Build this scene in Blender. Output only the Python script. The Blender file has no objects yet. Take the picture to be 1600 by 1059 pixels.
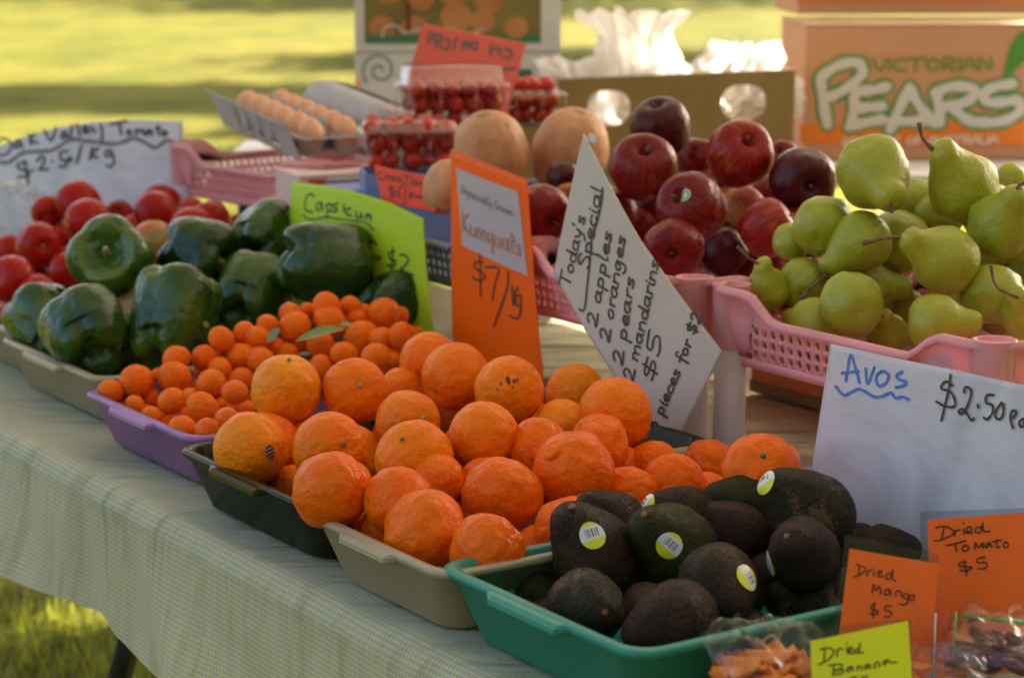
import bpy, bmesh, math, random, json
import numpy as np
from mathutils import Vector, Matrix, noise
from mathutils.bvhtree import BVHTree

# ------------------------------------------------------------------ camera, light, exposure
SC = bpy.context.scene
COL = SC.collection
R_ = math.radians
TZ = 0.74                                   # stall table top height
CAM = Vector((0, 0, TZ + 0.66))
cam_d = bpy.data.cameras.new('camera'); cam = bpy.data.objects.new('camera', cam_d); COL.objects.link(cam)
cam.location = CAM; cam.rotation_euler = (R_(90 - 10.93), 0, 0)
cam_d.sensor_width = 23.6; cam_d.lens = 3400 / 1600 * 23.6; cam_d.clip_start = 0.05; cam_d.clip_end = 500
cam_d.dof.use_dof = True; cam_d.dof.focus_distance = 2.22; cam_d.dof.aperture_fstop = 3.8; cam_d.dof.aperture_blades = 7
SC.camera = cam

SUN_AZ, SUN_EL = 40.0, 34.0                 # heading east of +Y (behind and right), elevation
W = bpy.data.worlds.new('World'); SC.world = W; W.use_nodes = True
nt = W.node_tree; bg = nt.nodes['Background']
sky = nt.nodes.new('ShaderNodeTexSky'); sky.sky_type = 'NISHITA'; sky.sun_disc = False
sky.sun_elevation = R_(SUN_EL); sky.sun_rotation = R_(SUN_AZ); sky.air_density = 1.0; sky.dust_density = 5.0; sky.ozone_density = 0.6
nt.links.new(sky.outputs['Color'], bg.inputs['Color']); bg.inputs['Strength'].default_value = 0.065
sl = bpy.data.lights.new('sun', 'SUN'); sl.energy = 5.0; sl.angle = R_(0.53); sl.color = (1.0, 0.88, 0.72)
so = bpy.data.objects.new('sun', sl); COL.objects.link(so)
sd = Vector((math.sin(R_(SUN_AZ)) * math.cos(R_(SUN_EL)), math.cos(R_(SUN_AZ)) * math.cos(R_(SUN_EL)), math.sin(R_(SUN_EL))))
so.rotation_euler = sd.to_track_quat('Z', 'Y').to_euler()
SC.view_settings.view_transform = 'Standard'; SC.view_settings.look = 'None'
SC.view_settings.exposure = 3.1; SC.view_settings.gamma = 1.0; SC.view_settings.use_curve_mapping = False
SC.render.engine = 'CYCLES'
SC.cycles.use_denoising = True; SC.cycles.max_bounces = 8; SC.cycles.transparent_max_bounces = 24
SC.cycles.caustics_reflective = False; SC.cycles.caustics_refractive = False; SC.cycles.sample_clamp_indirect = 6.0

PH = R_(33.9)                               # the stall table's long side runs this far left of +Y
UX = Vector((-math.sin(PH), math.cos(PH), 0)); VX = Vector((math.cos(PH), math.sin(PH), 0))
def uvp(u, v, z=0.0): return UX * u + VX * v + Vector((0, 0, TZ + z))
random.seed(11)

# ------------------------------------------------------------------ helpers
def atd(px, py, t):
    th = R_(10.93); f = Vector((0, math.cos(th), -math.sin(th))); up = Vector((0, math.sin(th), math.cos(th)))
    return CAM + (f + Vector((1, 0, 0)) * ((px - 800) / 3400) - up * ((py - 529.5) / 3400)) * t
def tag(o, label=None, cat=None, group=None, kind=None):
    if label: o['label'] = label
    if cat: o['category'] = cat
    if group: o['group'] = group
    if kind: o['kind'] = kind
    return o
def link(o, parent=None):
    COL.objects.link(o)
    if parent is not None: o.parent = parent
    return o
def obj(name, me, parent=None, mat=None, smooth=True):
    if mat is not None and not me.materials: me.materials.append(mat)
    if smooth:
        me.polygons.foreach_set('use_smooth', [True] * len(me.polygons))
    return link(bpy.data.objects.new(name, me), parent)
def empty(name, loc=(0, 0, 0), rz=0.0, parent=None):
    o = bpy.data.objects.new(name, None); o.location = loc; o.rotation_euler = (0, 0, rz); o.empty_display_size = .05
    return link(o, parent)
def mesh(verts, faces, mats=(), fm=None, uvs=None):
    me = bpy.data.meshes.new('mesh'); me.from_pydata([tuple(v) for v in verts], [], faces)
    for m in mats: me.materials.append(m)
    if fm: me.polygons.foreach_set('material_index', fm)
    if uvs is not None:
        l = me.uv_layers.new(name='uv')
        for lp in me.loops: l.data[lp.index].uv = uvs[lp.vertex_index]
    me.update(); return me
class MB:
    def __init__(s): s.v = []; s.f = []
    def add(s, vs, fs):
        n = len(s.v); s.v += [tuple(q) for q in vs]; s.f += [tuple(i + n for i in f) for f in fs]; return s
    def box(s, c, d, M=None):
        x, y, z = d[0] / 2, d[1] / 2, d[2] / 2
        vs = [Vector((a * x, b * y, e * z)) for a in (-1, 1) for b in (-1, 1) for e in (-1, 1)]
        if M is not None: vs = [M @ q for q in vs]
        vs = [q + Vector(c) for q in vs]
        return s.add(vs, [(0, 1, 3, 2), (4, 6, 7, 5), (0, 4, 5, 1), (2, 3, 7, 6), (0, 2, 6, 4), (1, 5, 7, 3)])
    def tube(s, pts, rad, n=10, cap=True):
        pts = [Vector(p) for p in pts]; rs = rad if isinstance(rad, (list, tuple)) else [rad] * len(pts)
        vs = []; fs = []; prev = None
        for i, p in enumerate(pts):
            t = (pts[min(i + 1, len(pts) - 1)] - pts[max(i - 1, 0)]).normalized()
            a = prev if prev is not None else (Vector((1, 0, 0)) if abs(t.x) < .9 else Vector((0, 1, 0)))
            a = (a - t * a.dot(t)).normalized(); prev = a; b = t.cross(a)
            for k in range(n):
                an = 2 * math.pi * k / n; vs.append(p + (a * math.cos(an) + b * math.sin(an)) * rs[i])
        for i in range(len(pts) - 1):
            for k in range(n):
                k2 = (k + 1) % n; fs.append((i * n + k, i * n + k2, (i + 1) * n + k2, (i + 1) * n + k))
        if cap: fs.append(tuple(range(n))[::-1]); fs.append(tuple((len(pts) - 1) * n + k for k in range(n)))
        return s.add(vs, fs)
    def mesh(s, *mats): return mesh(s.v, s.f, mats)
def lathe(prof, n=32, fn=None, close=True):
    """prof: (r, z) from bottom pole to top pole. fn(x, y, z, th, i) -> (x, y, z)"""
    vs = []; fs = []
    for i, (r, z) in enumerate(prof):
        if r < 1e-6 and (i == 0 or i == len(prof) - 1):
            p = (0, 0, z); vs.append(fn(*p, 0, i) if fn else p); continue
        for k in range(n):
            th = 2 * math.pi * k / n; p = (r * math.cos(th), r * math.sin(th), z)
            vs.append(fn(*p, th, i) if fn else p)
    st = []; c = 0
    for i, (r, z) in enumerate(prof):
        one = r < 1e-6 and (i == 0 or i == len(prof) - 1); st.append((c, one)); c += 1 if one else n
    for i in range(len(prof) - 1):
        a, oa = st[i]; b, ob = st[i + 1]
        for k in range(n):
            k2 = (k + 1) % n
            if oa: fs.append((a, b + k2, b + k))
            elif ob: fs.append((a + k, a + k2, b))
            else: fs.append((a + k, a + k2, b + k2, b + k))
    return vs, fs
def smoothprof(pts, m):
    """Catmull-Rom through profile points"""
    out = []
    P = [Vector(p) for p in pts]
    for i in range(len(P) - 1):
        a = P[max(i - 1, 0)]; b = P[i]; c = P[i + 1]; d = P[min(i + 2, len(P) - 1)]
        for k in range(m):
            t = k / m
            out.append(.5 * ((2 * b) + (c - a) * t + (2 * a - 5 * b + 4 * c - d) * t * t + (3 * b - a - 3 * c + d) * t ** 3))
    out.append(P[-1]); return out
def bake(o):
    dg = bpy.context.evaluated_depsgraph_get(); dg.update()
    return bpy.data.meshes.new_from_object(o.evaluated_get(dg))
def nz(v, s=1.0, o=0.0): return noise.noise(Vector(v) * s + Vector((o, o * 1.7, -o)))

# ------------------------------------------------------------------ materials
class NM:
    def __init__(s, name):
        s.m = bpy.data.materials.new(name); s.m.use_nodes = True; s.t = s.m.node_tree
        s.b = s.t.nodes['Principled BSDF']; s.o = s.t.nodes['Material Output']; s.tc = None
    def n(s, ty, **kw):
        x = s.t.nodes.new(ty)
        for k, v in kw.items(): setattr(x, k, v)
        return x
    def l(s, a, b): s.t.links.new(a, b)
    def co(s, which='Object'):
        if s.tc is None: s.tc = s.n('ShaderNodeTexCoord')
        return s.tc.outputs[which]
    def noise(s, scale, detail=3, rough=.5, co='Object', dist=0.0, vec=None):
        x = s.n('ShaderNodeTexNoise'); x.inputs['Scale'].default_value = scale; x.inputs['Detail'].default_value = detail
        x.inputs['Roughness'].default_value = rough; x.inputs['Distortion'].default_value = dist
        s.l(vec if vec is not None else s.co(co), x.inputs['Vector']); return x.outputs['Fac']
    def ramp(s, fac, stops, interp='LINEAR'):
        x = s.n('ShaderNodeValToRGB'); r = x.color_ramp; r.interpolation = interp
        while len(r.elements) < len(stops): r.elements.new(.5)
        for e, (p, c) in zip(r.elements, stops): e.position = p; e.color = (*c, 1) if len(c) == 3 else c
        s.l(fac, x.inputs['Fac']); return x.outputs['Color']
    def mix(s, fac, a, b, ty='MIX'):
        x = s.n('ShaderNodeMix', data_type='RGBA', blend_type=ty)
        for sk, v in ((x.inputs['Factor'], fac), (x.inputs[6], a), (x.inputs[7], b)):
            if hasattr(v, 'links') or hasattr(v, 'is_linked'): s.l(v, sk)
            elif isinstance(v, (int, float)): sk.default_value = v
            else: sk.default_value = (*v, 1)
        return x.outputs[2]
    def math(s, op, a, b=None, clamp=False):
        x = s.n('ShaderNodeMath', operation=op, use_clamp=clamp)
        for i, v in enumerate((a, b)):
            if v is None: continue
            if isinstance(v, (int, float)): x.inputs[i].default_value = v
            else: s.l(v, x.inputs[i])
        return x.outputs[0]
    def rand(s): return s.n('ShaderNodeObjectInfo').outputs['Random']
    def col(s, c):
        if isinstance(c, tuple): s.b.inputs['Base Color'].default_value = (*c, 1)
        else: s.l(c, s.b.inputs['Base Color'])
        return s
    def set(s, **kw):
        for k, v in kw.items():
            sk = s.b.inputs[k.replace('_', ' ')]
            if isinstance(v, (int, float)): sk.default_value = v
            elif isinstance(v, tuple): sk.default_value = v
            else: s.l(v, sk)
        return s
    def bump(s, h, strength, dist=.01, prev=None):
        x = s.n('ShaderNodeBump'); x.inputs['Strength'].default_value = strength; x.inputs['Distance'].default_value = dist
        s.l(h, x.inputs['Height'])
        if prev is not None: s.l(prev, x.inputs['Normal'])
        s.l(x.outputs['Normal'], s.b.inputs['Normal']); return x.outputs['Normal']
def plain(name, c, rough=.5, spec=.5, **kw):
    k = NM(name); k.col(c); k.set(Roughness=rough); k.b.inputs['Specular IOR Level'].default_value = spec; k.set(**kw); return k.m
def mott(name, c1, c2, scale, rough=.5, bump=0, bs=None, detail=4, dist=.002, **kw):
    k = NM(name); k.col(k.ramp(k.noise(scale, detail), [(.35, c1), (.65, c2)])); k.set(Roughness=rough, **kw)
    if bump: k.bump(k.noise(bs or scale * 4, 3), bump, dist)
    return k.m
def citrus(name, ca, cb, cc, pore, pstr, lump, rough):
    k = NM(name)
    base = k.mix(k.rand(), ca, cb)
    base = k.mix(k.math('MULTIPLY', k.ramp(k.noise(1.6, 4), [(.4, (0, 0, 0)), (.75, (1, 1, 1))]), .55), base, cc)
    spk = k.ramp(k.noise(9, 3, .7), [(.68, (0, 0, 0)), (.74, (1, 1, 1))])
    base = k.mix(k.math('MULTIPLY', spk, .35), base, (.32, .13, .03))
    k.col(base)
    v = k.n('ShaderNodeTexVoronoi'); v.inputs['Scale'].default_value = pore; k.l(k.co(), v.inputs['Vector'])
    h = k.ramp(v.outputs['Distance'], [(0, (0, 0, 0)), (.35, (1, 1, 1))])
    n1 = k.bump(k.noise(lump, 3), .25, .05); k.bump(h, pstr, .018, n1)
    k.set(Roughness=rough); k.b.inputs['Specular IOR Level'].default_value = .14
    k.set(Subsurface_Weight=.12); k.b.inputs['Subsurface Radius'].default_value = (.12, .05, .02)
    return k.m
M = {}
M['navel_orange'] = citrus('orange_peel', (.88, .185, .003), (.86, .135, .002), (.88, .225, .006), 26, .35, 3.0, .36)
M['navel_yellow'] = citrus('pale_orange_peel', (.88, .245, .005), (.88, .215, .004), (.86, .18, .004), 26, .3, 3.0, .36)
M['mandarin'] = citrus('mandarin_peel', (.88, .130, .002), (.88, .160, .003), (.86, .108, .002), 26, .45, 2.4, .24)
M['kumquat'] = citrus('kumquat_peel', (.88, .175, .003), (.87, .140, .002), (.82, .105, .002), 12, .25, 3.0, .33)
k = NM('tomato_skin'); k.col(k.mix(k.rand(), (.38, .009, .002), (.26, .006, .002))); k.b.inputs['Specular IOR Level'].default_value = .16; k.set(Roughness=.22, Subsurface_Weight=.0); k.b.inputs['Subsurface Radius'].default_value = (.1, .02, .01); k.bump(k.noise(3), .15, .03); M['tomato'] = k.m
k = NM('unripe_tomato_skin'); k.col(k.ramp(k.noise(1.2), [(.4, (.46, .10, .015)), (.62, (.20, .16, .02))])); k.set(Roughness=.25); M['tomato_unripe'] = k.m
def capsicum_mat(name, ring):
    k = NM(name); base = k.ramp(k.math('ADD', k.noise(1.1, 3), k.math('MULTIPLY', k.math('SUBTRACT', k.rand(), .5), .3)), [(.3, (.008, .030, .002)), (.55, (.018, .058, .003)), (.8, (.070, .11, .006))])
    if ring:
        sp = k.n('ShaderNodeSeparateXYZ'); k.l(k.co(), sp.inputs[0])
        rr = k.math('SQRT', k.math('ADD', k.math('POWER', sp.outputs[0], 2), k.math('POWER', sp.outputs[1], 2)))
        f = k.ramp(k.math('ADD', rr, k.math('MULTIPLY', k.noise(2.2), .5)), [(.72, (0, 0, 0)), (.98, (.8, .8, .8)), (1.22, (0, 0, 0))])
        top = k.ramp(sp.outputs[2], [(.42, (0, 0, 0)), (.7, (1, 1, 1))])
        base = k.mix(k.math('MULTIPLY', f, top), base, (.26, .21, .02))
        base = k.mix(k.math('MULTIPLY', top, .5), base, (.05, .12, .012))
    k.col(base); k.set(Roughness=.09); k.b.inputs['Specular IOR Level'].default_value = .42
    k.bump(k.noise(3.0, 4), .22, .03); return k.m
M['capsicum'] = capsicum_mat('capsicum_skin', False); M['capsicum_ring'] = capsicum_mat('capsicum_yellowed_skin', True)
def apple_mat(name, red, dark, yel, ya):
    k = NM(name); sp = k.n('ShaderNodeSeparateXYZ'); k.l(k.co(), sp.inputs[0])
    an = k.math('ARCTAN2', sp.outputs[1], sp.outputs[0])
    cm = k.n('ShaderNodeCombineXYZ'); k.l(k.math('MULTIPLY', k.math('COSINE', an), 6), cm.inputs[0]); k.l(k.math('MULTIPLY', k.math('SINE', an), 6), cm.inputs[1]); k.l(k.math('MULTIPLY', sp.outputs[2], .8), cm.inputs[2])
    st = k.noise(1.6, 5, .65, vec=cm.outputs[0])
    base = k.mix(k.ramp(st, [(.35, (0, 0, 0)), (.7, (1, 1, 1))]), dark, red)
    yf = k.ramp(k.math('ADD', k.math('MULTIPLY', k.noise(.8, 2), .7), k.math('MULTIPLY', st, .35)), [(.60 - ya, (0, 0, 0)), (.80 - ya, (1, 1, 1))])
    base = k.mix(k.math('MULTIPLY', yf, .8), base, yel)
    dots = k.ramp(k.noise(22, 2, .5), [(.70, (0, 0, 0)), (.76, (1, 1, 1))]); base = k.mix(k.math('MULTIPLY', dots, .35), base, (.55, .30, .16))
    k.col(base); k.b.inputs['Specular IOR Level'].default_value = .22; k.set(Roughness=.28); k.bump(k.noise(4), .12, .03); return k.m
M['apple'] = apple_mat('apple_red_skin', (.25, .011, .008), (.09, .004, .006), (.44, .11, .02), .0)
M['apple_dark'] = apple_mat('apple_dark_skin', (.095, .007, .010), (.040, .004, .007), (.18, .02, .015), -.1)
M['apple_bright'] = apple_mat('apple_bright_skin', (.36, .014, .010), (.14, .006, .007), (.48, .13, .03), .02)
M['apple_yellow'] = apple_mat('apple_yellow_flushed_skin', (.42, .06, .02), (.25, .03, .015), (.56, .27, .06), .14)
k = NM('pear_skin'); b0 = k.mix(k.rand(), (.28, .31, .014), (.35, .345, .020)); b0 = k.mix(k.ramp(k.noise(1.2, 3), [(.4, (0, 0, 0)), (.7, (.6, .6, .6))]), b0, (.25, .28, .014))
vd = k.n('ShaderNodeTexVoronoi'); vd.inputs['Scale'].default_value = 15; k.l(k.co(), vd.inputs['Vector']); b0 = k.mix(k.math('MULTIPLY', k.ramp(vd.outputs['Distance'], [(.14, (1, 1, 1)), (.26, (0, 0, 0))]), .8), b0, (.11, .11, .015))
b0 = k.mix(k.math('MULTIPLY', k.ramp(k.noise(3.2, 6, .7), [(.64, (0, 0, 0)), (.74, (1, 1, 1))]), .6), b0, (.24, .13, .03))
sp = k.n('ShaderNodeSeparateXYZ'); k.l(k.co(), sp.inputs[0]); b0 = k.mix(k.math('MULTIPLY', k.ramp(k.math('ADD', sp.outputs[2], k.math('MULTIPLY', k.noise(5), .25)), [(1.50, (0, 0, 0)), (1.72, (1, 1, 1))]), .8), b0, (.19, .09, .03))
k.col(b0); k.set(Roughness=.42, Subsurface_Weight=.08); k.b.inputs['Subsurface Radius'].default_value = (.08, .08, .02); k.bump(k.noise(7, 4), .12, .03); M['pear'] = k.m
def avo_mat(name, a, b, scar):
    k = NM(name); base = k.ramp(k.noise(1.5, 4, .6), [(.35, a), (.65, b)])
    base = k.mix(k.math('MULTIPLY', k.ramp(k.noise(26, 3), [(.45, (0, 0, 0)), (.7, (1, 1, 1))]), .5), base, (.13, .095, .035))
    if scar: base = k.mix(k.ramp(k.math('ADD', k.noise(1.3, 2), k.math('MULTIPLY', k.noise(14, 4), .3)), [(.73, (0, 0, 0)), (.80, (.9, .9, .9))]), base, (.22, .115, .055))
    k.col(base); v = k.n('ShaderNodeTexVoronoi', feature='SMOOTH_F1'); v.inputs['Scale'].default_value = 30; k.l(k.co(), v.inputs['Vector'])
    n1 = k.bump(k.noise(7, 6, .65), .9, .06); k.bump(v.outputs['Distance'], .65, .022, n1)
    k.set(Roughness=.27); k.b.inputs['Specular IOR Level'].default_value = .18; return k.m
M['avocado'] = avo_mat('avocado_dark_skin', (.028, .013, .007), (.092, .036, .017), False)
M['avocado_green'] = avo_mat('avocado_greenish_skin', (.026, .030, .003), (.070, .066, .007), False)
M['avocado_scar'] = avo_mat('avocado_scarred_skin', (.024, .013, .007), (.044, .034, .008), True)
M['avocado_red'] = avo_mat('avocado_reddish_skin', (.044, .014, .009), (.080, .026, .014), False)
M['pumpkin'] = mott('butternut_skin', (.46, .20, .085), (.58, .28, .13), 1.6, .55, .15, 5, dist=.03)
M['scar'] = mott('blossom_scar', (.20, .14, .06), (.36, .22, .10), 6, .8)
M['stem_brown'] = mott('stem_brown', (.13, .055, .03), (.24, .11, .06), 5, .6, .4, 8, dist=.05)
M['stem_green'] = mott('stem_green', (.10, .14, .03), (.20, .17, .05), 5, .5)
M['stem_dry'] = mott('stem_dry', (.30, .22, .10), (.42, .32, .18), 5, .7)
M['button'] = mott('stem_button_grey', (.10, .09, .02), (.20, .15, .05), 9, .8)
M['leaf_m'] = mott('citrus_leaf', (.16, .20, .035), (.22, .24, .05), 3, .35)
M['egg'] = mott('egg_shell', (.62, .30, .15), (.70, .37, .20), .8, .5)
M['pulp'] = mott('grey_pulp', (.36, .34, .34), (.44, .41, .41), 30, .95, .4, 300, dist=.001)
def plastic(name, c, rough=.35, trans=0.0, **kw):
    k = NM(name); f = k.ramp(k.noise(9, 4), [(.3, tuple(x * .90 for x in c)), (.7, c)]); f = k.mix(k.math('MULTIPLY', k.ramp(k.noise(34, 6, .75), [(.58, (0, 0, 0)), (.72, (1, 1, 1))]), .28), f, tuple(x * .45 + .02 for x in c)); f = k.mix(k.math('MULTIPLY', k.ramp(k.noise(120, 3, .6, dist=2.5), [(.66, (0, 0, 0)), (.70, (1, 1, 1))]), .30), f, tuple(min(.9, x * 1.25 + .06) for x in c)); k.col(f)
    k.set(Roughness=rough, **kw); k.b.inputs['Specular IOR Level'].default_value = .3
    if trans:
        d = k.n('ShaderNodeBsdfTranslucent'); k.l(f, d.inputs['Color']); mx = k.n('ShaderNodeMixShader'); mx.inputs[0].default_value = trans
        k.l(k.b.outputs[0], mx.inputs[1]); k.l(d.outputs[0], mx.inputs[2]); k.l(mx.outputs[0], k.o.inputs['Surface'])
    return k.m
M['tan'] = plastic('tan_tray_plastic', (.36, .29, .18)); M['purple'] = plastic('purple_tray_plastic', (.36, .17, .40), .3, .15)
M['green_tray'] = plastic('green_tray_plastic', (.035, .27, .19), .35, .10)
k = NM('smoky_tray_plastic'); k.col((.020, .024, .008)); k.set(Roughness=.2); k.b.inputs['Specular IOR Level'].default_value = .3; tr = k.n('ShaderNodeBsdfTransparent'); tr.inputs[0].default_value = (.22, .24, .02, 1); mx = k.n('ShaderNodeMixShader'); mx.inputs[0].default_value = .32; k.l(k.b.outputs[0], mx.inputs[1]); k.l(tr.outputs[0], mx.inputs[2]); k.l(mx.outputs[0], k.o.inputs['Surface']); M['smoky'] = k.m
M['pink'] = plastic('pink_basket_plastic', (.93, .45, .48), .32, .35); M['blue'] = plastic('blue_basket_plastic', (.24, .27, .42), .35, .15)
M['pink_pale'] = plastic('pale_pink_basket_plastic', (.95, .52, .54), .32, .5)
M['post'] = plastic('white_post_plastic', (.88, .83, .93), .3, .35)
def clear(name, tint=(.97, .97, .97), rough=.06, g=.14):
    k = NM(name); t = k.t; tr = k.n('ShaderNodeBsdfTransparent'); tr.inputs[0].default_value = (*tint, 1)
    gl = k.n('ShaderNodeBsdfGlossy'); gl.inputs['Roughness'].default_value = rough; gl.inputs['Color'].default_value = (1, 1, 1, 1)
    lw = k.n('ShaderNodeLayerWeight'); lw.inputs['Blend'].default_value = .3
    f = k.math('ADD', k.math('MULTIPLY', k.math('POWER', lw.outputs['Facing'], 3.0), .55), g * .22, True)
    mx = k.n('ShaderNodeMixShader'); k.l(f, mx.inputs[0]); k.l(tr.outputs[0], mx.inputs[1]); k.l(gl.outputs[0], mx.inputs[2]); k.l(mx.outputs[0], k.o.inputs['Surface']); t.nodes.remove(k.b); return k.m
M['clear'] = clear('clear_punnet_plastic', (.93, .91, .91), .12, .55)
k = NM('cherry_tomato_skin'); k.col(k.mix(k.rand(), (.52, .028, .008), (.34, .014, .006))); k.b.inputs['Specular IOR Level'].default_value = .25; k.set(Roughness=.3); M['cherry'] = k.m; M['film'] = clear('clear_bag_film', (.95, .95, .96), .10, .15); M['sleeve'] = clear('clear_sleeve', (.66, .66, .68), .25, .25)
k = NM('white_bag_film'); k.col((.78, .76, .74)); k.set(Roughness=.35); d = k.n('ShaderNodeBsdfTranslucent'); d.inputs['Color'].default_value = (.85, .83, .80, 1); mx = k.n('ShaderNodeMixShader'); mx.inputs[0].default_value = .8; k.l(k.b.outputs[0], mx.inputs[1]); k.l(d.outputs[0], mx.inputs[2])
tr = k.n('ShaderNodeBsdfTransparent'); m2 = k.n('ShaderNodeMixShader'); m2.inputs[0].default_value = .22; k.l(mx.outputs[0], m2.inputs[1]); k.l(tr.outputs[0], m2.inputs[2]); k.l(m2.outputs[0], k.o.inputs['Surface']); M['bagwhite'] = k.m
def card(name, c, gloss=.4, var=.93, trans=.12):
    k = NM(name); f = k.ramp(k.noise(7, 4), [(.3, tuple(x * var for x in c)), (.7, c)]); k.col(f); k.set(Roughness=gloss)
    k.bump(k.noise(14, 3), .10, .01); k.b.inputs['Specular IOR Level'].default_value = .2
    d = k.n('ShaderNodeBsdfTranslucent'); k.l(f, d.inputs['Color']); mx = k.n('ShaderNodeMixShader'); mx.inputs[0].default_value = trans; k.l(k.b.outputs[0], mx.inputs[1]); k.l(d.outputs[0], mx.inputs[2]); k.l(mx.outputs[0], k.o.inputs['Surface'])
    return k.m
k = NM('white_board_card'); f = k.ramp(k.noise(5, 5, .65, dist=1.2), [(.32, (.40, .38, .42)), (.48, (.56, .52, .56)), (.60, (.60, .56, .60)), (.74, (.54, .43, .49))]); k.col(f); k.set(Roughness=.28); M['card_white'] = k.m
M['card_lime'] = card('lime_card', (.50, .68, .02)); M['card_red'] = card('red_card', (.92, .06, .02)); M['card_orange'] = card('orange_card', (.95, .13, .002)); M['card_orange2'] = card('orange_paper', (.96, .17, .03), .5, .97)
M['card_cream'] = card('cream_card', (.58, .52, .45), .3); M['card_yellow'] = card('yellow_paper', (.78, .80, .03), .5, .97); M['card_pink'] = card('pink_red_card', (.85, .16, .13), .3)
M['label_mauve'] = card('grey_label', (.50, .44, .46), .4)
M['marker_black'] = plain('black_marker', (.030, .014, .012), .5); M['marker_grey'] = plain('grey_brown_marker', (.16, .12, .12), .5); M['marker_blue'] = mott('blue_marker', (.03, .12, .48), (.06, .20, .62), 60, .4)
M['marker_olive'] = plain('olive_marker', (.10, .09, .015), .5); M['print_grey'] = plain('grey_print', (.12, .10, .10), .6); M['print_orange'] = plain('orange_print', (.50, .22, .10), .6)
M['print_green'] = plain('green_print', (.11, .24, .07), .7); M['print_green2'] = plain('leaf_green_print', (.16, .24, .04), .7); M['print_white'] = plain('white_print', (.52, .50, .50), .7); M['print_pale'] = plain('pale_print', (.66, .50, .44), .7)
M['print_band'] = mott('orange_printed_band', (.66, .17, .008), (.72, .19, .012), 3, .6); M['print_leaf'] = mott('green_printed_leaf', (.04, .20, .03), (.09, .30, .05), 7, .6)
k = NM('peach_carton'); sp = k.n('ShaderNodeSeparateXYZ'); k.l(k.co(), sp.inputs[0]); w = k.math('SINE', k.math('MULTIPLY', sp.outputs[0], 900)); k.col(k.mix(k.math('ADD', k.math('MULTIPLY', w, .10), .5), (.48, .235, .13), (.54, .28, .165))); k.set(Roughness=.75); M['carton_peach'] = k.m
M['kraft'] = mott('brown_cardboard', (.24, .155, .055), (.29, .19, .075), 9, .85, .1, 90, dist=.001)
M['kraft_in'] = mott('pale_brown_cardboard', (.42, .28, .15), (.50, .35, .20), 9, .85)
M['boxwhite'] = mott('white_carton', (.52, .49, .47), (.60, .57, .55), 6, .7); M['swirl'] = plain('dull_green_print', (.16, .26, .20), .7)
M['photo_dark'] = mott('olive_photo_print', (.13, .08, .02), (.20, .16, .04), 7, .5); M['photo_green'] = plain('green_strip_print', (.03, .16, .07), .6); M['photo_peach'] = mott('peach_photo_print', (.36, .12, .04), (.48, .20, .07), 9, .5); M['photo_red'] = plain('dark_red_print', (.16, .018, .006), .5)
M['orange_edge'] = plain('orange_card_edge', (.75, .22, .06), .7)
# gingham cloth: woven yellow and pale lavender checks, 5 mm repeat
k = NM('gingham_cloth'); uvn = k.n('ShaderNodeUVMap'); sp = k.n('ShaderNodeSeparateXYZ'); k.l(uvn.outputs[0], sp.inputs[0])
sx = k.ramp(k.math('FRACT', k.math('MULTIPLY', sp.outputs[0], 170)), [(.42, (0, 0, 0)), (.5, (1, 1, 1)), (.92, (1, 1, 1)), (1, (0, 0, 0))])
sy = k.ramp(k.math('FRACT', k.math('MULTIPLY', sp.outputs[1], 170)), [(.42, (0, 0, 0)), (.5, (1, 1, 1)), (.92, (1, 1, 1)), (1, (0, 0, 0))])
f = k.math('MULTIPLY', k.math('ADD', sx, sy), .5); base = k.mix(f, (.60, .56, .54), (.50, .45, .09))
base = k.mix(k.math('MULTIPLY', k.ramp(k.noise(2.2, 4), [(.4, (0, 0, 0)), (.8, (1, 1, 1))]), .25), base, (.38, .33, .20)); k.col(base); k.set(Roughness=.85)
n0 = k.bump(k.noise(6, 5, .6), .5, .02); mp = k.n('ShaderNodeMapping'); mp.inputs['Rotation'].default_value = (.4, .3, .9); mp.inputs['Scale'].default_value = (1, 5, 1); k.l(k.co(), mp.inputs[0]); n1 = k.bump(k.noise(2.5, 3, .5, vec=mp.outputs[0]), .9, .06, n0); k.bump(k.noise(600, 2), .3, .001, n1)
d = k.n('ShaderNodeBsdfTranslucent'); k.l(base, d.inputs['Color']); mx = k.n('ShaderNodeMixShader'); mx.inputs[0].default_value = .25; k.l(k.b.outputs[0], mx.inputs[1]); k.l(d.outputs[0], mx.inputs[2]); k.l(mx.outputs[0], k.o.inputs['Surface']); M['gingham'] = k.m
M['black_metal'] = mott('black_painted_steel', (.012, .012, .012), (.03, .028, .025), 12, .4); M['tabletop'] = mott('grey_table_top', (.40, .38, .36), (.46, .44, .42), 9, .6)
M['grass'] = None
k = NM('lawn'); a = k.noise(.55, 4); b = k.noise(9, 5, .7); c = k.ramp(b, [(.3, (.034, .048, .003)), (.5, (.090, .094, .006)), (.75, (.145, .130, .014))]); c = k.mix(k.math('MULTIPLY', k.ramp(k.noise(1.7, 4, .6), [(.45, (0, 0, 0)), (.62, (1, 1, 1))]), .70), c, (.030, .040, .003)); c2 = k.mix(k.ramp(a, [(.4, (0, 0, 0)), (.65, (.5, .5, .5))]), c, (.16, .125, .02)); k.col(c2); k.set(Roughness=.9); k.b.inputs['Specular IOR Level'].default_value = .05; k.bump(k.noise(40, 4, .7), 1.0, .03); M['lawn'] = k.m
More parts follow.
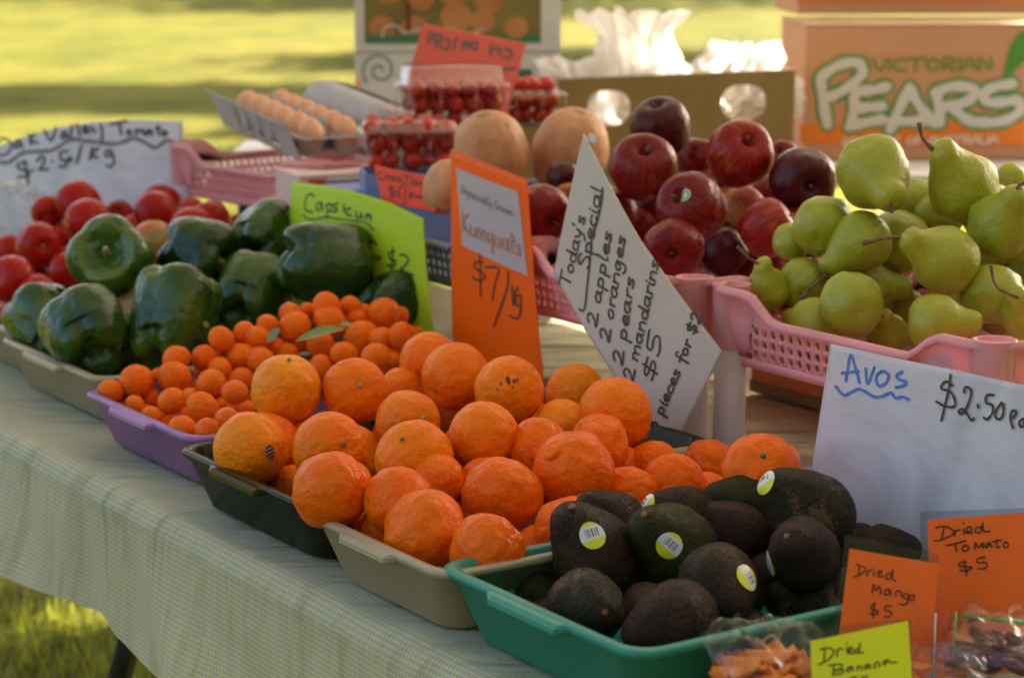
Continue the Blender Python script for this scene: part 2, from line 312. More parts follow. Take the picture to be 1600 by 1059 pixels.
k = NM('grass_blade'); k.col(k.ramp(k.noise(1.6, 2), [(.35, (.09, .12, .006)), (.65, (.24, .23, .015))])); k.set(Roughness=.5); d = k.n('ShaderNodeBsdfTranslucent'); d.inputs['Color'].default_value = (.26, .28, .03, 1); mx = k.n('ShaderNodeMixShader'); mx.inputs[0].default_value = .45; k.l(k.b.outputs[0], mx.inputs[1]); k.l(d.outputs[0], mx.inputs[2]); k.l(mx.outputs[0], k.o.inputs['Surface']); M['blade'] = k.m
M['bark'] = mott('bark', (.07, .05, .035), (.14, .10, .07), 6, .9, .8, 20, dist=.02); M['treeleaf'] = mott('tree_leaf', (.045, .075, .012), (.08, .11, .02), 3, .5)
k = NM('marquee_canvas'); k.col((.50, .48, .45)); k.set(Roughness=.7); d = k.n('ShaderNodeBsdfTranslucent'); d.inputs['Color'].default_value = (.62, .58, .52, 1); mx = k.n('ShaderNodeMixShader'); mx.inputs[0].default_value = .16; k.l(k.b.outputs[0], mx.inputs[1]); k.l(d.outputs[0], mx.inputs[2]); k.l(mx.outputs[0], k.o.inputs['Surface']); M['canvas'] = k.m
k = NM('avocado_sticker_print'); uvn = k.n('ShaderNodeUVMap'); sp = k.n('ShaderNodeSeparateXYZ'); k.l(uvn.outputs[0], sp.inputs[0])
ay = sp.outputs[1]; band = k.ramp(k.math('ADD', k.math('MULTIPLY', ay, .5), .5), [(0, (0, 0, 0)), (.36, (0, 0, 0)), (.365, (1, 1, 1)), (.84, (1, 1, 1)), (.845, (0, 0, 0))], 'LINEAR')
wv = k.n('ShaderNodeTexNoise', noise_dimensions='1D'); wv.inputs['Scale'].default_value = 15; wv.inputs['Detail'].default_value = 0; k.l(sp.outputs[0], wv.inputs['W'])
bars = k.ramp(wv.outputs['Fac'], [(.49, (.75, .75, .75)), (.51, (.03, .03, .05))], 'CONSTANT')
inx = k.math('LESS_THAN', k.math('ABSOLUTE', sp.outputs[0]), .55); iny = k.math('MULTIPLY', k.math('GREATER_THAN', ay, -.12), k.math('LESS_THAN', ay, .50))
wh = k.mix(k.math('MULTIPLY', inx, iny), (.72, .70, .74), bars); k.col(k.mix(band, (.70, .66, .02), wh)); k.set(Roughness=.25); M['sticker_avo'] = k.m
k = NM('orange_sticker_print'); uvn = k.n('ShaderNodeUVMap'); sp = k.n('ShaderNodeSeparateXYZ'); k.l(uvn.outputs[0], sp.inputs[0]); k.col(k.ramp(k.math('FRACT', k.math('MULTIPLY', sp.outputs[0], 2.2)), [(.55, (.06, .035, .03)), (.6, (.30, .24, .26))])); k.set(Roughness=.3); M['sticker_dark'] = k.m
k = NM('apple_sticker_print'); uvn = k.n('ShaderNodeUVMap'); ln = k.n('ShaderNodeVectorMath', operation='LENGTH'); k.l(uvn.outputs[0], ln.inputs[0]); k.col(k.ramp(ln.outputs['Value'], [(.35, (.62, .62, .45)), (.45, (.10, .38, .06)), (.85, (.13, .42, .07)), (.9, (.6, .6, .5))])); k.set(Roughness=.3); M['sticker_green'] = k.m
M['sticker_white'] = plain('white_sticker', (.62, .66, .75), .3)
M['mango'] = mott('dried_mango', (.88, .19, .006), (.90, .27, .012), 12, .35, .5, 60, dist=.003, Subsurface_Weight=.1); M['dtomato'] = mott('dried_tomato', (.10, .012, .010), (.22, .03, .02), 20, .3, .8, 90, dist=.003); M['gummy'] = plain('bright_green_print_film', (.03, .55, .10), .3)
M['redprint'] = plain('red_print', (.55, .08, .05), .5); M['bluepaper'] = mott('blue_paper', (.14, .19, .42), (.22, .28, .52), 8, .5); M['pinktray'] = plain('pale_pink_paper', (.66, .46, .42), .6); M['foam'] = plain('white_foam', (.75, .74, .72), .7)

# ------------------------------------------------------------------ the setting
def ground():
    vs = []; fs = []; xs = [-150, -60, -20, -10, -5, -2, 0, 2, 5, 10, 20, 60, 150]; ys = [-60, -20, -5, 0, 2, 4, 6, 8, 12, 18, 26, 40, 70, 120, 250]
    for y in ys:
        for x in xs: vs.append((x, y, -.0 + .03 * nz((x, y, 0), .21)))
    n = len(xs)
    for j in range(len(ys) - 1):
        for i in range(n - 1): fs.append((j * n + i, j * n + i + 1, (j + 1) * n + i + 1, (j + 1) * n + i))
    return tag(obj('ground', mesh(vs, fs), mat=M['lawn']), kind='structure')
ground()
def blades():
    rng = np.random.default_rng(3); vs = []; fs = []
    def region(n, x0, x1, y0, y1, h0, h1, wd):
        x = rng.uniform(x0, x1, n); y = rng.uniform(y0, y1, n); h = rng.uniform(h0, h1, n); a = rng.uniform(0, 6.28, n); le = rng.uniform(0, .8, n)
        for i in range(n):
            dx, dy = math.cos(a[i]) * wd, math.sin(a[i]) * wd; lx, ly = -dy / wd * h[i] * le[i], dx / wd * h[i] * le[i]; b = len(vs)
            vs.extend([(x[i] - dx, y[i] - dy, 0), (x[i] + dx, y[i] + dy, 0), (x[i] + dx * .6 + lx * .5, y[i] + dy * .6 + ly * .5, h[i] * .7), (x[i] - dx * .6 + lx * .5, y[i] - dy * .6 + ly * .5, h[i] * .7), (x[i] + lx * 1.3, y[i] + ly * 1.3, h[i])])
            fs.extend([(b, b + 1, b + 2, b + 3), (b + 3, b + 2, b + 4)])
    region(26000, -1.9, .3, 3.3, 6.2, .02, .06, .0022)
    region(16000, -4.5, 3.5, 6.2, 13, .03, .07, .006)
    return tag(obj('grass', mesh(vs, fs), mat=M['blade'], smooth=False), kind='stuff', label='short green lawn grass around the stall')
blades()

# table with gingham cloth
V0, V1, U0, U1 = .995, 2.09, .55, 3.92
def stall_table():
    t = empty('trestle_table', uvp(2.3, 1.54, -TZ), PH)
    tag(t, 'long folding trestle table with black steel legs carrying the produce trays', 'table')
    b = MB().box((0, 0, TZ - .022), (V1 - V0 - .03, U1 - U0 - .04, .03)); obj('tabletop', b.mesh(), t, M['tabletop'], False)
    for yy in (-1.25, .27, 1.5):
        for sx in (-1, 1):
            mb = MB(); mb.tube([(sx * .38, yy - .05, TZ - .04), (sx * .385, yy, .60), (sx * .39, yy + .045, .50), (sx * .39, yy + .085, .42), (sx * .39, yy + .16, .30), (sx * .40, yy + .26, .012)], .017, 10); mb.tube([(sx * .39, yy + .13, .345), (sx * .39, yy - .10, .37), (sx * .38, yy - .35, TZ - .05)], .013, 8)
            obj('leg', mb.mesh(), t, M['black_metal'])
        mb = MB().tube([(-.39, yy + .19, .20), (.39, yy + .19, .20)], .014, 8).tube([(-.385, yy, TZ - .14), (.385, yy, TZ - .14)], .012, 8); obj('cross_bar', mb.mesh(), t, M['black_metal'])
    return t
stall_table()
HEM = [(.5, .50), (1.8, .505), (2.24, .531), (2.277, .536), (2.334, .548), (2.368, .567), (2.459, .559), (2.558, .550), (2.645, .548), (2.69, .585), (2.76, .61), (3.0, .62), (4.2, .60)]
def hem(u):
    for (a, za), (b, zb) in zip(HEM, HEM[1:]):
        if a <= u <= b: return za + (zb - za) * (u - a) / (b - a)
    return .55
def cloth():
    vs = []; uvs = []; nu = 240
    nv = 44; ne = 7; nd = 30
    for i in range(nu + 1):
        u = U0 + (U1 - U0) * i / nu
        h = hem(u) + .012 + .006 * nz((u * 9, 0, 3)); s = 0
        def add(v, z, sv): vs.append(uvp(u, v, z - TZ)); uvs.append((u + .003 * nz((u * 4, sv * 5, 8)), sv + .003 * nz((u * 5, sv * 3, 6))))
        wr = lambda v: .0040 * nz((u * 2.2, v * 9, 1)) + .0050 * max(0, nz((u * 5 + v * 9, v * 17 - u * 3, 4)) - .1)
        for j in range(nv + 1):                                    # back edge to front
            v = V1 - (V1 - V0 - .02) * j / nv; add(v, TZ - .003 + max(0, .002 + wr(v)) * (0.8), V1 - v + .004 * nz((u * 3, v * 5, 2)))
        for j in range(1, ne):
            a = math.pi / 2 * j / ne; add(V0 + .02 - .02 * math.sin(a), TZ - .001 - .02 + .02 * math.cos(a), V1 - V0 - .02 + .02 * a)
        top = TZ - .021
        for j in range(nd + 1):
            f = j / nd; z = top + (h - top) * f
            fold = (.020 * math.sin(u * 9.5 + 1.1 * math.sin(u * 3.1) + .8 * f) + .008 * math.sin(u * 23 + 2.0 * f + 1)) * f ** 1.2 + .006 * nz((u * 5, z * 6, 7)) * min(1, f * 3)
            add(V0 - .003 - .004 * f - max(-.004 * f - .002, fold), z, V1 - V0 + .012 + (top - z))
    m = nv + 1 + ne - 1 + nd + 1; fs = []
    for i in range(nu):
        for j in range(m - 1): fs.append((i * m + j, i * m + j + 1, (i + 1) * m + j + 1, (i + 1) * m + j))
    o = obj('tablecloth', mesh(vs, fs, uvs=uvs), mat=M['gingham'])
    return tag(o, 'yellow and white fine gingham cloth draped over the front edge of the stall', 'tablecloth')
cloth()

def rrect(a, b, r, n=6):
    """rounded rectangle half sizes a, b"""
    out = []
    for cx, cy, s in ((a - r, b - r, 0), (-a + r, b - r, 90), (-a + r, -b + r, 180), (a - r, -b + r, 270)):
        for k in range(n + 1):
            t = R_(s + 90 * k / n); out.append((cx + r * math.cos(t), cy + r * math.sin(t)))
    return out
def loft(rings, capb=True, capt=False):
    n = len(rings[0]); vs = [p for r in rings for p in r]; fs = []
    for i in range(len(rings) - 1):
        for k in range(n): fs.append((i * n + k, i * n + (k + 1) % n, (i + 1) * n + (k + 1) % n, (i + 1) * n + k))
    if capb: fs.append(tuple(range(n))[::-1])
    if capt: fs.append(tuple((len(rings) - 1) * n + k for k in range(n)))
    return vs, fs
def tray(uc, vc, lu, lv, h, mat, label, rot=0.0, group='plastic produce trays along the table front'):
    t = empty('produce_tray', uvp(uc, vc, .002), PH + rot); tag(t, label, 'tray', group)
    a, b = lv / 2, lu / 2
    prof = [(.030, 0, .03), (.024, .004, .032), (.006, h - .010, .03), (.0, h - .007, .028), (-.001, h - .002, .028), (.002, h, .028), (.009, h, .026), (.0115, h - .002, .025), (.027, .009, .03), (.036, .006, .03)]
    rings = [[(x, y, z) for x, y in rrect(a - i, b - i, r)] for i, z, r in prof]
    vs, fs = loft(rings, True, True); body = obj('tray_body', mesh(vs, fs), t, mat)
    for sx in (-1, 1):   # finger lips on the two short sides
        hw = lu * .19; vs = []; fs = []
        sec = [(0, h - .0005), (.006, h - .001), (.011, h - .004), (.0115, h - .0085), (.009, h - .009), (0, h - .012)]
        ys = [-hw, -hw + .006, hw - .012, hw + .006]; sc = [.02, 1, 1, .02]
        for y, s in zip(ys, sc):
            for q, z in sec: vs.append((sx * (a - .0 + (q - .0) * s), y, h - .003 + (z - h + .003) * (s if s > .5 else .6)))
        m = len(sec)
        for i in range(3):
            for k in range(m): f = (i * m + k, i * m + (k + 1) % m, (i + 1) * m + (k + 1) % m, (i + 1) * m + k); fs.append(f if sx > 0 else f[::-1])
        obj('handle_lip', mesh(vs, fs), body, mat, False)
    return t
tray(1.500, 1.285, .312, .52, .070, M['green_tray'], 'sea green plastic tray holding the avocados')
tray(1.758, 1.275, .270, .52, .068, M['tan'], 'tan plastic tray holding the mandarins, between black and green trays')
tray(2.055, 1.290, .325, .53, .068, M['smoky'], 'smoky black see-through tray holding the navel oranges')
tray(2.405, 1.330, .325, .54, .066, M['purple'], 'purple plastic tray holding the kumquats')
tray(2.785, 1.370, .355, .54, .068, M['tan'], 'tan plastic tray holding the capsicums')
tray(3.150, 1.400, .340, .54, .068, M['tan'], 'tan plastic tray under the tomatoes, next to the capsicum tray')
tray(3.510, 1.420, .340, .54, .068, M['tan'], 'tan plastic tray under the far tomatoes at the left picture edge')

def basket(uc, vc, lu, lv, zf, zr, mat, label, rot=0.0, hump=.028, tilt=0.0, group='raised plastic baskets behind the trays'):
    """stacking basket: perforated walls, raised corner humps with sockets, white tube posts"""
    t = empty('stacking_basket', uvp(uc, vc, 0), PH + rot); t.rotation_euler.x = tilt; tag(t, label, 'basket', group)
    a, b = lv / 2, lu / 2; H = zr - zf; vs = []; fs = []
    loop = rrect(a, b, .035, 5)
    # resample perimeter by arc length
    P = [Vector((*p, 0)) for p in loop] + [Vector((*loop[0], 0))]; L = [0]
    for p, q in zip(P, P[1:]): L.append(L[-1] + (q - p).length)
    tot = L[-1]; cell = .0150; N = round(tot / cell)
    def at(s, inset):
        s %= tot
        for i in range(len(L) - 1):
            if L[i] <= s <= L[i + 1] + 1e-9:
                f = (s - L[i]) / max(1e-9, L[i + 1] - L[i]); p = P[i].lerp(P[i + 1], f); d = (P[i + 1] - P[i]).normalized(); break
        n = Vector((d.y, -d.x, 0)); return p - n * inset
    def rimz(s):
        p = at(s, 0); d = min(math.hypot(abs(p.x) - (a - .02), abs(p.y) - (b - .02)), 1); f = max(0, min(1, (.105 - d) / .05)); f = f * f * (3 - 2 * f)
        return zr + hump * f
    rows = 5                                                     # plain, 3 holed rows, plain
    zr_ = [zf, zf + .012, zf + .012 + (H - .024) / 3, zf + .012 + 2 * (H - .024) / 3, zr - .010]
    def wall(s, z):
        f = (z - zf) / H; q = at(s, .020 * (1 - min(1, f))); return (q.x, q.y, z)
    def quad(p): n = len(vs); vs.extend(p); fs.append((n, n + 1, n + 2, n + 3))
    for i in range(N):
        s0, s1 = tot * i / N, tot * (i + 1) / N
        mid = at((s0 + s1) / 2, 0); corner = abs(mid.x) > a - .062 and abs(mid.y) > b - .062
        quad([wall(s0, zr_[0]), wall(s1, zr_[0]), wall(s1, zr_[1]), wall(s0, zr_[1])])
        for r in range(3):
            z0, z1 = zr_[r + 1], zr_[r + 2]; sh = (r - 1) * .0045
            c = [wall(s0 + sh, z0), wall(s1 + sh, z0), wall(s1 + sh + .0045, z1), wall(s0 + sh + .0045, z1)]
            c = [wall(s0 + (sh - .00225), z0), wall(s1 + (sh - .00225), z0), wall(s1 + (sh + .00225), z1), wall(s0 + (sh + .00225), z1)]
            if corner: quad(c); continue
            n = len(vs); vs.extend([c[0], tuple((Vector(c[0]) + Vector(c[1])) / 2), c[1], tuple((Vector(c[1]) + Vector(c[2])) / 2), c[2], tuple((Vector(c[2]) + Vector(c[3])) / 2), c[3], tuple((Vector(c[3]) + Vector(c[0])) / 2)])
            sm, zm = (s0 + s1) / 2 + sh, (z0 + z1) / 2
            for k in range(8):
                an = R_(225 + 45 * k); vs.append(wall(sm + math.cos(an) * .0047 + math.sin(an) * .0010, zm + math.sin(an) * .0055))
            for k in range(8): k2 = (k + 1) % 8; fs.append((n + k, n + k2, n + 8 + k2, n + 8 + k))
        quad([wall(s0 + .0068 * 0 + .00675, zr_[4]), wall(s1 + .00675, zr_[4]), (*wall(s1, zr)[:2], rimz(s1)), (*wall(s0, zr)[:2], rimz(s0))])
        # rolled rim
        r0 = [at(s0, x) for x in (0, -.007, -.009)]; r1 = [at(s1, x) for x in (0, -.007, -.009)]; zs = (0, 0, -.008)
        for j in range(2): quad([(*r0[j][:2], rimz(s0) + zs[j]), (*r1[j][:2], rimz(s1) + zs[j]), (*r1[j + 1][:2], rimz(s1) + zs[j + 1]), (*r0[j + 1][:2], rimz(s0) + zs[j + 1])])
    n = len(vs); fl = [wall(tot * i / N, zf) for i in range(N)]; vs.extend(fl); fs.append(tuple(n + i for i in range(N)))
    bm = bmesh.new(); me = mesh(vs, fs); bm.from_mesh(me); bmesh.ops.remove_doubles(bm, verts=bm.verts, dist=.0004); bmesh.ops.recalc_face_normals(bm, faces=bm.faces); bm.to_mesh(me); bm.free()
    o = obj('basket_body', me, t, mat); md = o.modifiers.new('thickness', 'SOLIDIFY'); md.thickness = .0022; md.offset = 0
    for sx in (-1, 1):
        for sy in (-1, 1):
            px, py = sx * (a - .018), sy * (b - .018); zt = zr + hump
            mb = MB(); n = 20; pr = [(.0205, zt - .075), (.0225, zt - .001), (.0238, zt + .001), (.0195, zt + .001), (.0185, zt - .03)]
            rings = [[(px + r * math.cos(2 * math.pi * k / n), py + r * math.sin(2 * math.pi * k / n), z) for k in range(n)] for r, z in pr]
            v_, f_ = loft(rings, False, True); mb.add(v_, f_); obj('post_socket', mb.mesh(), t, mat)
            mb = MB(); z0 = .004; z1 = zt - .062; rings = [[(px + .0190 * math.cos(2 * math.pi * k / n), py + .0190 * math.sin(2 * math.pi * k / n), z) for k in range(n)] for z in (z0, z1)]
            v_, f_ = loft(rings, True, True); mb.add(v_, f_); obj('post', mb.mesh(), t, M['post'])
    return t
basket(1.750, 1.832, .456, .44, .142, .208, M['pink'], 'pink perforated stacking basket of pears on white posts')
basket(2.205, 1.815, .400, .42, .142, .208, M['pink'], 'pink perforated stacking basket of apples on white posts')
basket(2.700, 1.835, .500, .42, .142, .208, M['blue'], 'blue perforated basket holding pumpkins and tomato punnets')
basket(3.420, 1.900, .46, .38, .165, .232, M['pink_pale'], 'pale pink basket carrying the egg carton, far left', rot=R_(7))

# ------------------------------------------------------------------ fruit meshes (unit body radius, stem axis +Z)
def citrus_mesh(seed, lump, flat, groove=0.0, neck=0.0, n=44, m=26):
    vs_, fs_ = None, None
    prof = [(math.sin(math.pi * i / m), -math.cos(math.pi * i / m)) for i in range(m + 1)]; prof[0] = (0, -1); prof[-1] = (0, 1)
    def fn(x, y, z, th, i):
        d = 1 + lump * nz((x, y, z), 1.5, seed) + lump * .45 * nz((x, y, z), 3.6, seed + 9)
        g = groove * max(0, z) ** 2 * math.cos(7 * th + seed) * .5 * (1 - max(0, z) ** 8)
        d += g; zz = z * flat
        if z > .88: zz -= .05 * (z - .88) / .12 - neck * ((z - .88) / .12) ** 1.5
        if z < -.93: zz += .03 * (-z - .93) / .07
        return (x * d, y * d, zz * d)
    return lathe(prof, n, fn)
def unit_mesh(vf, mat): me = mesh(*vf); me.materials.append(mat); me.polygons.foreach_set('use_smooth', [True] * len(me.polygons)); return me
pear_prof = smoothprof([(0, -.90), (.16, -.94), (.45, -.93), (.80, -.68), (.985, -.25), (.985, .15), (.84, .52), (.62, .84), (.48, 1.10), (.42, 1.32), (.33, 1.50), (.16, 1.60), (0, 1.60)], 4)
avo_prof = smoothprof([(0, -1.05), (.30, -1.02), (.70, -.76), (.96, -.28), (.97, .15), (.82, .58), (.63, .92), (.46, 1.20), (.26, 1.38), (.08, 1.42), (0, 1.40)], 4)
apple_prof = smoothprof([(0, -.70), (.12, -.74), (.30, -.90), (.52, -.90), (.82, -.62), (.99, -.12), (1.0, .22), (.86, .62), (.60, .84), (.34, .87), (.15, .74), (0, .56)], 4)
tom_prof = smoothprof([(0, -.86), (.3, -.86), (.7, -.68), (.96, -.25), (1.0, .10), (.88, .52), (.58, .80), (.30, .84), (.10, .76), (0, .74)], 4)
kum_prof = smoothprof([(0, -1.12), (.35, -1.06), (.80, -.66), (1.0, 0), (.82, .64), (.36, 1.04), (.10, 1.10), (0, 1.07)], 3)
butter_prof = smoothprof([(0, -1.0), (.4, -.98), (.82, -.64), (1.0, -.1), (.95, .35), (.74, .74), (.40, .96), (.12, 1.0), (0, .98)], 4)
def fix(pr): return [(max(0, p[0]), p[1]) for p in pr]
def lump_fn(seed, l, bend=0.0, sq=0.0):
    def fn(x, y, z, th, i):
        d = 1 + l * nz((x, y, z), 1.3, seed) + l * .4 * nz((x, y, z), 3.1, seed + 5) + sq * math.cos(5 * th + seed)
        return (x * d + bend * max(0, z) ** 2, y * d, z * (1 + l * .5 * nz((seed, 0, 0), 1)))
    return fn
def caps_mesh(seed, lobes, tall):
    pr = smoothprof([(0, -.62), (.18, -.70), (.42, -.92), (.68, -.86), (.86, -.5), (.94, 0), (.99, .40), (.93, .72), (.72, .90), (.48, .84), (.26, .66), (.10, .58), (0, .58)], 4)
    def fn(x, y, z, th, i):
        f = abs(math.cos(lobes / 2 * th + seed + .25 * z)); w = .91 + .13 * f ** .8; w += .05 * nz((x, y, z), 1.2, seed)
        if z > .5 and math.hypot(x, y) < .5: w = 1
        lowz = z - .12 * (1 - f) * (1 if z < -.5 and False else 0)
        if z > .6 and math.hypot(x, y) > .35: lowz -= .09 * (1 - f)
        if z < -.6 and math.hypot(x, y) > .2: lowz += .22 * (1 - f)
        return (x * w + .06 * math.sin(z * 1.5 + seed), y * w, lowz * tall)
    return lathe(fix(pr), 56, fn)
MESH = {}
def variants(kind, mats, gen):
    for mk in mats: MESH[(kind, mk)] = [unit_mesh(g(), M[mk]) for g in gen]
variants('navel_orange', ['navel_orange', 'navel_yellow'], [lambda s=s: citrus_mesh(s, .035, .97 + .05 * math.sin(s)) for s in range(5)])
variants('mandarin', ['mandarin'], [lambda s=s: citrus_mesh(s + 20, .070, .90 + .05 * math.sin(s * 2), .035, .03 * (s % 2)) for s in range(7)])
variants('kumquat', ['kumquat'], [lambda s=s: lathe(fix(kum_prof), 20, lump_fn(s, .05)) for s in range(5)])
variants('tomato', ['tomato', 'tomato_unripe'], [lambda s=s: lathe(fix(tom_prof), 32, lump_fn(s + 3, .06)) for s in range(4)])
variants('apple', ['apple', 'apple_dark', 'apple_bright', 'apple_yellow'], [lambda s=s: lathe(fix(apple_prof), 36, lump_fn(s + 7, .06, 0, .012)) for s in range(4)])
variants('pear', ['pear'], [lambda s=s: lathe(fix(pear_prof), 36, lump_fn(s + 30, .11, (-.10, .08, -.03, .12, .0, -.14)[s])) for s in range(6)])
variants('avocado', ['avocado', 'avocado_green', 'avocado_scar', 'avocado_red'], [lambda s=s: lathe(fix(avo_prof), 40, lump_fn(s + 50, .07, (.10, -.05, .0)[s])) for s in range(3)])
variants('capsicum', ['capsicum', 'capsicum_ring'], [lambda s=s: caps_mesh(s * 1.7 + 1, (4, 3, 4, 3)[s], (1.0, 1.12, 1.2, .95)[s]) for s in range(4)])
def tube_mesh(pts, rad, mat, n=8): me = MB().tube(pts, rad, n).mesh(mat); me.polygons.foreach_set('use_smooth', [True] * len(me.polygons)); return me
ST = {}
ST['pear'] = [tube_mesh([(0, 0, 1.45), (.02 * s, 0, 1.75), (.06 * s, .03, 2.1), (.16 * s, .05, 2.42), (.22 * s, .05, 2.62)], [.085, .055, .05, .06, .085], M['stem_brown']) for s in (-1, 1, 2, -2.4)]
ST['apple'] = [tube_mesh([(0, 0, .5), (.03, 0, .72), (.09, .02, .98)], [.04, .032, .05], M['stem_brown'])]
ST['capsicum'] = [tube_mesh([(0, 0, .5), (0, 0, .66), (.03, .02, .86), (.12, .04, 1.10)], [.20, .12, .085, .12], M['stem_green']), tube_mesh([(0, 0, .52), (0, 0, .62), (.02, 0, .78), (.04, .05, .95)], [.16, .08, .05, .07], M['stem_dry'])]
def disc(r, z0, h, mat, n=10): 
    pr = [(r, z0 - .03), (r * .95, z0 + h * .7), (r * .5, z0 + h), (0, z0 + h * .8)]
    vf = lathe(pr, n, None); me = mesh(*vf); me.materials.append(mat); me.polygons.foreach_set('use_smooth', [True] * len(me.polygons)); return me
ST['navel_orange'] = [disc(.075, .955, .045, M['button'], 5), disc(.06, .955, .04, M['stem_green'], 6), disc(.09, .955, .045, M['stem_dry'], 4)]; ST['mandarin'] = [disc(.075, .87, .07, M['stem_green'])]
ST['kumquat'] = [disc(.13, 1.06, .08, M['stem_green'], 6)]; ST['tomato'] = [disc(.09, .74, .06, M['stem_green'], 8)]
M['nub'] = mott('avocado_stem_nub', (.16, .07, .02), (.26, .12, .04), 9, .7); ST['avocado'] = [disc(.085, 1.39, .05, M['nub'])]
knob = unit_mesh(lathe([(0.02, .80), (.22, .86), (.20, .98), (.13, 1.04), (.05, 1.02), (0, 1.02)], 14, None), M['mandarin'])
RING = 0
def sticker(o, me, d, ang, rx, ry, mat, name='sticker'):
    """small printed label wrapped on the fruit skin, facing world direction d"""
    Mw = o.matrix_basis.copy(); inv = Mw.inverted()
    bvh = BVHTree.FromPolygons([v.co for v in me.vertices], [tuple(p.vertices) for p in me.polygons])
    d = Vector(d).normalized(); up = Vector((0, 0, 1)); t1 = (Vector((1, 0, 0)) - d * d.x).normalized(); t2 = d.cross(t1) * 1.0
    if t2.z < 0: t2 = -t2
    a = R_(-ang); e1 = t1 * math.cos(a) + t2 * math.sin(a); e2 = -t1 * math.sin(a) + t2 * math.cos(a)
    c = o.location; vs = []; uv = []; fs = []; n = 22; K = 5
    for k in range(K + 1):
        for j in range(n):
            if k == 0 and j: continue
            t = 2 * math.pi * j / n; x, y = k / K * math.cos(t), k / K * math.sin(t)
            p = c + e1 * (x * rx) + e2 * (y * ry); s = inv @ (p + d * .12); dr = (inv.to_3x3() @ (-d)).normalized()
            hit, nn, _, _ = bvh.ray_cast(s, dr)
            if hit is None: hit = inv @ (p + d * o.scale[0] * .8); nn = -dr
            vs.append(hit + nn * .012); uv.append((x, y))
    for j in range(n): fs.append((0, 1 + j, 1 + (j + 1) % n))
    for k in range(1, K):
        for j in range(n): a_ = 1 + (k - 1) * n; b_ = a_ + n; fs.append((a_ + j, b_ + j, b_ + (j + 1) % n, a_ + (j + 1) % n))
    s_ = obj(name, mesh(vs, fs, (mat,), uvs=uv), o); return s_

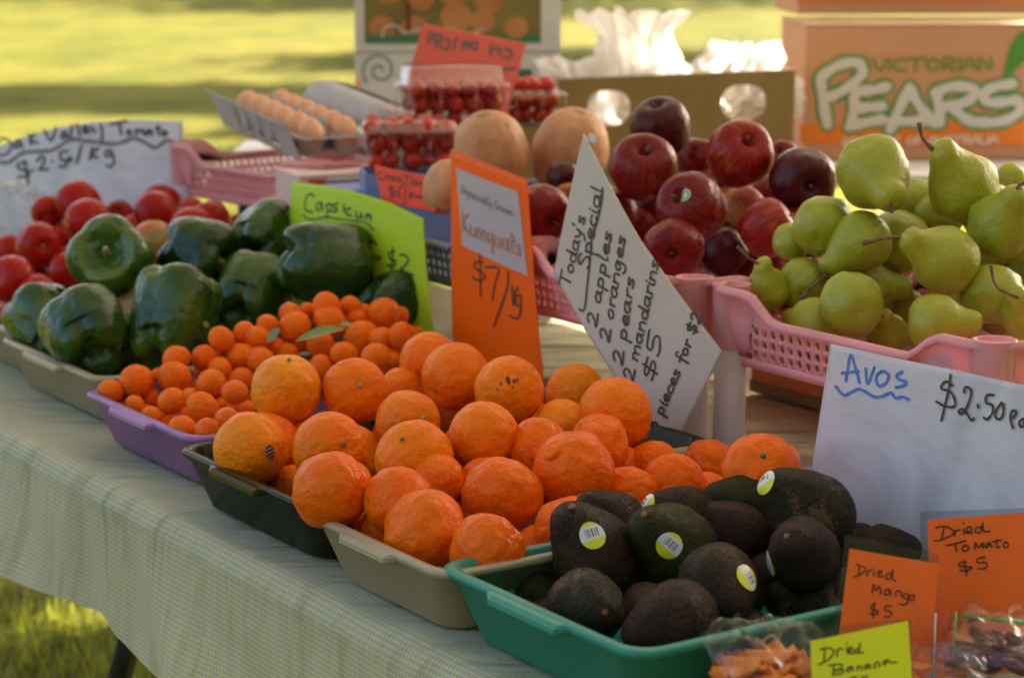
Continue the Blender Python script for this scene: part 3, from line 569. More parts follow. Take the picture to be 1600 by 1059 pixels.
FRUIT = json.loads(r'''[["oranges","navel_orange",[-0.2899,2.3431,0.823],0.0418,[0.898,-0.43,-0.09],null,"large yellow navel orange with a dark oval sticker, front left of black tray",[391,702],"s"],
["oranges","navel_orange",[-0.2635,2.4805,0.8613],0.0418,[0.143,-0.288,0.947],null,"tall yellow navel orange against the kumquats, uppermost left in black tray",[447,608],""],
["oranges","navel_orange",[-0.1838,2.4922,0.8565],0.039,[0.212,-0.897,0.389],null,"round navel orange with square brown stem scar facing out, behind the kumquat tray corner",[555,611],""],
["oranges","navel_orange",[-0.198,2.3041,0.8319],0.0418,[0.45,-0.817,0.361],null,"big navel orange with grey button scar, behind the foremost wrinkled mandarin",[516,703],""],
["oranges","navel_orange",[-0.1035,2.2344,0.84],0.0419,[-0.29,-0.652,0.701],null,"wide navel orange with green stem dot left of top, centre of black tray",[647,716],""],
["oranges","navel_orange",[-0.1184,2.4072,0.8386],0.0371,[0.51,-0.801,0.314],null,"navel orange with small brown stem dot on its right, behind the wide centre orange",[637,660],""],
["oranges","navel_orange",[-0.0668,2.5248,0.8672],0.0402,[-0.585,-0.763,-0.275],null,"clean pale navel orange in front of the kumquats sign bottom left corner",[712,588],""],
["oranges","navel_orange",[-0.0037,2.4434,0.8679],0.0397,[0.241,-0.821,0.517],null,"navel orange with black blemishes beside its stem, below the kumquats sign",[795,610],""],
["oranges","navel_orange",[-0.0309,2.2759,0.8537],0.0385,null,null,"deep orange navel orange directly below the blemished one",[755,682],""],
["oranges","navel_orange",[-0.1332,2.5726,0.8366],0.0317,null,null,"half hidden navel orange behind the square scarred orange",[628,614],""],
["oranges","navel_orange",[-0.1028,2.5948,0.8747],0.0343,null,null,"rear navel orange beside the last kumquats, left of orange sign",[668,560],""],
["oranges","navel_orange",[0.078,2.6188,0.8264],0.037,null,null,"yellowest navel orange, rear right of the blemished one",[899,614],""],
["oranges","navel_orange",[0.1152,2.3731,0.8568],0.0408,null,null,"large navel orange at the foot of the white specials card",[961,646],""],
["oranges","navel_orange",[0.0571,2.4255,0.8276],0.0337,null,null,"yellow navel orange in front of the yellowest one",[878,669],""],
["oranges","navel_orange",[-0.0071,2.3501,0.8066],0.0285,null,null,"hidden yellowish navel orange below the deep orange one",[790,722],""],
["oranges","navel_orange",[-0.2429,2.3674,0.7726],0.0273,null,null,"shaded navel orange low behind the foremost wrinkled mandarin",[462,762],""],
["oranges","navel_orange",[0.0113,2.5528,0.7983],0.0413,null,null,null,[815,668],"f"],
["oranges","navel_orange",[-0.05,2.4397,0.792],0.0373,null,null,null,[732,712],"f"],
["oranges","navel_orange",[0.0049,2.6308,0.8019],0.0392,null,null,null,[806,641],"f"],
["oranges","navel_orange",[-0.2821,2.4191,0.8093],0.0392,null,null,null,[414,695],"f"],
["oranges","navel_orange",[-0.1836,2.4013,0.799],0.0386,null,null,null,[547,715],"f"],
["oranges","navel_orange",[-0.1264,2.4877,0.7945],0.0409,null,null,null,[632,693],"f"],
["oranges","navel_orange",[0.1242,2.4512,0.8279],0.0362,null,null,null,[968,661],"f"],
["oranges","navel_orange",[-0.0618,2.5872,0.8044],0.0363,null,null,null,[721,650],"f"],
["oranges","navel_orange",[-0.2287,2.473,0.7901],0.0411,null,null,null,[494,703],"f"],
["mandarins","mandarin",[-0.1828,2.1273,0.8336],0.0375,null,null,"large wrinkled mandarin overhanging the left corner of tan tray",[517,766],""],
["mandarins","mandarin",[-0.1716,2.1744,0.8252],0.029,[0.386,-0.154,0.909],null,"mandarin peeping out behind the overhanging corner one",[540,760],""],
["mandarins","mandarin",[-0.114,2.108,0.8282],0.0333,null,null,"smooth mandarin second from tray corner, with sheen on its top left",[622,782],""],
["mandarins","mandarin",[-0.0781,2.2004,0.8252],0.0267,null,null,"squat mandarin with a shiny middle, behind the smooth one",[683,750],""],
["mandarins","mandarin",[-0.0098,2.1497,0.8236],0.0385,null,null,"bulky grooved mandarin in the middle of tan tray",[785,772],""],
["mandarins","mandarin",[-0.0242,2.2157,0.8129],0.0309,null,null,"mandarin mostly hidden behind the bulky grooved one",[764,762],""],
["mandarins","mandarin",[-0.1248,2.1339,0.7902],0.0319,null,null,"mandarin tucked behind left side of the biggest front mandarin",[608,828],""],
["mandarins","mandarin",[-0.0845,2.0532,0.8127],0.0382,null,null,"biggest front mandarin bulging over the tan tray rim",[665,829],""],
["mandarins","mandarin",[-0.0231,1.9941,0.8087],0.0353,null,null,"flat lumpy mandarin against the green tray corner",[762,862],""],
["mandarins","mandarin",[-0.0474,2.2227,0.7789],0.0271,null,null,"dark gap mandarin right of the biggest front one",[730,808],""],
["mandarins","mandarin",[0.0551,2.078,0.8101],0.0323,null,null,"mandarin half covered by the avocados at the green tray edge",[887,822],""],
["mandarins","mandarin",[0.0639,2.1943,0.8357],0.0406,[-0.557,-0.548,0.623],null,"smooth mandarin with protruding green navel knob, upper middle",[896,737],""],
["mandarins","mandarin",[0.0289,2.2742,0.84],0.0323,null,null,"mandarin left of the one with the knob",[842,702],""],
["mandarins","mandarin",[0.0942,2.307,0.8333],0.0349,null,null,"mandarin behind the one with the knob, below the specials card",[935,700],""],
["mandarins","mandarin",[0.1225,2.203,0.8072],0.0308,[-0.152,-0.838,-0.525],null,"dotted mandarin just above the avocado tips",[983,775],""],
["mandarins","mandarin",[0.1175,2.3356,0.803],0.0262,null,null,"mandarin peeking over the right shoulder of the knobbed one",[966,732],""],
["mandarins","mandarin",[0.1556,2.3354,0.8096],0.0269,null,null,"bright mandarin below the lowest corner of the specials card",[1020,723],""],
["mandarins","mandarin",[0.1699,2.2222,0.8153],0.031,null,null,"mandarin in front of the bright one, right of centre",[1052,756],""],
["mandarins","mandarin",[0.2263,2.3944,0.7932],0.0297,null,null,"mandarin at the foot of the white rack post",[1112,725],""],
["mandarins","mandarin",[0.2545,2.1639,0.8442],0.0367,[-0.018,-0.742,0.671],null,"rightmost mandarin with a ringed stem button, above the avocados",[1188,736],""],
["mandarins","mandarin",[0.2054,2.2388,0.7948],0.0293,null,null,"low mandarin behind the barcoded dark avocado",[1102,779],""],
["mandarins","mandarin",[0.1835,2.2495,0.7728],0.0274,null,null,"mandarin sliver between two dark avocados",[1068,806],""],
["mandarins","mandarin",[-0.1541,2.1498,0.7762],0.0249,null,null,"mandarin deep in the left corner of tan tray",[565,842],""],
["mandarins","mandarin",[0.0295,2.1021,0.7741],0.0289,null,null,"mandarin in shadow against the green tray wall",[846,866],""],
["mandarins","mandarin",[0.2784,2.2881,0.8142],0.0333,null,null,null,[1201,733],"f"],
["mandarins","mandarin",[0.0799,2.2501,0.7859],0.0348,null,null,null,[917,787],"f"],
["kumquats","kumquat",[-0.5146,2.7267,0.8052],0.0161,null,null,null,[173,611],""],
["kumquats","kumquat",[-0.4837,2.7436,0.8146],0.0228,null,null,null,[214,596],""],
["kumquats","kumquat",[-0.5032,2.7428,0.7851],0.0087,null,null,null,[191,631],""],
["kumquats","kumquat",[-0.4784,2.6941,0.7944],0.0129,null,null,null,[211,633],""],
["kumquats","kumquat",[-0.4654,2.7496,0.7916],0.0131,null,null,null,[238,621],""],
["kumquats","kumquat",[-0.4255,2.656,0.8083],0.0175,null,null,null,[268,626],""],
["kumquats","kumquat",[-0.4359,2.7518,0.8176],0.0219,null,null,null,[273,590],""],
["kumquats","kumquat",[-0.4623,2.7798,0.8156],0.0095,null,null,null,[247,585],""],
["kumquats","kumquat",[-0.4379,2.7831,0.8365],0.018,null,null,null,[276,560],""],
["kumquats","kumquat",[-0.4046,2.804,0.8332],0.0178,null,null,null,[319,559],""],
["kumquats","kumquat",[-0.4098,2.8098,0.8142],0.0112,null,null,null,[315,580],""],
["kumquats","kumquat",[-0.3818,2.7811,0.8234],0.0164,null,null,null,[343,576],""],
["kumquats","kumquat",[-0.3839,2.7188,0.8174],0.0198,null,null,null,[330,599],""],
["kumquats","kumquat",[-0.4093,2.7056,0.8013],0.0139,null,null,null,[298,621],""],
["kumquats","kumquat",[-0.3797,2.6056,0.8113],0.0196,null,null,null,[316,636],""],
["kumquats","kumquat",[-0.4475,2.636,0.7937],0.0129,null,null,null,[237,650],""],
["kumquats","kumquat",[-0.4341,2.6476,0.7811],0.0121,null,null,null,[257,662],""],
["kumquats","kumquat",[-0.3922,2.5228,0.8041],0.0167,null,null,null,[285,670],""],
["kumquats","kumquat",[-0.3598,2.5026,0.8053],0.016,null,null,null,[324,674],""],
["kumquats","kumquat",[-0.4141,2.682,0.7831],0.0107,null,null,null,[288,650],""],
["kumquats","kumquat",[-0.3422,2.5444,0.8108],0.0151,null,null,null,[354,655],""],
["kumquats","kumquat",[-0.346,2.658,0.8187],0.0163,null,null,null,[367,613],""],
["kumquats","kumquat",[-0.3522,2.7689,0.8131],0.0151,null,null,null,[377,591],""],
["kumquats","kumquat",[-0.3533,2.6984,0.7903],0.0108,null,null,null,[366,636],""],
["kumquats","kumquat",[-0.3346,2.6837,0.7921],0.0107,null,null,null,[386,638],""],
["kumquats","kumquat",[-0.37,2.7089,0.7911],0.0108,null,null,null,[347,633],""],
["kumquats","kumquat",[-0.3824,2.8359,0.8333],0.0112,null,null,null,[350,551],""],
["kumquats","kumquat",[-0.3579,2.8191,0.8318],0.0192,null,null,null,[377,557],""],
["kumquats","kumquat",[-0.383,2.8154,0.856],0.0172,null,null,null,[346,530],""],
["kumquats","kumquat",[-0.3564,2.8444,0.8595],0.0154,null,null,null,[381,519],""],
["kumquats","kumquat",[-0.338,2.8391,0.8524],0.0177,null,null,null,[403,529],""],
["kumquats","kumquat",[-0.3267,2.8624,0.8666],0.0146,null,null,null,[418,507],""],
["kumquats","kumquat",[-0.316,2.8616,0.8365],0.0136,null,null,null,[432,542],""],
["kumquats","kumquat",[-0.3301,2.7996,0.8309],0.0184,null,null,null,[407,563],""],
["kumquats","kumquat",[-0.2992,2.8959,0.8747],0.0164,null,null,null,[454,491],""],
["kumquats","kumquat",[-0.2924,2.8747,0.862],0.0211,null,null,null,[460,510],""],
["kumquats","kumquat",[-0.2907,2.8858,0.8384],0.0157,null,null,null,[464,534],""],
["kumquats","kumquat",[-0.3003,2.8497,0.8289],0.0161,null,null,null,[449,553],""],
["kumquats","kumquat",[-0.2787,2.9213,0.8734],0.0132,null,null,null,[481,487],""],
["kumquats","kumquat",[-0.252,2.9076,0.8809],0.0213,null,null,null,[510,482],""],
["kumquats","kumquat",[-0.2467,2.8919,0.8655],0.0222,null,null,null,[515,502],""],
["kumquats","kumquat",[-0.2221,2.9379,0.8779],0.0156,null,null,null,[547,479],""],
["kumquats","kumquat",[-0.2136,2.9307,0.86],0.0166,null,null,null,[556,500],""],
["kumquats","kumquat",[-0.2567,2.8559,0.8415],0.02,null,null,null,[500,537],""],
["kumquats","kumquat",[-0.2486,2.7915,0.8244],0.0158,null,null,null,[503,572],""],
["kumquats","kumquat",[-0.2201,2.7945,0.84],0.0174,null,null,null,[537,553],""],
["kumquats","kumquat",[-0.2033,2.8743,0.8466],0.0234,null,null,null,[564,528],""],
["kumquats","kumquat",[-0.1742,2.8514,0.8483],0.0177,null,null,null,[596,531],""],
["kumquats","kumquat",[-0.1777,2.9413,0.8665],0.0232,null,null,null,[598,491],""],
["kumquats","kumquat",[-0.1565,2.9807,0.8576],0.0135,null,null,null,[624,493],""],
["kumquats","kumquat",[-0.146,2.8369,0.856],0.0193,null,null,null,[628,525],""],
["kumquats","kumquat",[-0.1764,2.7546,0.8442],0.0187,null,null,null,[587,558],""],
["kumquats","kumquat",[-0.1573,2.8325,0.8258],0.0128,null,null,null,[615,561],""],
["kumquats","kumquat",[-0.2031,2.95,0.8683],0.0117,null,null,null,[570,487],""],
["kumquats","kumquat",[-0.3408,2.7991,0.7774],0.0096,null,null,null,[396,625],""],
["kumquats","kumquat",[-0.2113,2.917,0.8142],0.0151,null,null,null,[558,555],"f"],
["kumquats","kumquat",[-0.342,2.6526,0.78],0.0156,null,null,null,[373,662],"f"],
["kumquats","kumquat",[-0.3856,2.568,0.7781],0.0162,null,null,null,[303,689],"f"],
["kumquats","kumquat",[-0.1705,2.9481,0.8293],0.0155,null,null,null,[607,531],"f"],
["kumquats","kumquat",[-0.1947,2.9413,0.8039],0.0148,null,null,null,[579,561],"f"],
["kumquats","kumquat",[-0.4267,2.7544,0.7691],0.0161,null,null,null,[286,647],"f"],
["kumquats","kumquat",[-0.3966,2.6112,0.7779],0.0162,null,null,null,[297,676],"f"],
["kumquats","kumquat",[-0.2382,2.8898,0.8216],0.016,null,null,null,[525,553],"f"],
["kumquats","kumquat",[-0.3586,2.7544,0.7795],0.0156,null,null,null,[368,634],"f"],
["kumquats","kumquat",[-0.1427,2.9488,0.8116],0.0155,null,null,null,[639,551],"f"],
["kumquats","kumquat",[-0.3644,2.6979,0.7637],0.0149,null,null,null,[353,668],"f"],
["kumquats","kumquat",[-0.1359,2.9707,0.8301],0.0157,null,null,null,[647,525],"f"],
["kumquats","kumquat",[-0.4698,2.7233,0.7728],0.0148,null,null,null,[228,651],"f"],
["kumquats","kumquat",[-0.4086,2.7796,0.7629],0.0147,null,null,null,[313,647],"f"],
["kumquats","kumquat",[-0.4378,2.6795,0.7777],0.015,null,null,null,[258,657],"f"],
["kumquats","kumquat",[-0.2536,2.8562,0.8073],0.0156,null,null,null,[504,577],"f"],
["kumquats","kumquat",[-0.4434,2.7153,0.7656],0.0143,null,null,null,[259,661],"f"],
["kumquats","kumquat",[-0.3541,2.7812,0.7645],0.0161,null,null,null,[378,645],"f"],
["kumquats","kumquat",[-0.1659,2.8675,0.8172],0.0162,null,null,null,[607,563],"f"],
["kumquats","kumquat",[-0.3786,2.8029,0.7932],0.0164,null,null,null,[351,606],"f"],
["kumquats","kumquat",[-0.4058,2.7826,0.7946],0.0154,null,null,null,[315,609],"f"],
["kumquats","kumquat",[-0.3464,2.837,0.8043],0.0161,null,null,null,[394,585],"f"],
["kumquats","kumquat",[-0.4003,2.659,0.7634],0.0152,null,null,null,[302,680],"f"],
["kumquats","kumquat",[-0.1682,2.9249,0.7918],0.0146,null,null,null,[609,578],"f"],
["kumquats","kumquat",[-0.3435,2.8286,0.7661],0.0149,null,null,null,[397,630],"f"],
["kumquats","kumquat",[-0.2703,2.8829,0.8003],0.016,null,null,null,[488,578],"f"],
["kumquats","kumquat",[-0.2385,2.9046,0.7925],0.016,null,null,null,[527,582],"f"],
["kumquats","kumquat",[-0.4564,2.7636,0.7652],0.0144,null,null,null,[252,649],"f"],
["kumquats","kumquat",[-0.3878,2.7999,0.7643],0.0149,null,null,null,[341,640],"f"],
["kumquats","kumquat",[-0.1621,2.9626,0.7887],0.0148,null,null,null,[618,573],"f"],
["tomatoes","tomato",[-0.7532,3.7535,0.9156],0.04,null,null,"topmost tomato of the heap under the white tomato sign",[122,317],""],
["tomatoes","tomato",[-0.8114,3.7784,0.8966],0.028,null,null,"tomato behind and left of the topmost one",[75,331],""],
["tomatoes","tomato",[-0.7073,3.6091,0.9019],0.0385,null,null,"tomato just below the topmost one, shiny",[139,347],""],
["tomatoes","tomato",[-0.6923,3.8118,0.8865],0.026,null,null,"small tomato in the dip right of the topmost one",[187,336],""],
["tomatoes","tomato",[-0.5936,3.6037,0.9167],0.0363,null,null,"round tomato near right of heap under the sign",[244,334],""],
["tomatoes","tomato",[-0.6288,3.8834,0.8965],0.0345,null,null,"tomato rising behind the round right hand one",[253,319],""],
["tomatoes","tomato",[-0.5019,3.5713,0.9071],0.036,null,null,"plump tomato at the right end behind the capsicums",[326,347],""],
["tomatoes","tomato",[-0.521,3.5123,0.9037],0.0354,null,null,"long tomato partly under the right end one",[300,358],""],
["tomatoes","tomato",[-0.7792,3.554,0.8701],0.037,[0.4,-0.909,0.117],null,"tomato with green stem dot, left middle of heap",[62,384],""],
["tomatoes","tomato",[-0.7199,3.658,0.8711],0.0326,null,null,"tomato above the left shoulder of the yellow ringed capsicum",[137,369],""],
["tomatoes","tomato",[-0.7784,3.7347,0.8566],0.0266,null,null,"small dark tomato in the middle left gap",[98,372],""],
["tomatoes","tomato",[-0.8716,3.7356,0.8352],0.0266,null,null,"tomato cut by the left picture edge, upper one",[15,391],""],
["tomatoes","tomato",[-0.7856,3.3756,0.8429],0.0362,null,null,"large tomato at the left picture edge, middle height",[19,437],""],
["tomatoes","tomato",[-0.7388,3.337,0.8271],0.0289,null,null,"bright low tomato above the folded capsicum",[58,459],""],
["tomatoes","tomato",[-0.7221,3.4946,0.838],0.0291,null,null,"tomato touching left side of the yellow ringed capsicum",[106,423],""],
["tomatoes","tomato",[-0.8326,3.5163,0.7803],0.022,null,null,"small tomato low at the left picture edge",[7,474],""],
["tomatoes","tomato",[-0.7629,3.2535,0.798],0.0282,null,null,"lowest tomato beside the tan capsicum tray corner",[16,503],""],
["tomatoes","tomato",[-0.4678,3.6596,0.8895],0.0174,null,null,"tiny bit of tomato right of the long one",[369,352],""],
["tomatoes","tomato",[-0.581,3.4932,0.8855],0.0353,null,null,"orange tinged unripe tomato between two capsicums",[240,378],""],
["tomatoes","tomato",[-0.5945,3.7332,0.824],0.0317,null,null,null,[264,401],"f"],
["tomatoes","tomato",[-0.8152,3.5904,0.8131],0.0357,null,null,null,[38,432],"f"],
["tomatoes","tomato",[-0.7335,3.6098,0.8315],0.0321,null,null,null,[117,412],"f"],
["tomatoes","tomato",[-0.775,3.7212,0.7918],0.0356,null,null,null,[101,432],"f"],
["tomatoes","tomato",[-0.7636,3.4022,0.7834],0.0345,null,null,null,[49,491],"f"],
["tomatoes","tomato",[-0.5238,3.6694,0.8594],0.0347,null,null,null,[319,378],"f"],
["tomatoes","tomato",[-0.6433,3.7198,0.8683],0.0317,null,null,null,[217,363],"f"],
["tomatoes","tomato",[-0.5846,3.8106,0.8227],0.0346,null,null,null,[284,392],"f"],
["tomatoes","tomato",[-0.8367,3.672,0.8016],0.0346,null,null,null,[35,430],"f"],
["tomatoes","tomato",[-0.56,3.7966,0.8851],0.032,null,null,null,[302,339],"f"],
["tomatoes","tomato",[-0.6635,3.8371,0.8451],0.0316,null,null,null,[217,369],"f"],
["tomatoes","tomato",[-0.7154,3.7074,0.8262],0.0325,null,null,null,[151,403],"f"],
["tomatoes","tomato",[-0.7341,3.7778,0.8023],0.0336,null,null,null,[147,414],"f"],
["tomatoes","tomato",[-0.6035,3.8824,0.8217],0.0353,null,null,null,[277,384],"f"],
["tomatoes","tomato",[-0.7629,3.4661,0.7876],0.0321,null,null,null,[63,475],"f"],
["capsicums","capsicum",[-0.5855,3.1491,0.9097],0.0581,[-0.048,-0.898,0.436],null,"capsicum with its stem end facing out, ringed with yellow",[175,406],""],
["capsicums","capsicum",[-0.4691,3.2131,0.9065],0.0554,[0.741,-0.457,-0.491],null,"glossy capsicum right of the yellow ringed one, lying on its side",[309,399],""],
["capsicums","capsicum",[-0.3777,3.2878,0.9227],0.0469,[0.771,-0.482,-0.416],null,"rear capsicum nearest the green price card left edge",[413,371],""],
["capsicums","capsicum",[-0.2689,3.0837,0.9134],0.0606,[0.955,-0.266,-0.134],null,"largest capsicum with broad white sheen, in front of the green price card",[507,413],""],
["capsicums","capsicum",[-0.3816,3.135,0.8627],0.0524,[0.143,-0.579,0.803],null,"dull dark capsicum above the kumquats",[392,458],""],
["capsicums","capsicum",[-0.4694,2.951,0.8593],0.0582,[-0.091,-0.323,0.942],null,"upright ribbed capsicum behind the first kumquats",[268,497],""],
["capsicums","capsicum",[-0.582,2.9274,0.8423],0.0578,[0.765,-0.09,0.638],null,"big dark capsicum hanging over the tan tray rim",[136,521],""],
["capsicums","capsicum",[-0.6731,3.0898,0.8198],0.0499,[0.656,-0.067,0.752],null,"folded capsicum at far left corner of tan tray",[72,512],""],
["capsicums","capsicum",[-0.1742,3.0388,0.8645],0.0417,[0.696,-0.386,0.606],null,"shaded capsicum behind the rear kumquats, under the green card",[608,474],""],
["capsicums","capsicum",[-0.3476,3.3149,0.8599],0.0395,null,null,"capsicum deep between the dull and the largest one",[448,430],""],
["capsicums","capsicum",[-0.2195,3.174,0.8554],0.0457,null,null,null,[568,459],"f"],
["capsicums","capsicum",[-0.5461,3.0258,0.8039],0.0426,null,null,null,[198,542],"f"],
["capsicums","capsicum",[-0.4772,3.0907,0.8033],0.043,null,null,null,[285,529],"f"],
["capsicums","capsicum",[-0.4896,3.1709,0.7913],0.0429,null,null,null,[284,526],"f"],
["capsicums","capsicum",[-0.2602,3.2689,0.8382],0.043,null,null,null,[533,460],"f"],
["capsicums","capsicum",[-0.5821,3.1205,0.7972],0.0417,null,null,null,[177,530],"f"],
["capsicums","capsicum",[-0.4101,3.2205,0.8359],0.0416,null,null,null,[373,470],"f"],
["apples","apple",[0.2074,3.0409,1.1137],0.042,[-0.213,-0.349,0.913],null,"topmost apple, very dark purple, at the peak of the heap",[1032,199],""],
["apples","apple",[0.1767,2.9351,1.0691],0.045,[0.038,-0.692,0.721],null,"red apple with stem dimple showing, below the darkest one",[1004,262],""],
["apples","apple",[0.234,2.8128,1.0311],0.045,[-0.574,-0.659,0.486],null,"apple with the round green sticker",[1081,324],""],
["apples","apple",[0.2079,2.7653,0.9852],0.0386,[-0.149,-0.979,-0.136],null,"lowest apple resting by the pink rim right of the specials card",[1053,387],""],
["apples","apple",[0.3077,2.9327,1.0876],0.0449,[0.231,-0.78,0.582],null,"upper right bright red apple with small stem pit",[1156,241],""],
["apples","apple",[0.3864,2.8874,1.0574],0.0444,[0.212,-0.969,-0.126],null,"rightmost dark apple beside the pears",[1253,282],""],
["apples","apple",[0.3282,2.7662,1.01],0.0377,[0.815,-0.115,0.568],null,"brownish apple between the rightmost one and the pink rim",[1200,357],""],
["apples","apple",[0.288,2.9274,0.9548],0.0331,null,null,"dark apple low between the lowest and the brownish one",[1131,394],""],
["apples","apple",[0.3198,2.9992,1.0031],0.0338,null,null,"shaded yellowish apple in the centre gap",[1160,328],""],
["apples","apple",[0.2683,3.1054,1.061],0.033,null,null,"striped apple behind the two upper red ones",[1093,250],""],
["apples","apple",[0.0395,2.9622,1.0036],0.0404,[0.5,-0.826,-0.261],null,"apple showing between the kumquats sign and the specials card",[845,333],""],
["apples","apple",[0.0828,3.1076,1.0008],0.0276,null,null,"yellow flushed apple behind left edge of specials card",[890,315],""],
["apples","apple",[0.0742,3.1401,1.0312],0.025,null,null,"dark apple below the right pumpkin",[880,278],""],
["apples","apple",[0.1808,3.0035,0.981],0.024,null,null,"small orange red apple beside edge of the specials card",[1003,352],""],
["apples","apple",[0.3975,3.1726,1.0574],0.0243,null,null,"apple peeping over the rear right",[1225,246],""],
["apples","apple",[0.1365,2.9717,0.9961],0.0405,null,null,"apple behind the middle of the specials card",[955,340],""],
["apples","apple",[0.2829,3.0663,1.018],0.0345,null,null,"shaded apple in the gap right of the stickered one",[1112,302],""],
["apples","apple",[0.2059,3.0239,1.0088],0.0322,null,null,"shaded apple in the gap left of the stickered one",[1030,318],""],
["apples","apple",[0.3645,3.0419,1.0138],0.0324,null,null,"shaded apple in the gap below the upper right one",[1205,310],""],
["apples","apple",[0.3797,2.8531,0.9876],0.0376,null,null,null,[1248,369],"f"],
["apples","apple",[0.2116,2.9115,0.9374],0.0361,null,null,null,[1044,417],"f"],
["apples","apple",[0.3959,2.9256,0.9881],0.0378,null,null,null,[1256,356],"f"],
["apples","apple",[0.343,2.9778,0.9355],0.0367,null,null,null,[1187,407],"f"],
["apples","apple",[0.2629,2.9874,0.9612],0.0353,null,null,null,[1096,377],"f"],
["apples","apple",[0.3233,3.0496,0.9376],0.0363,null,null,null,[1157,392],"f"],
["pears","pear",[0.4345,2.6004,1.1007],0.0445,[0.202,-0.898,-0.39],null,"topmost fat pear pointing its neck down at the viewer",[1366,270],""],
["pears","pear",[0.5397,2.5975,1.0841],0.043,[-0.606,-0.375,0.701],null,"tall pear with long upright stem against the carton",[1503,292],""],
["pears","pear",[0.5745,2.5422,1.0454],0.0377,[0.222,-0.599,0.769],null,"pear cut by the right picture edge with stem at its top",[1562,352],""],
["pears","pear",[0.5003,2.4916,1.0121],0.0393,[-0.85,-0.215,0.48],null,"pear lying with its long stem pointing left, centre of heap",[1475,406],""],
["pears","pear",[0.4176,2.58,1.02],0.036,[-0.719,-0.251,-0.648],null,"pear sloping down left with stem over its neighbour",[1345,378],""],
["pears","pear",[0.3772,2.6169,1.0349],0.0365,[0.315,-0.756,0.574],null,"smooth round pear left below the topmost one",[1286,352],""],
["pears","pear",[0.3441,2.6448,1.0105],0.0236,null,null,"pear sliver at the left of heap",[1238,378],""],
["pears","pear",[0.477,2.6593,1.0091],0.0387,[0.454,-0.882,-0.125],null,"scratched pear behind the long stemmed centre one",[1404,377],""],
["pears","pear",[0.5055,2.7112,1.0517],0.0297,null,null,"pear glimpsed between the two top ones",[1430,315],""],
["pears","pear",[0.3059,2.5835,0.9619],0.0262,[-0.309,-0.414,0.857],null,"small leftmost pear with stem leaning to the apples",[1197,452],""],
["pears","pear",[0.3531,2.6035,0.9656],0.0326,[0.191,-0.618,0.763],null,"plain pear second from left at the pink rim",[1255,443],""],
["pears","pear",[0.3898,2.4722,0.9643],0.0377,[-0.036,-0.816,0.577],null,"flat topped pear on the pink rim, below the sloping pear",[1328,474],""],
["pears","pear",[0.4908,2.657,0.9189],0.0286,[-0.206,-0.593,0.778],null,"slim pear with its brown stem standing up",[1418,490],""],
["pears","pear",[0.4501,2.5567,0.9121],0.0245,[-0.309,-0.666,0.679],null,"small pear at the rim with curled dark stem",[1388,522],""],
["pears","pear",[0.4808,2.4282,0.9499],0.032,[0.99,-0.141,-0.028],null,"pear lying sideways at the very front of the rim",[1462,504],""],
["pears","pear",[0.5588,2.4909,0.9731],0.0357,[-0.154,-0.75,0.643],null,"spotted pear right of the front sideways one",[1552,458],""],
["pears","pear",[0.5881,2.4534,0.9542],0.0279,[-0.39,-0.7,0.598],null,"pear at right picture edge with arched stem",[1602,492],""],
["pears","pear",[0.6521,2.8383,1.0666],0.0201,null,null,"rear pear peeping at the upper right",[1578,278],""],
["pears","pear",[0.5374,2.5713,0.95],0.0292,null,null,"shadowed pear beneath the centre one",[1500,470],""],
["pears","pear",[0.5294,2.6866,1.0365],0.0318,null,null,"shaded pear in the gap between the topmost and the long stemmed one",[1465,338],""],
["pears","pear",[0.5794,2.6515,0.9959],0.03,null,null,"shaded pear in the gap right of the long stemmed one",[1535,395],""],
["pears","pear",[0.597,2.6041,0.9371],0.0353,null,null,null,[1568,479],"f"],
["pears","pear",[0.4242,2.6166,0.9576],0.038,null,null,null,[1344,450],"f"],
["pears","pear",[0.6132,2.5985,1.0294],0.0358,null,null,null,[1595,362],"f"],
["pears","pear",[0.5937,2.7181,0.9577],0.0381,null,null,null,[1533,429],"f"],
["pears","pear",[0.3576,2.5249,0.9256],0.0352,null,null,null,[1273,512],"f"],
["pears","pear",[0.6014,2.7144,1.0385],0.0361,null,null,null,[1548,331],"f"],
["pears","pear",[0.6387,2.6558,0.9641],0.0362,null,null,null,[1607,434],"f"],
["avocados","avocado",[0.0787,1.9827,0.8083],0.04,[-0.387,-0.269,0.882],[-0.091,-0.739,0.667,-20],"avocado with slanted sticker near its top, left side of tray",[930,868],""],
["avocados","avocado",[0.0993,2.0373,0.8243],0.0298,[-0.776,-0.013,0.63],[-0.292,-0.946,0.14,35],"avocado leaning out behind with neck against the mandarins",[960,818],""],
["avocados","avocado",[0.1539,1.9857,0.8181],0.0376,[-0.556,-0.489,0.672],[-0.194,-0.945,0.265,40],"roundest greenish avocado with big upright sticker in centre",[1054,851],""],
["avocados","avocado",[0.1706,2.0918,0.8188],0.028,[-0.955,-0.078,0.285],[-1.455,-0.191,0.407,-25],"dark avocado behind the roundest, sticker at its left tip",[1068,803],""],
["avocados","avocado",[0.2223,2.0839,0.7999],0.0318,[-0.86,-0.042,0.509],null,"rough purple avocado behind the roundest one",[1150,835],""],
["avocados","avocado",[0.2372,2.1376,0.8181],0.0286,[-0.986,-0.125,0.114],null,"green dull avocado lying behind with stem end to the left",[1165,785],""],
["avocados","avocado",[0.2877,2.0203,0.8392],0.0393,[-0.799,-0.026,0.601],[-0.922,-0.141,0.664,15],"large topmost avocado with bold barcode sticker, against the white board",[1268,802],""],
["avocados","avocado",[0.2679,1.928,0.8259],0.033,[-0.406,-0.718,0.565],[-1.411,-0.321,-0.265,60],"brown avocado with stem nub, below the large topmost one",[1255,866],""],
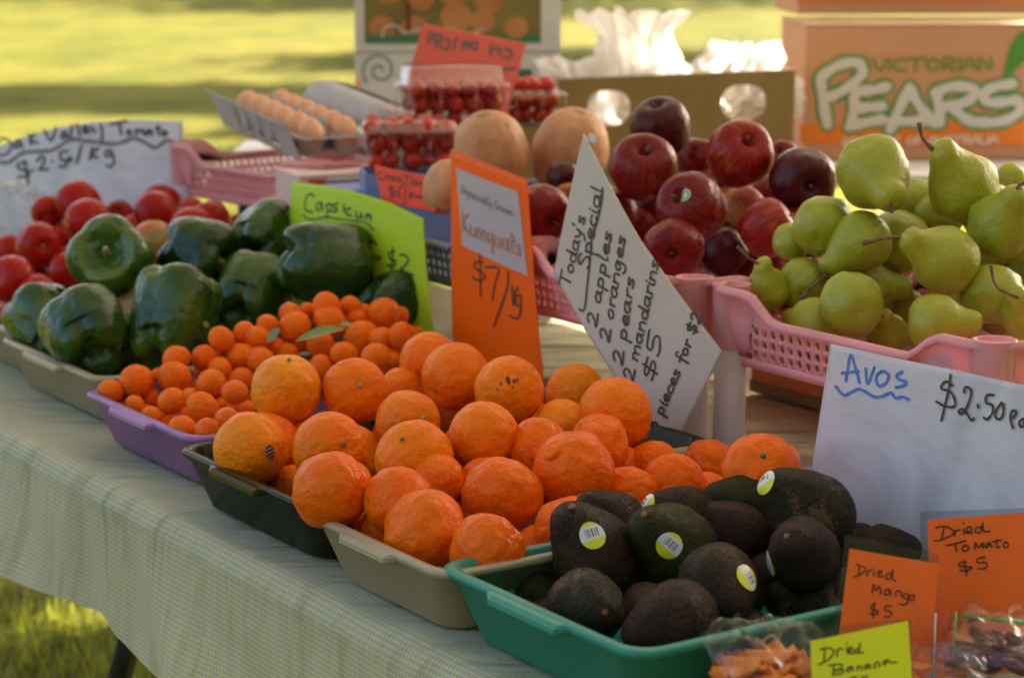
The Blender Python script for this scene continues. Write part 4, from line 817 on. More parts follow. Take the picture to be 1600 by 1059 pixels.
["avocados","avocado",[0.1846,1.872,0.8152],0.0344,[0.241,-0.934,-0.265],[0.633,-0.68,0.369,60],"avocado with small sticker at right and orange stem dot below",[1122,912],""],
["avocados","avocado",[0.0656,1.8593,0.7966],0.0342,[0.299,-0.924,0.237],null,"scuffed avocado with stem button facing the viewer, left front",[915,950],""],
["avocados","avocado",[0.1416,1.7999,0.8055],0.0332,[-0.913,-0.215,-0.346],null,"brown red avocado lying at the very front of tray",[1056,968],""],
["avocados","avocado",[0.0231,1.9837,0.7689],0.0231,null,null,"greenish avocado in the left corner of the tray",[838,930],""],
["avocados","avocado",[0.2747,1.9379,0.7742],0.0285,null,null,"avocado with a tan scar patch, front right",[1262,945],""],
["avocados","avocado",[0.21,1.8656,0.7706],0.0218,null,null,"low avocado half under the rim at front",[1166,990],""],
["avocados","avocado",[0.0308,1.9292,0.7646],0.0178,null,null,"dark avocado under the scuffed one",[852,965],""],
["avocados","avocado",[0.3642,2.0631,0.7857],0.0277,null,null,"avocado behind the dried mango card",[1378,866],""],
["avocados","avocado",[0.2513,2.0281,0.7742],0.0223,null,null,"avocado deep below the small stickered one",[1205,900],""],
["avocados","avocado",[0.1147,2.0264,0.7715],0.0261,null,null,"avocado wedged between the slanted sticker one and the centre one",[985,905],""],
["avocados","avocado",[0.3191,1.9637,0.7721],0.0265,null,null,"avocado hidden low behind the mango card corner",[1330,935],""],
["avocados","avocado",[0.3411,2.0886,0.782],0.0268,null,null,"avocado right of the large topmost one, before the white board",[1335,860],""],
["avocados","avocado",[0.2854,2.0914,0.801],0.0348,null,null,null,[1248,830],"f"],
["avocados","avocado",[0.2006,1.9374,0.7864],0.0321,null,null,null,[1138,926],"f"],
["avocados","avocado",[0.1303,1.8614,0.7821],0.032,null,null,null,[1028,973],"f"]]''')
CATS = dict(navel_orange='orange', mandarin='mandarin', kumquat='kumquat', tomato='tomato', capsicum='capsicum', apple='apple', pear='pear', avocado='avocado')
GRP = dict(oranges='navel oranges heaped in the black tray', mandarins='mandarins heaped in the tan tray', kumquats='kumquats heaped in the purple tray', tomatoes='tomatoes heaped on the far trays', capsicums='green capsicums heaped in the tan tray', apples='red apples heaped in the pink basket', pears='green pears heaped in the pink basket', avocados='avocados heaped in the green tray')
ORD = ['leftmost', 'second from left', 'third from left', 'fourth from left', 'fifth from left', 'sixth from left', 'seventh from left', 'eighth from left', 'ninth from left', 'tenth from left', 'eleventh from left', 'twelfth from left', 'thirteenth from left', 'fourteenth from left']
ROW = ['lowest row', 'second row up', 'third row up', 'fourth row up', 'fifth row up', 'sixth row up', 'seventh row up', 'eighth row up', 'ninth row up', 'tenth row up', 'eleventh row up', 'twelfth row up']
def rows(items, per):
    """items: (key, x, y) in picture space -> {key: 'third from left in the second row up'}"""
    s = sorted(items, key=lambda q: -(q[2] + .25 * 0 * q[1])); out = {}
    for r in range(0, len(s), per):
        for i, q in enumerate(sorted(s[r:r + per], key=lambda q: q[1])): out[q[0]] = (ORD[i], ROW[r // per])
    return out
def autolabels():
    for pn in GRP:
        idx = [i for i, f in enumerate(FRUIT) if f[0] == pn and not f[6]]
        per = 10 if pn == 'kumquats' else 4
        d = rows([(i, *FRUIT[i][7]) for i in idx], per)
        where = dict(oranges='gaps of the orange heap', mandarins='gaps of the mandarin heap', kumquats='purple tray heap', tomatoes='gaps of the tomato heap', capsicums='gaps of the capsicum heap', apples='gaps of the apple heap', pears='gaps of the pear heap', avocados='gaps of the avocado heap')[pn]
        for i, (a, b) in d.items():
            kind = FRUIT[i][1].replace('_', ' ')
            FRUIT[i][6] = (f'small orange kumquat, {a} in the {b} of the {where}' if pn == 'kumquats' else f'partly hidden {kind}, {a}, {b} in {where}')
autolabels()
MATPICK = {'apples': {0: 'apple_dark', 4: 'apple_bright', 1: 'apple', 5: 'apple_dark', 7: 'apple_dark', 8: 'apple_yellow', 11: 'apple_yellow', 12: 'apple_dark', 13: 'apple_bright', 6: 'apple_bright'},
           'oranges': {0: 'navel_yellow', 1: 'navel_yellow', 11: 'navel_yellow', 13: 'navel_yellow', 10: 'navel_orange', 14: 'navel_yellow'},
           'avocados': {2: 'avocado_green', 5: 'avocado_green', 9: 'avocado_scar', 10: 'avocado_red', 11: 'avocado_green', 12: 'avocado_scar', 6: 'avocado_scar', 13: 'avocado_scar', 4: 'avocado_red', 7: 'avocado_red'},
           'tomatoes': {18: 'tomato_unripe'}, 'capsicums': {0: 'capsicum_ring'}}
VARPICK = {'capsicums': {0: 0, 5: 2, 6: 3, 3: 1}, 'pears': {4: 0, 3: 1}}
cnt = {}
PSTEM = {0: [(1388, 324), (1396, 330)], 1: [(1443, 218), (1438, 204), (1437, 192)], 2: [(1590, 292), (1606, 283)], 3: [(1385, 372), (1365, 376), (1347, 380)], 4: [(1276, 441), (1264, 452), (1252, 468)], 9: [(1170, 403), (1160, 394), (1152, 385)], 12: [(1406, 440), (1405, 422), (1408, 406)], 13: [(1373, 482), (1378, 468), (1390, 456)], 16: [(1562, 452), (1552, 436), (1549, 415)]}
AXIS = {('pears', 5): (.3, .75, .4), ('pears', 7): (.5, .8, .1), ('pears', 10): (.2, .9, .3), ('pears', 11): (-.2, .85, .1), ('pears', 15): (.4, .8, .2), ('capsicums', 5): (.15, .55, .80), ('capsicums', 6): (-.25, .75, .35), ('capsicums', 7): (-.5, .5, .55), ('capsicums', 2): (.4, .8, .3), ('capsicums', 8): (.5, .7, .3), ('capsicums', 4): (.3, .8, .5), ('capsicums', 3): (.92, .25, -.18), ('capsicums', 1): (.86, -.30, -.22)}
VIEW = Vector((0, math.cos(R_(10.93)), -math.sin(R_(10.93))))
FOBJ = {}
for pn, kind, p, r, ax, st, label, px, flag in FRUIT:
    i = cnt.get(pn, 0); cnt[pn] = i + 1
    mk = MATPICK.get(pn, {}).get(i, kind); vs_ = MESH[(kind, mk)]
    me = vs_[VARPICK.get(pn, {}).get(i, random.randrange(len(vs_)))]
    if ax is None:
        for _ in range(20):
            a = Vector((random.gauss(0, 1), random.gauss(0, 1), random.gauss(0, 1))).normalized()
            if kind in ('pear', 'avocado', 'capsicum'):
                a.z *= .35; a = a.normalized()
                if a.dot(VIEW) < .1: continue
            break
        if kind == 'mandarin': a = (a + Vector((0, 0, .9))).normalized()
    else: a = Vector(AXIS.get((pn, i), ax))
    o = obj(kind, me, smooth=False); o.location = p; o.rotation_mode = 'QUATERNION'
    from mathutils import Quaternion
    o.rotation_quaternion = a.to_track_quat('Z', 'Y') @ Quaternion((0, 0, 1), random.uniform(0, 6.28))
    sc = r * (.96 if kind in ('kumquat',) else 1.0) * {'tomato': 1.04, 'mandarin': 1.08, 'capsicum': 1.04, 'avocado': 1.06}.get(kind, 1.0)
    o.scale = (sc, sc, sc)
    tag(o, label, CATS[kind], GRP[pn]); FOBJ[(pn, i)] = o
    showstem = (ax is not None and (kind not in ('pear', 'capsicum') or a.dot(VIEW) < .3)) or (kind in ('kumquat', 'tomato') and a.dot(VIEW) < .1)
    if pn == 'pears' and i in PSTEM:
        tip = o.location + a * (1.5 * sc); dep = (tip - CAM).dot(VIEW); Wm = Matrix.LocRotScale(o.location, o.rotation_quaternion, o.scale).inverted()
        pp = [tip] + [atd(x, y, dep - .004) for x, y in PSTEM[i]]; q_ = [Vector(v_) for v_ in smoothprof([tuple(v_) for v_ in pp], 3)]; n_ = len(q_)
        obj('stem', tube_mesh([Wm @ v_ for v_ in q_], [.085 - .035 * math.sin(math.pi * min(1, k_ / (n_ - 1) * 1.1)) for k_ in range(n_)], M['stem_brown']), o, smooth=False)
    elif showstem and not (pn == 'oranges' and i == 0) and not (pn == 'pears' and i in (14, 17, 18)):
        if (pn, i) == ('mandarins', 11): obj('navel_knob', knob, o, smooth=False)
        c = obj({'navel_orange': 'stem_button', 'mandarin': 'stem_button', 'kumquat': 'stem_button', 'avocado': 'stem_nub'}.get(kind, 'stem'), ST[kind][(1 if (pn, i) == ('capsicums', 0) else i % len(ST[kind])) if kind != 'capsicum' or i == 0 else 0], o, smooth=False)
    if pn == 'avocados' and st: sticker(o, me, st[:3], st[3], .0120, .0125, M['sticker_avo'])
for key, d, ang, rx, ry, mt in ((('oranges', 0), (.62, -.75, .1), 70, .009, .006, 'sticker_dark'), (('apples', 2), (-.30, -.85, .50), 10, .0085, .0085, 'sticker_green')):
    o = FOBJ[key]; sticker(o, o.data, d, ang, rx, ry, M[mt])
# blemishes on the marked navel orange: small dark scabs of their own
o = FOBJ[('oranges', 7)]
for dx, dz, s in ((-.02, .33, .006), (.0, .26, .003), (-.22, .20, .0025), (.15, .30, .003), (-.30, .05, .0022), (.1, .10, .002)):
    sticker(o, o.data, Vector((dx, -.85, dz + .17)), 80, s * .9, s * .4, M['marker_black'], 'blemish')
# pear stem poking out through a hole of the basket wall
def onv(px, py, v):
    d = atd(px, py, 1.0) - CAM; return CAM + d * ((v - CAM.dot(VX)) / d.dot(VX))
pth = [onv(1208, 528, 1.665), onv(1202, 532, 1.645), onv(1192, 541, 1.635), onv(1182, 551, 1.628)]
tag(obj('fallen_pear_stem', MB().tube(pth, [.0022, .0020, .0022, .0032], 8).mesh(), mat=M['stem_brown']), 'loose brown pear stem poking out of the pear basket wall', 'stem')

def leaf(p, d, up, L, Wd, label, mat='leaf_m'):
    d = Vector(d).normalized(); up = Vector(up).normalized(); s = d.cross(up).normalized(); vs = []; fs = []; n = 8
    for i in range(n + 1):
        t = i / n; w = Wd * math.sin(math.pi * min(1, t * .95 + .03)) ** .8; c = Vector(p) + d * (L * t) + up * (-.25 * L * t * t)
        vs += [c - s * w + up * w * .25, c, c + s * w + up * w * .25]
    for i in range(n): b = i * 3; fs += [(b, b + 1, b + 4, b + 3), (b + 1, b + 2, b + 5, b + 4)]
    return tag(obj('kumquat_leaf', mesh(vs, fs), mat=M[mat]), label, 'leaf', 'leaves among the kumquats')
leaf(atd(537, 514, 2.86), (-1, .1, -.08), (0, -.5, .85), .066, .010, 'long pale green leaf lying across the upper kumquats')
leaf(atd(552, 509, 2.88), (-.7, -.3, .3), (0, -.4, .9), .02, .006, 'little green leaf at the right end of the long one')
leaf(atd(437, 513, 2.86), (-.6, -.2, -.5), (0, -.6, .8), .022, .007, 'short green leaf left of the long leaf on the kumquats')
leaf(atd(326, 512, 2.92), (-.4, -.2, .7), (0, -.6, .5), .012, .004, 'tiny green leaf tip on the kumquats next to a capsicum')

# ------------------------------------------------------------------ price signs
def cr(pts, m=5):
    P = [Vector(p) for p in pts]
    if len(P) < 3: return P
    return [Vector(q) for q in smoothprof([tuple(p) for p in P], m)]
def ribbon(mb, pts, w, bend, off):
    P = cr(pts); Q = [P[0]]
    for p in P[1:]:
        if (p - Q[-1]).length > w * .12: Q.append(p)
    if len(Q) < 2: Q.append(Q[0] + Vector((w * .5, 0)))
    vs = []; n = len(Q)
    for i, p in enumerate(Q):
        t = (Q[min(i + 1, n - 1)] - Q[max(i - 1, 0)]); t = t.normalized() if t.length > 1e-9 else Vector((1, 0)); nn = Vector((-t.y, t.x))
        ww = w / 2 * (1 + .12 * math.sin(i * 1.1))
        for s in (1, -1): q = p + nn * (ww * s); vs.append((q.x, q.y, bend(q.x, q.y) + off + .00002 * math.sin(i * 2.3)))
    fs = [(2 * i, 2 * i + 1, 2 * i + 3, 2 * i + 2) for i in range(n - 1)]
    mb.add(vs, fs)
    for c, s0 in ((Q[0], 0), (Q[-1], 1)):                       # round ends
        m = 8; b = [(c.x + w / 2 * math.cos(2 * math.pi * k / m), c.y + w / 2 * math.sin(2 * math.pi * k / m)) for k in range(m)]
        mb.add([(x, y, bend(x, y) + off + .00004) for x, y in b], [tuple(range(m))])
def frame_of(S):
    ex, ey, n, o = (Vector(S[k]) for k in ('ex', 'ey', 'n', 'o')); Mx = Matrix((ex, ey, n)).transposed().to_4x4(); Mx.translation = o; return Mx
def lettering(S, t, bend, base):
    for li, (mt, w, strokes) in enumerate(S['layers']):
        mb = MB()
        for si, s in enumerate(strokes): ribbon(mb, s, w, bend, base + li * .0007 + (si % 14) * .00004)
        obj('lettering', mb.mesh(), t, M[mt], False)
def poly_sheet(poly, bend, off):
    bm = bmesh.new(); vs = [bm.verts.new((x, y, 0)) for x, y in poly]; bm.faces.new(vs)
    bmesh.ops.subdivide_edges(bm, edges=bm.edges, cuts=3); bmesh.ops.triangulate(bm, faces=bm.faces)
    for v in bm.verts: v.co.z = bend(v.co.x, v.co.y) + off
    bmesh.ops.recalc_face_normals(bm, faces=bm.faces); me = bpy.data.meshes.new('mesh'); bm.to_mesh(me); bm.free(); return me
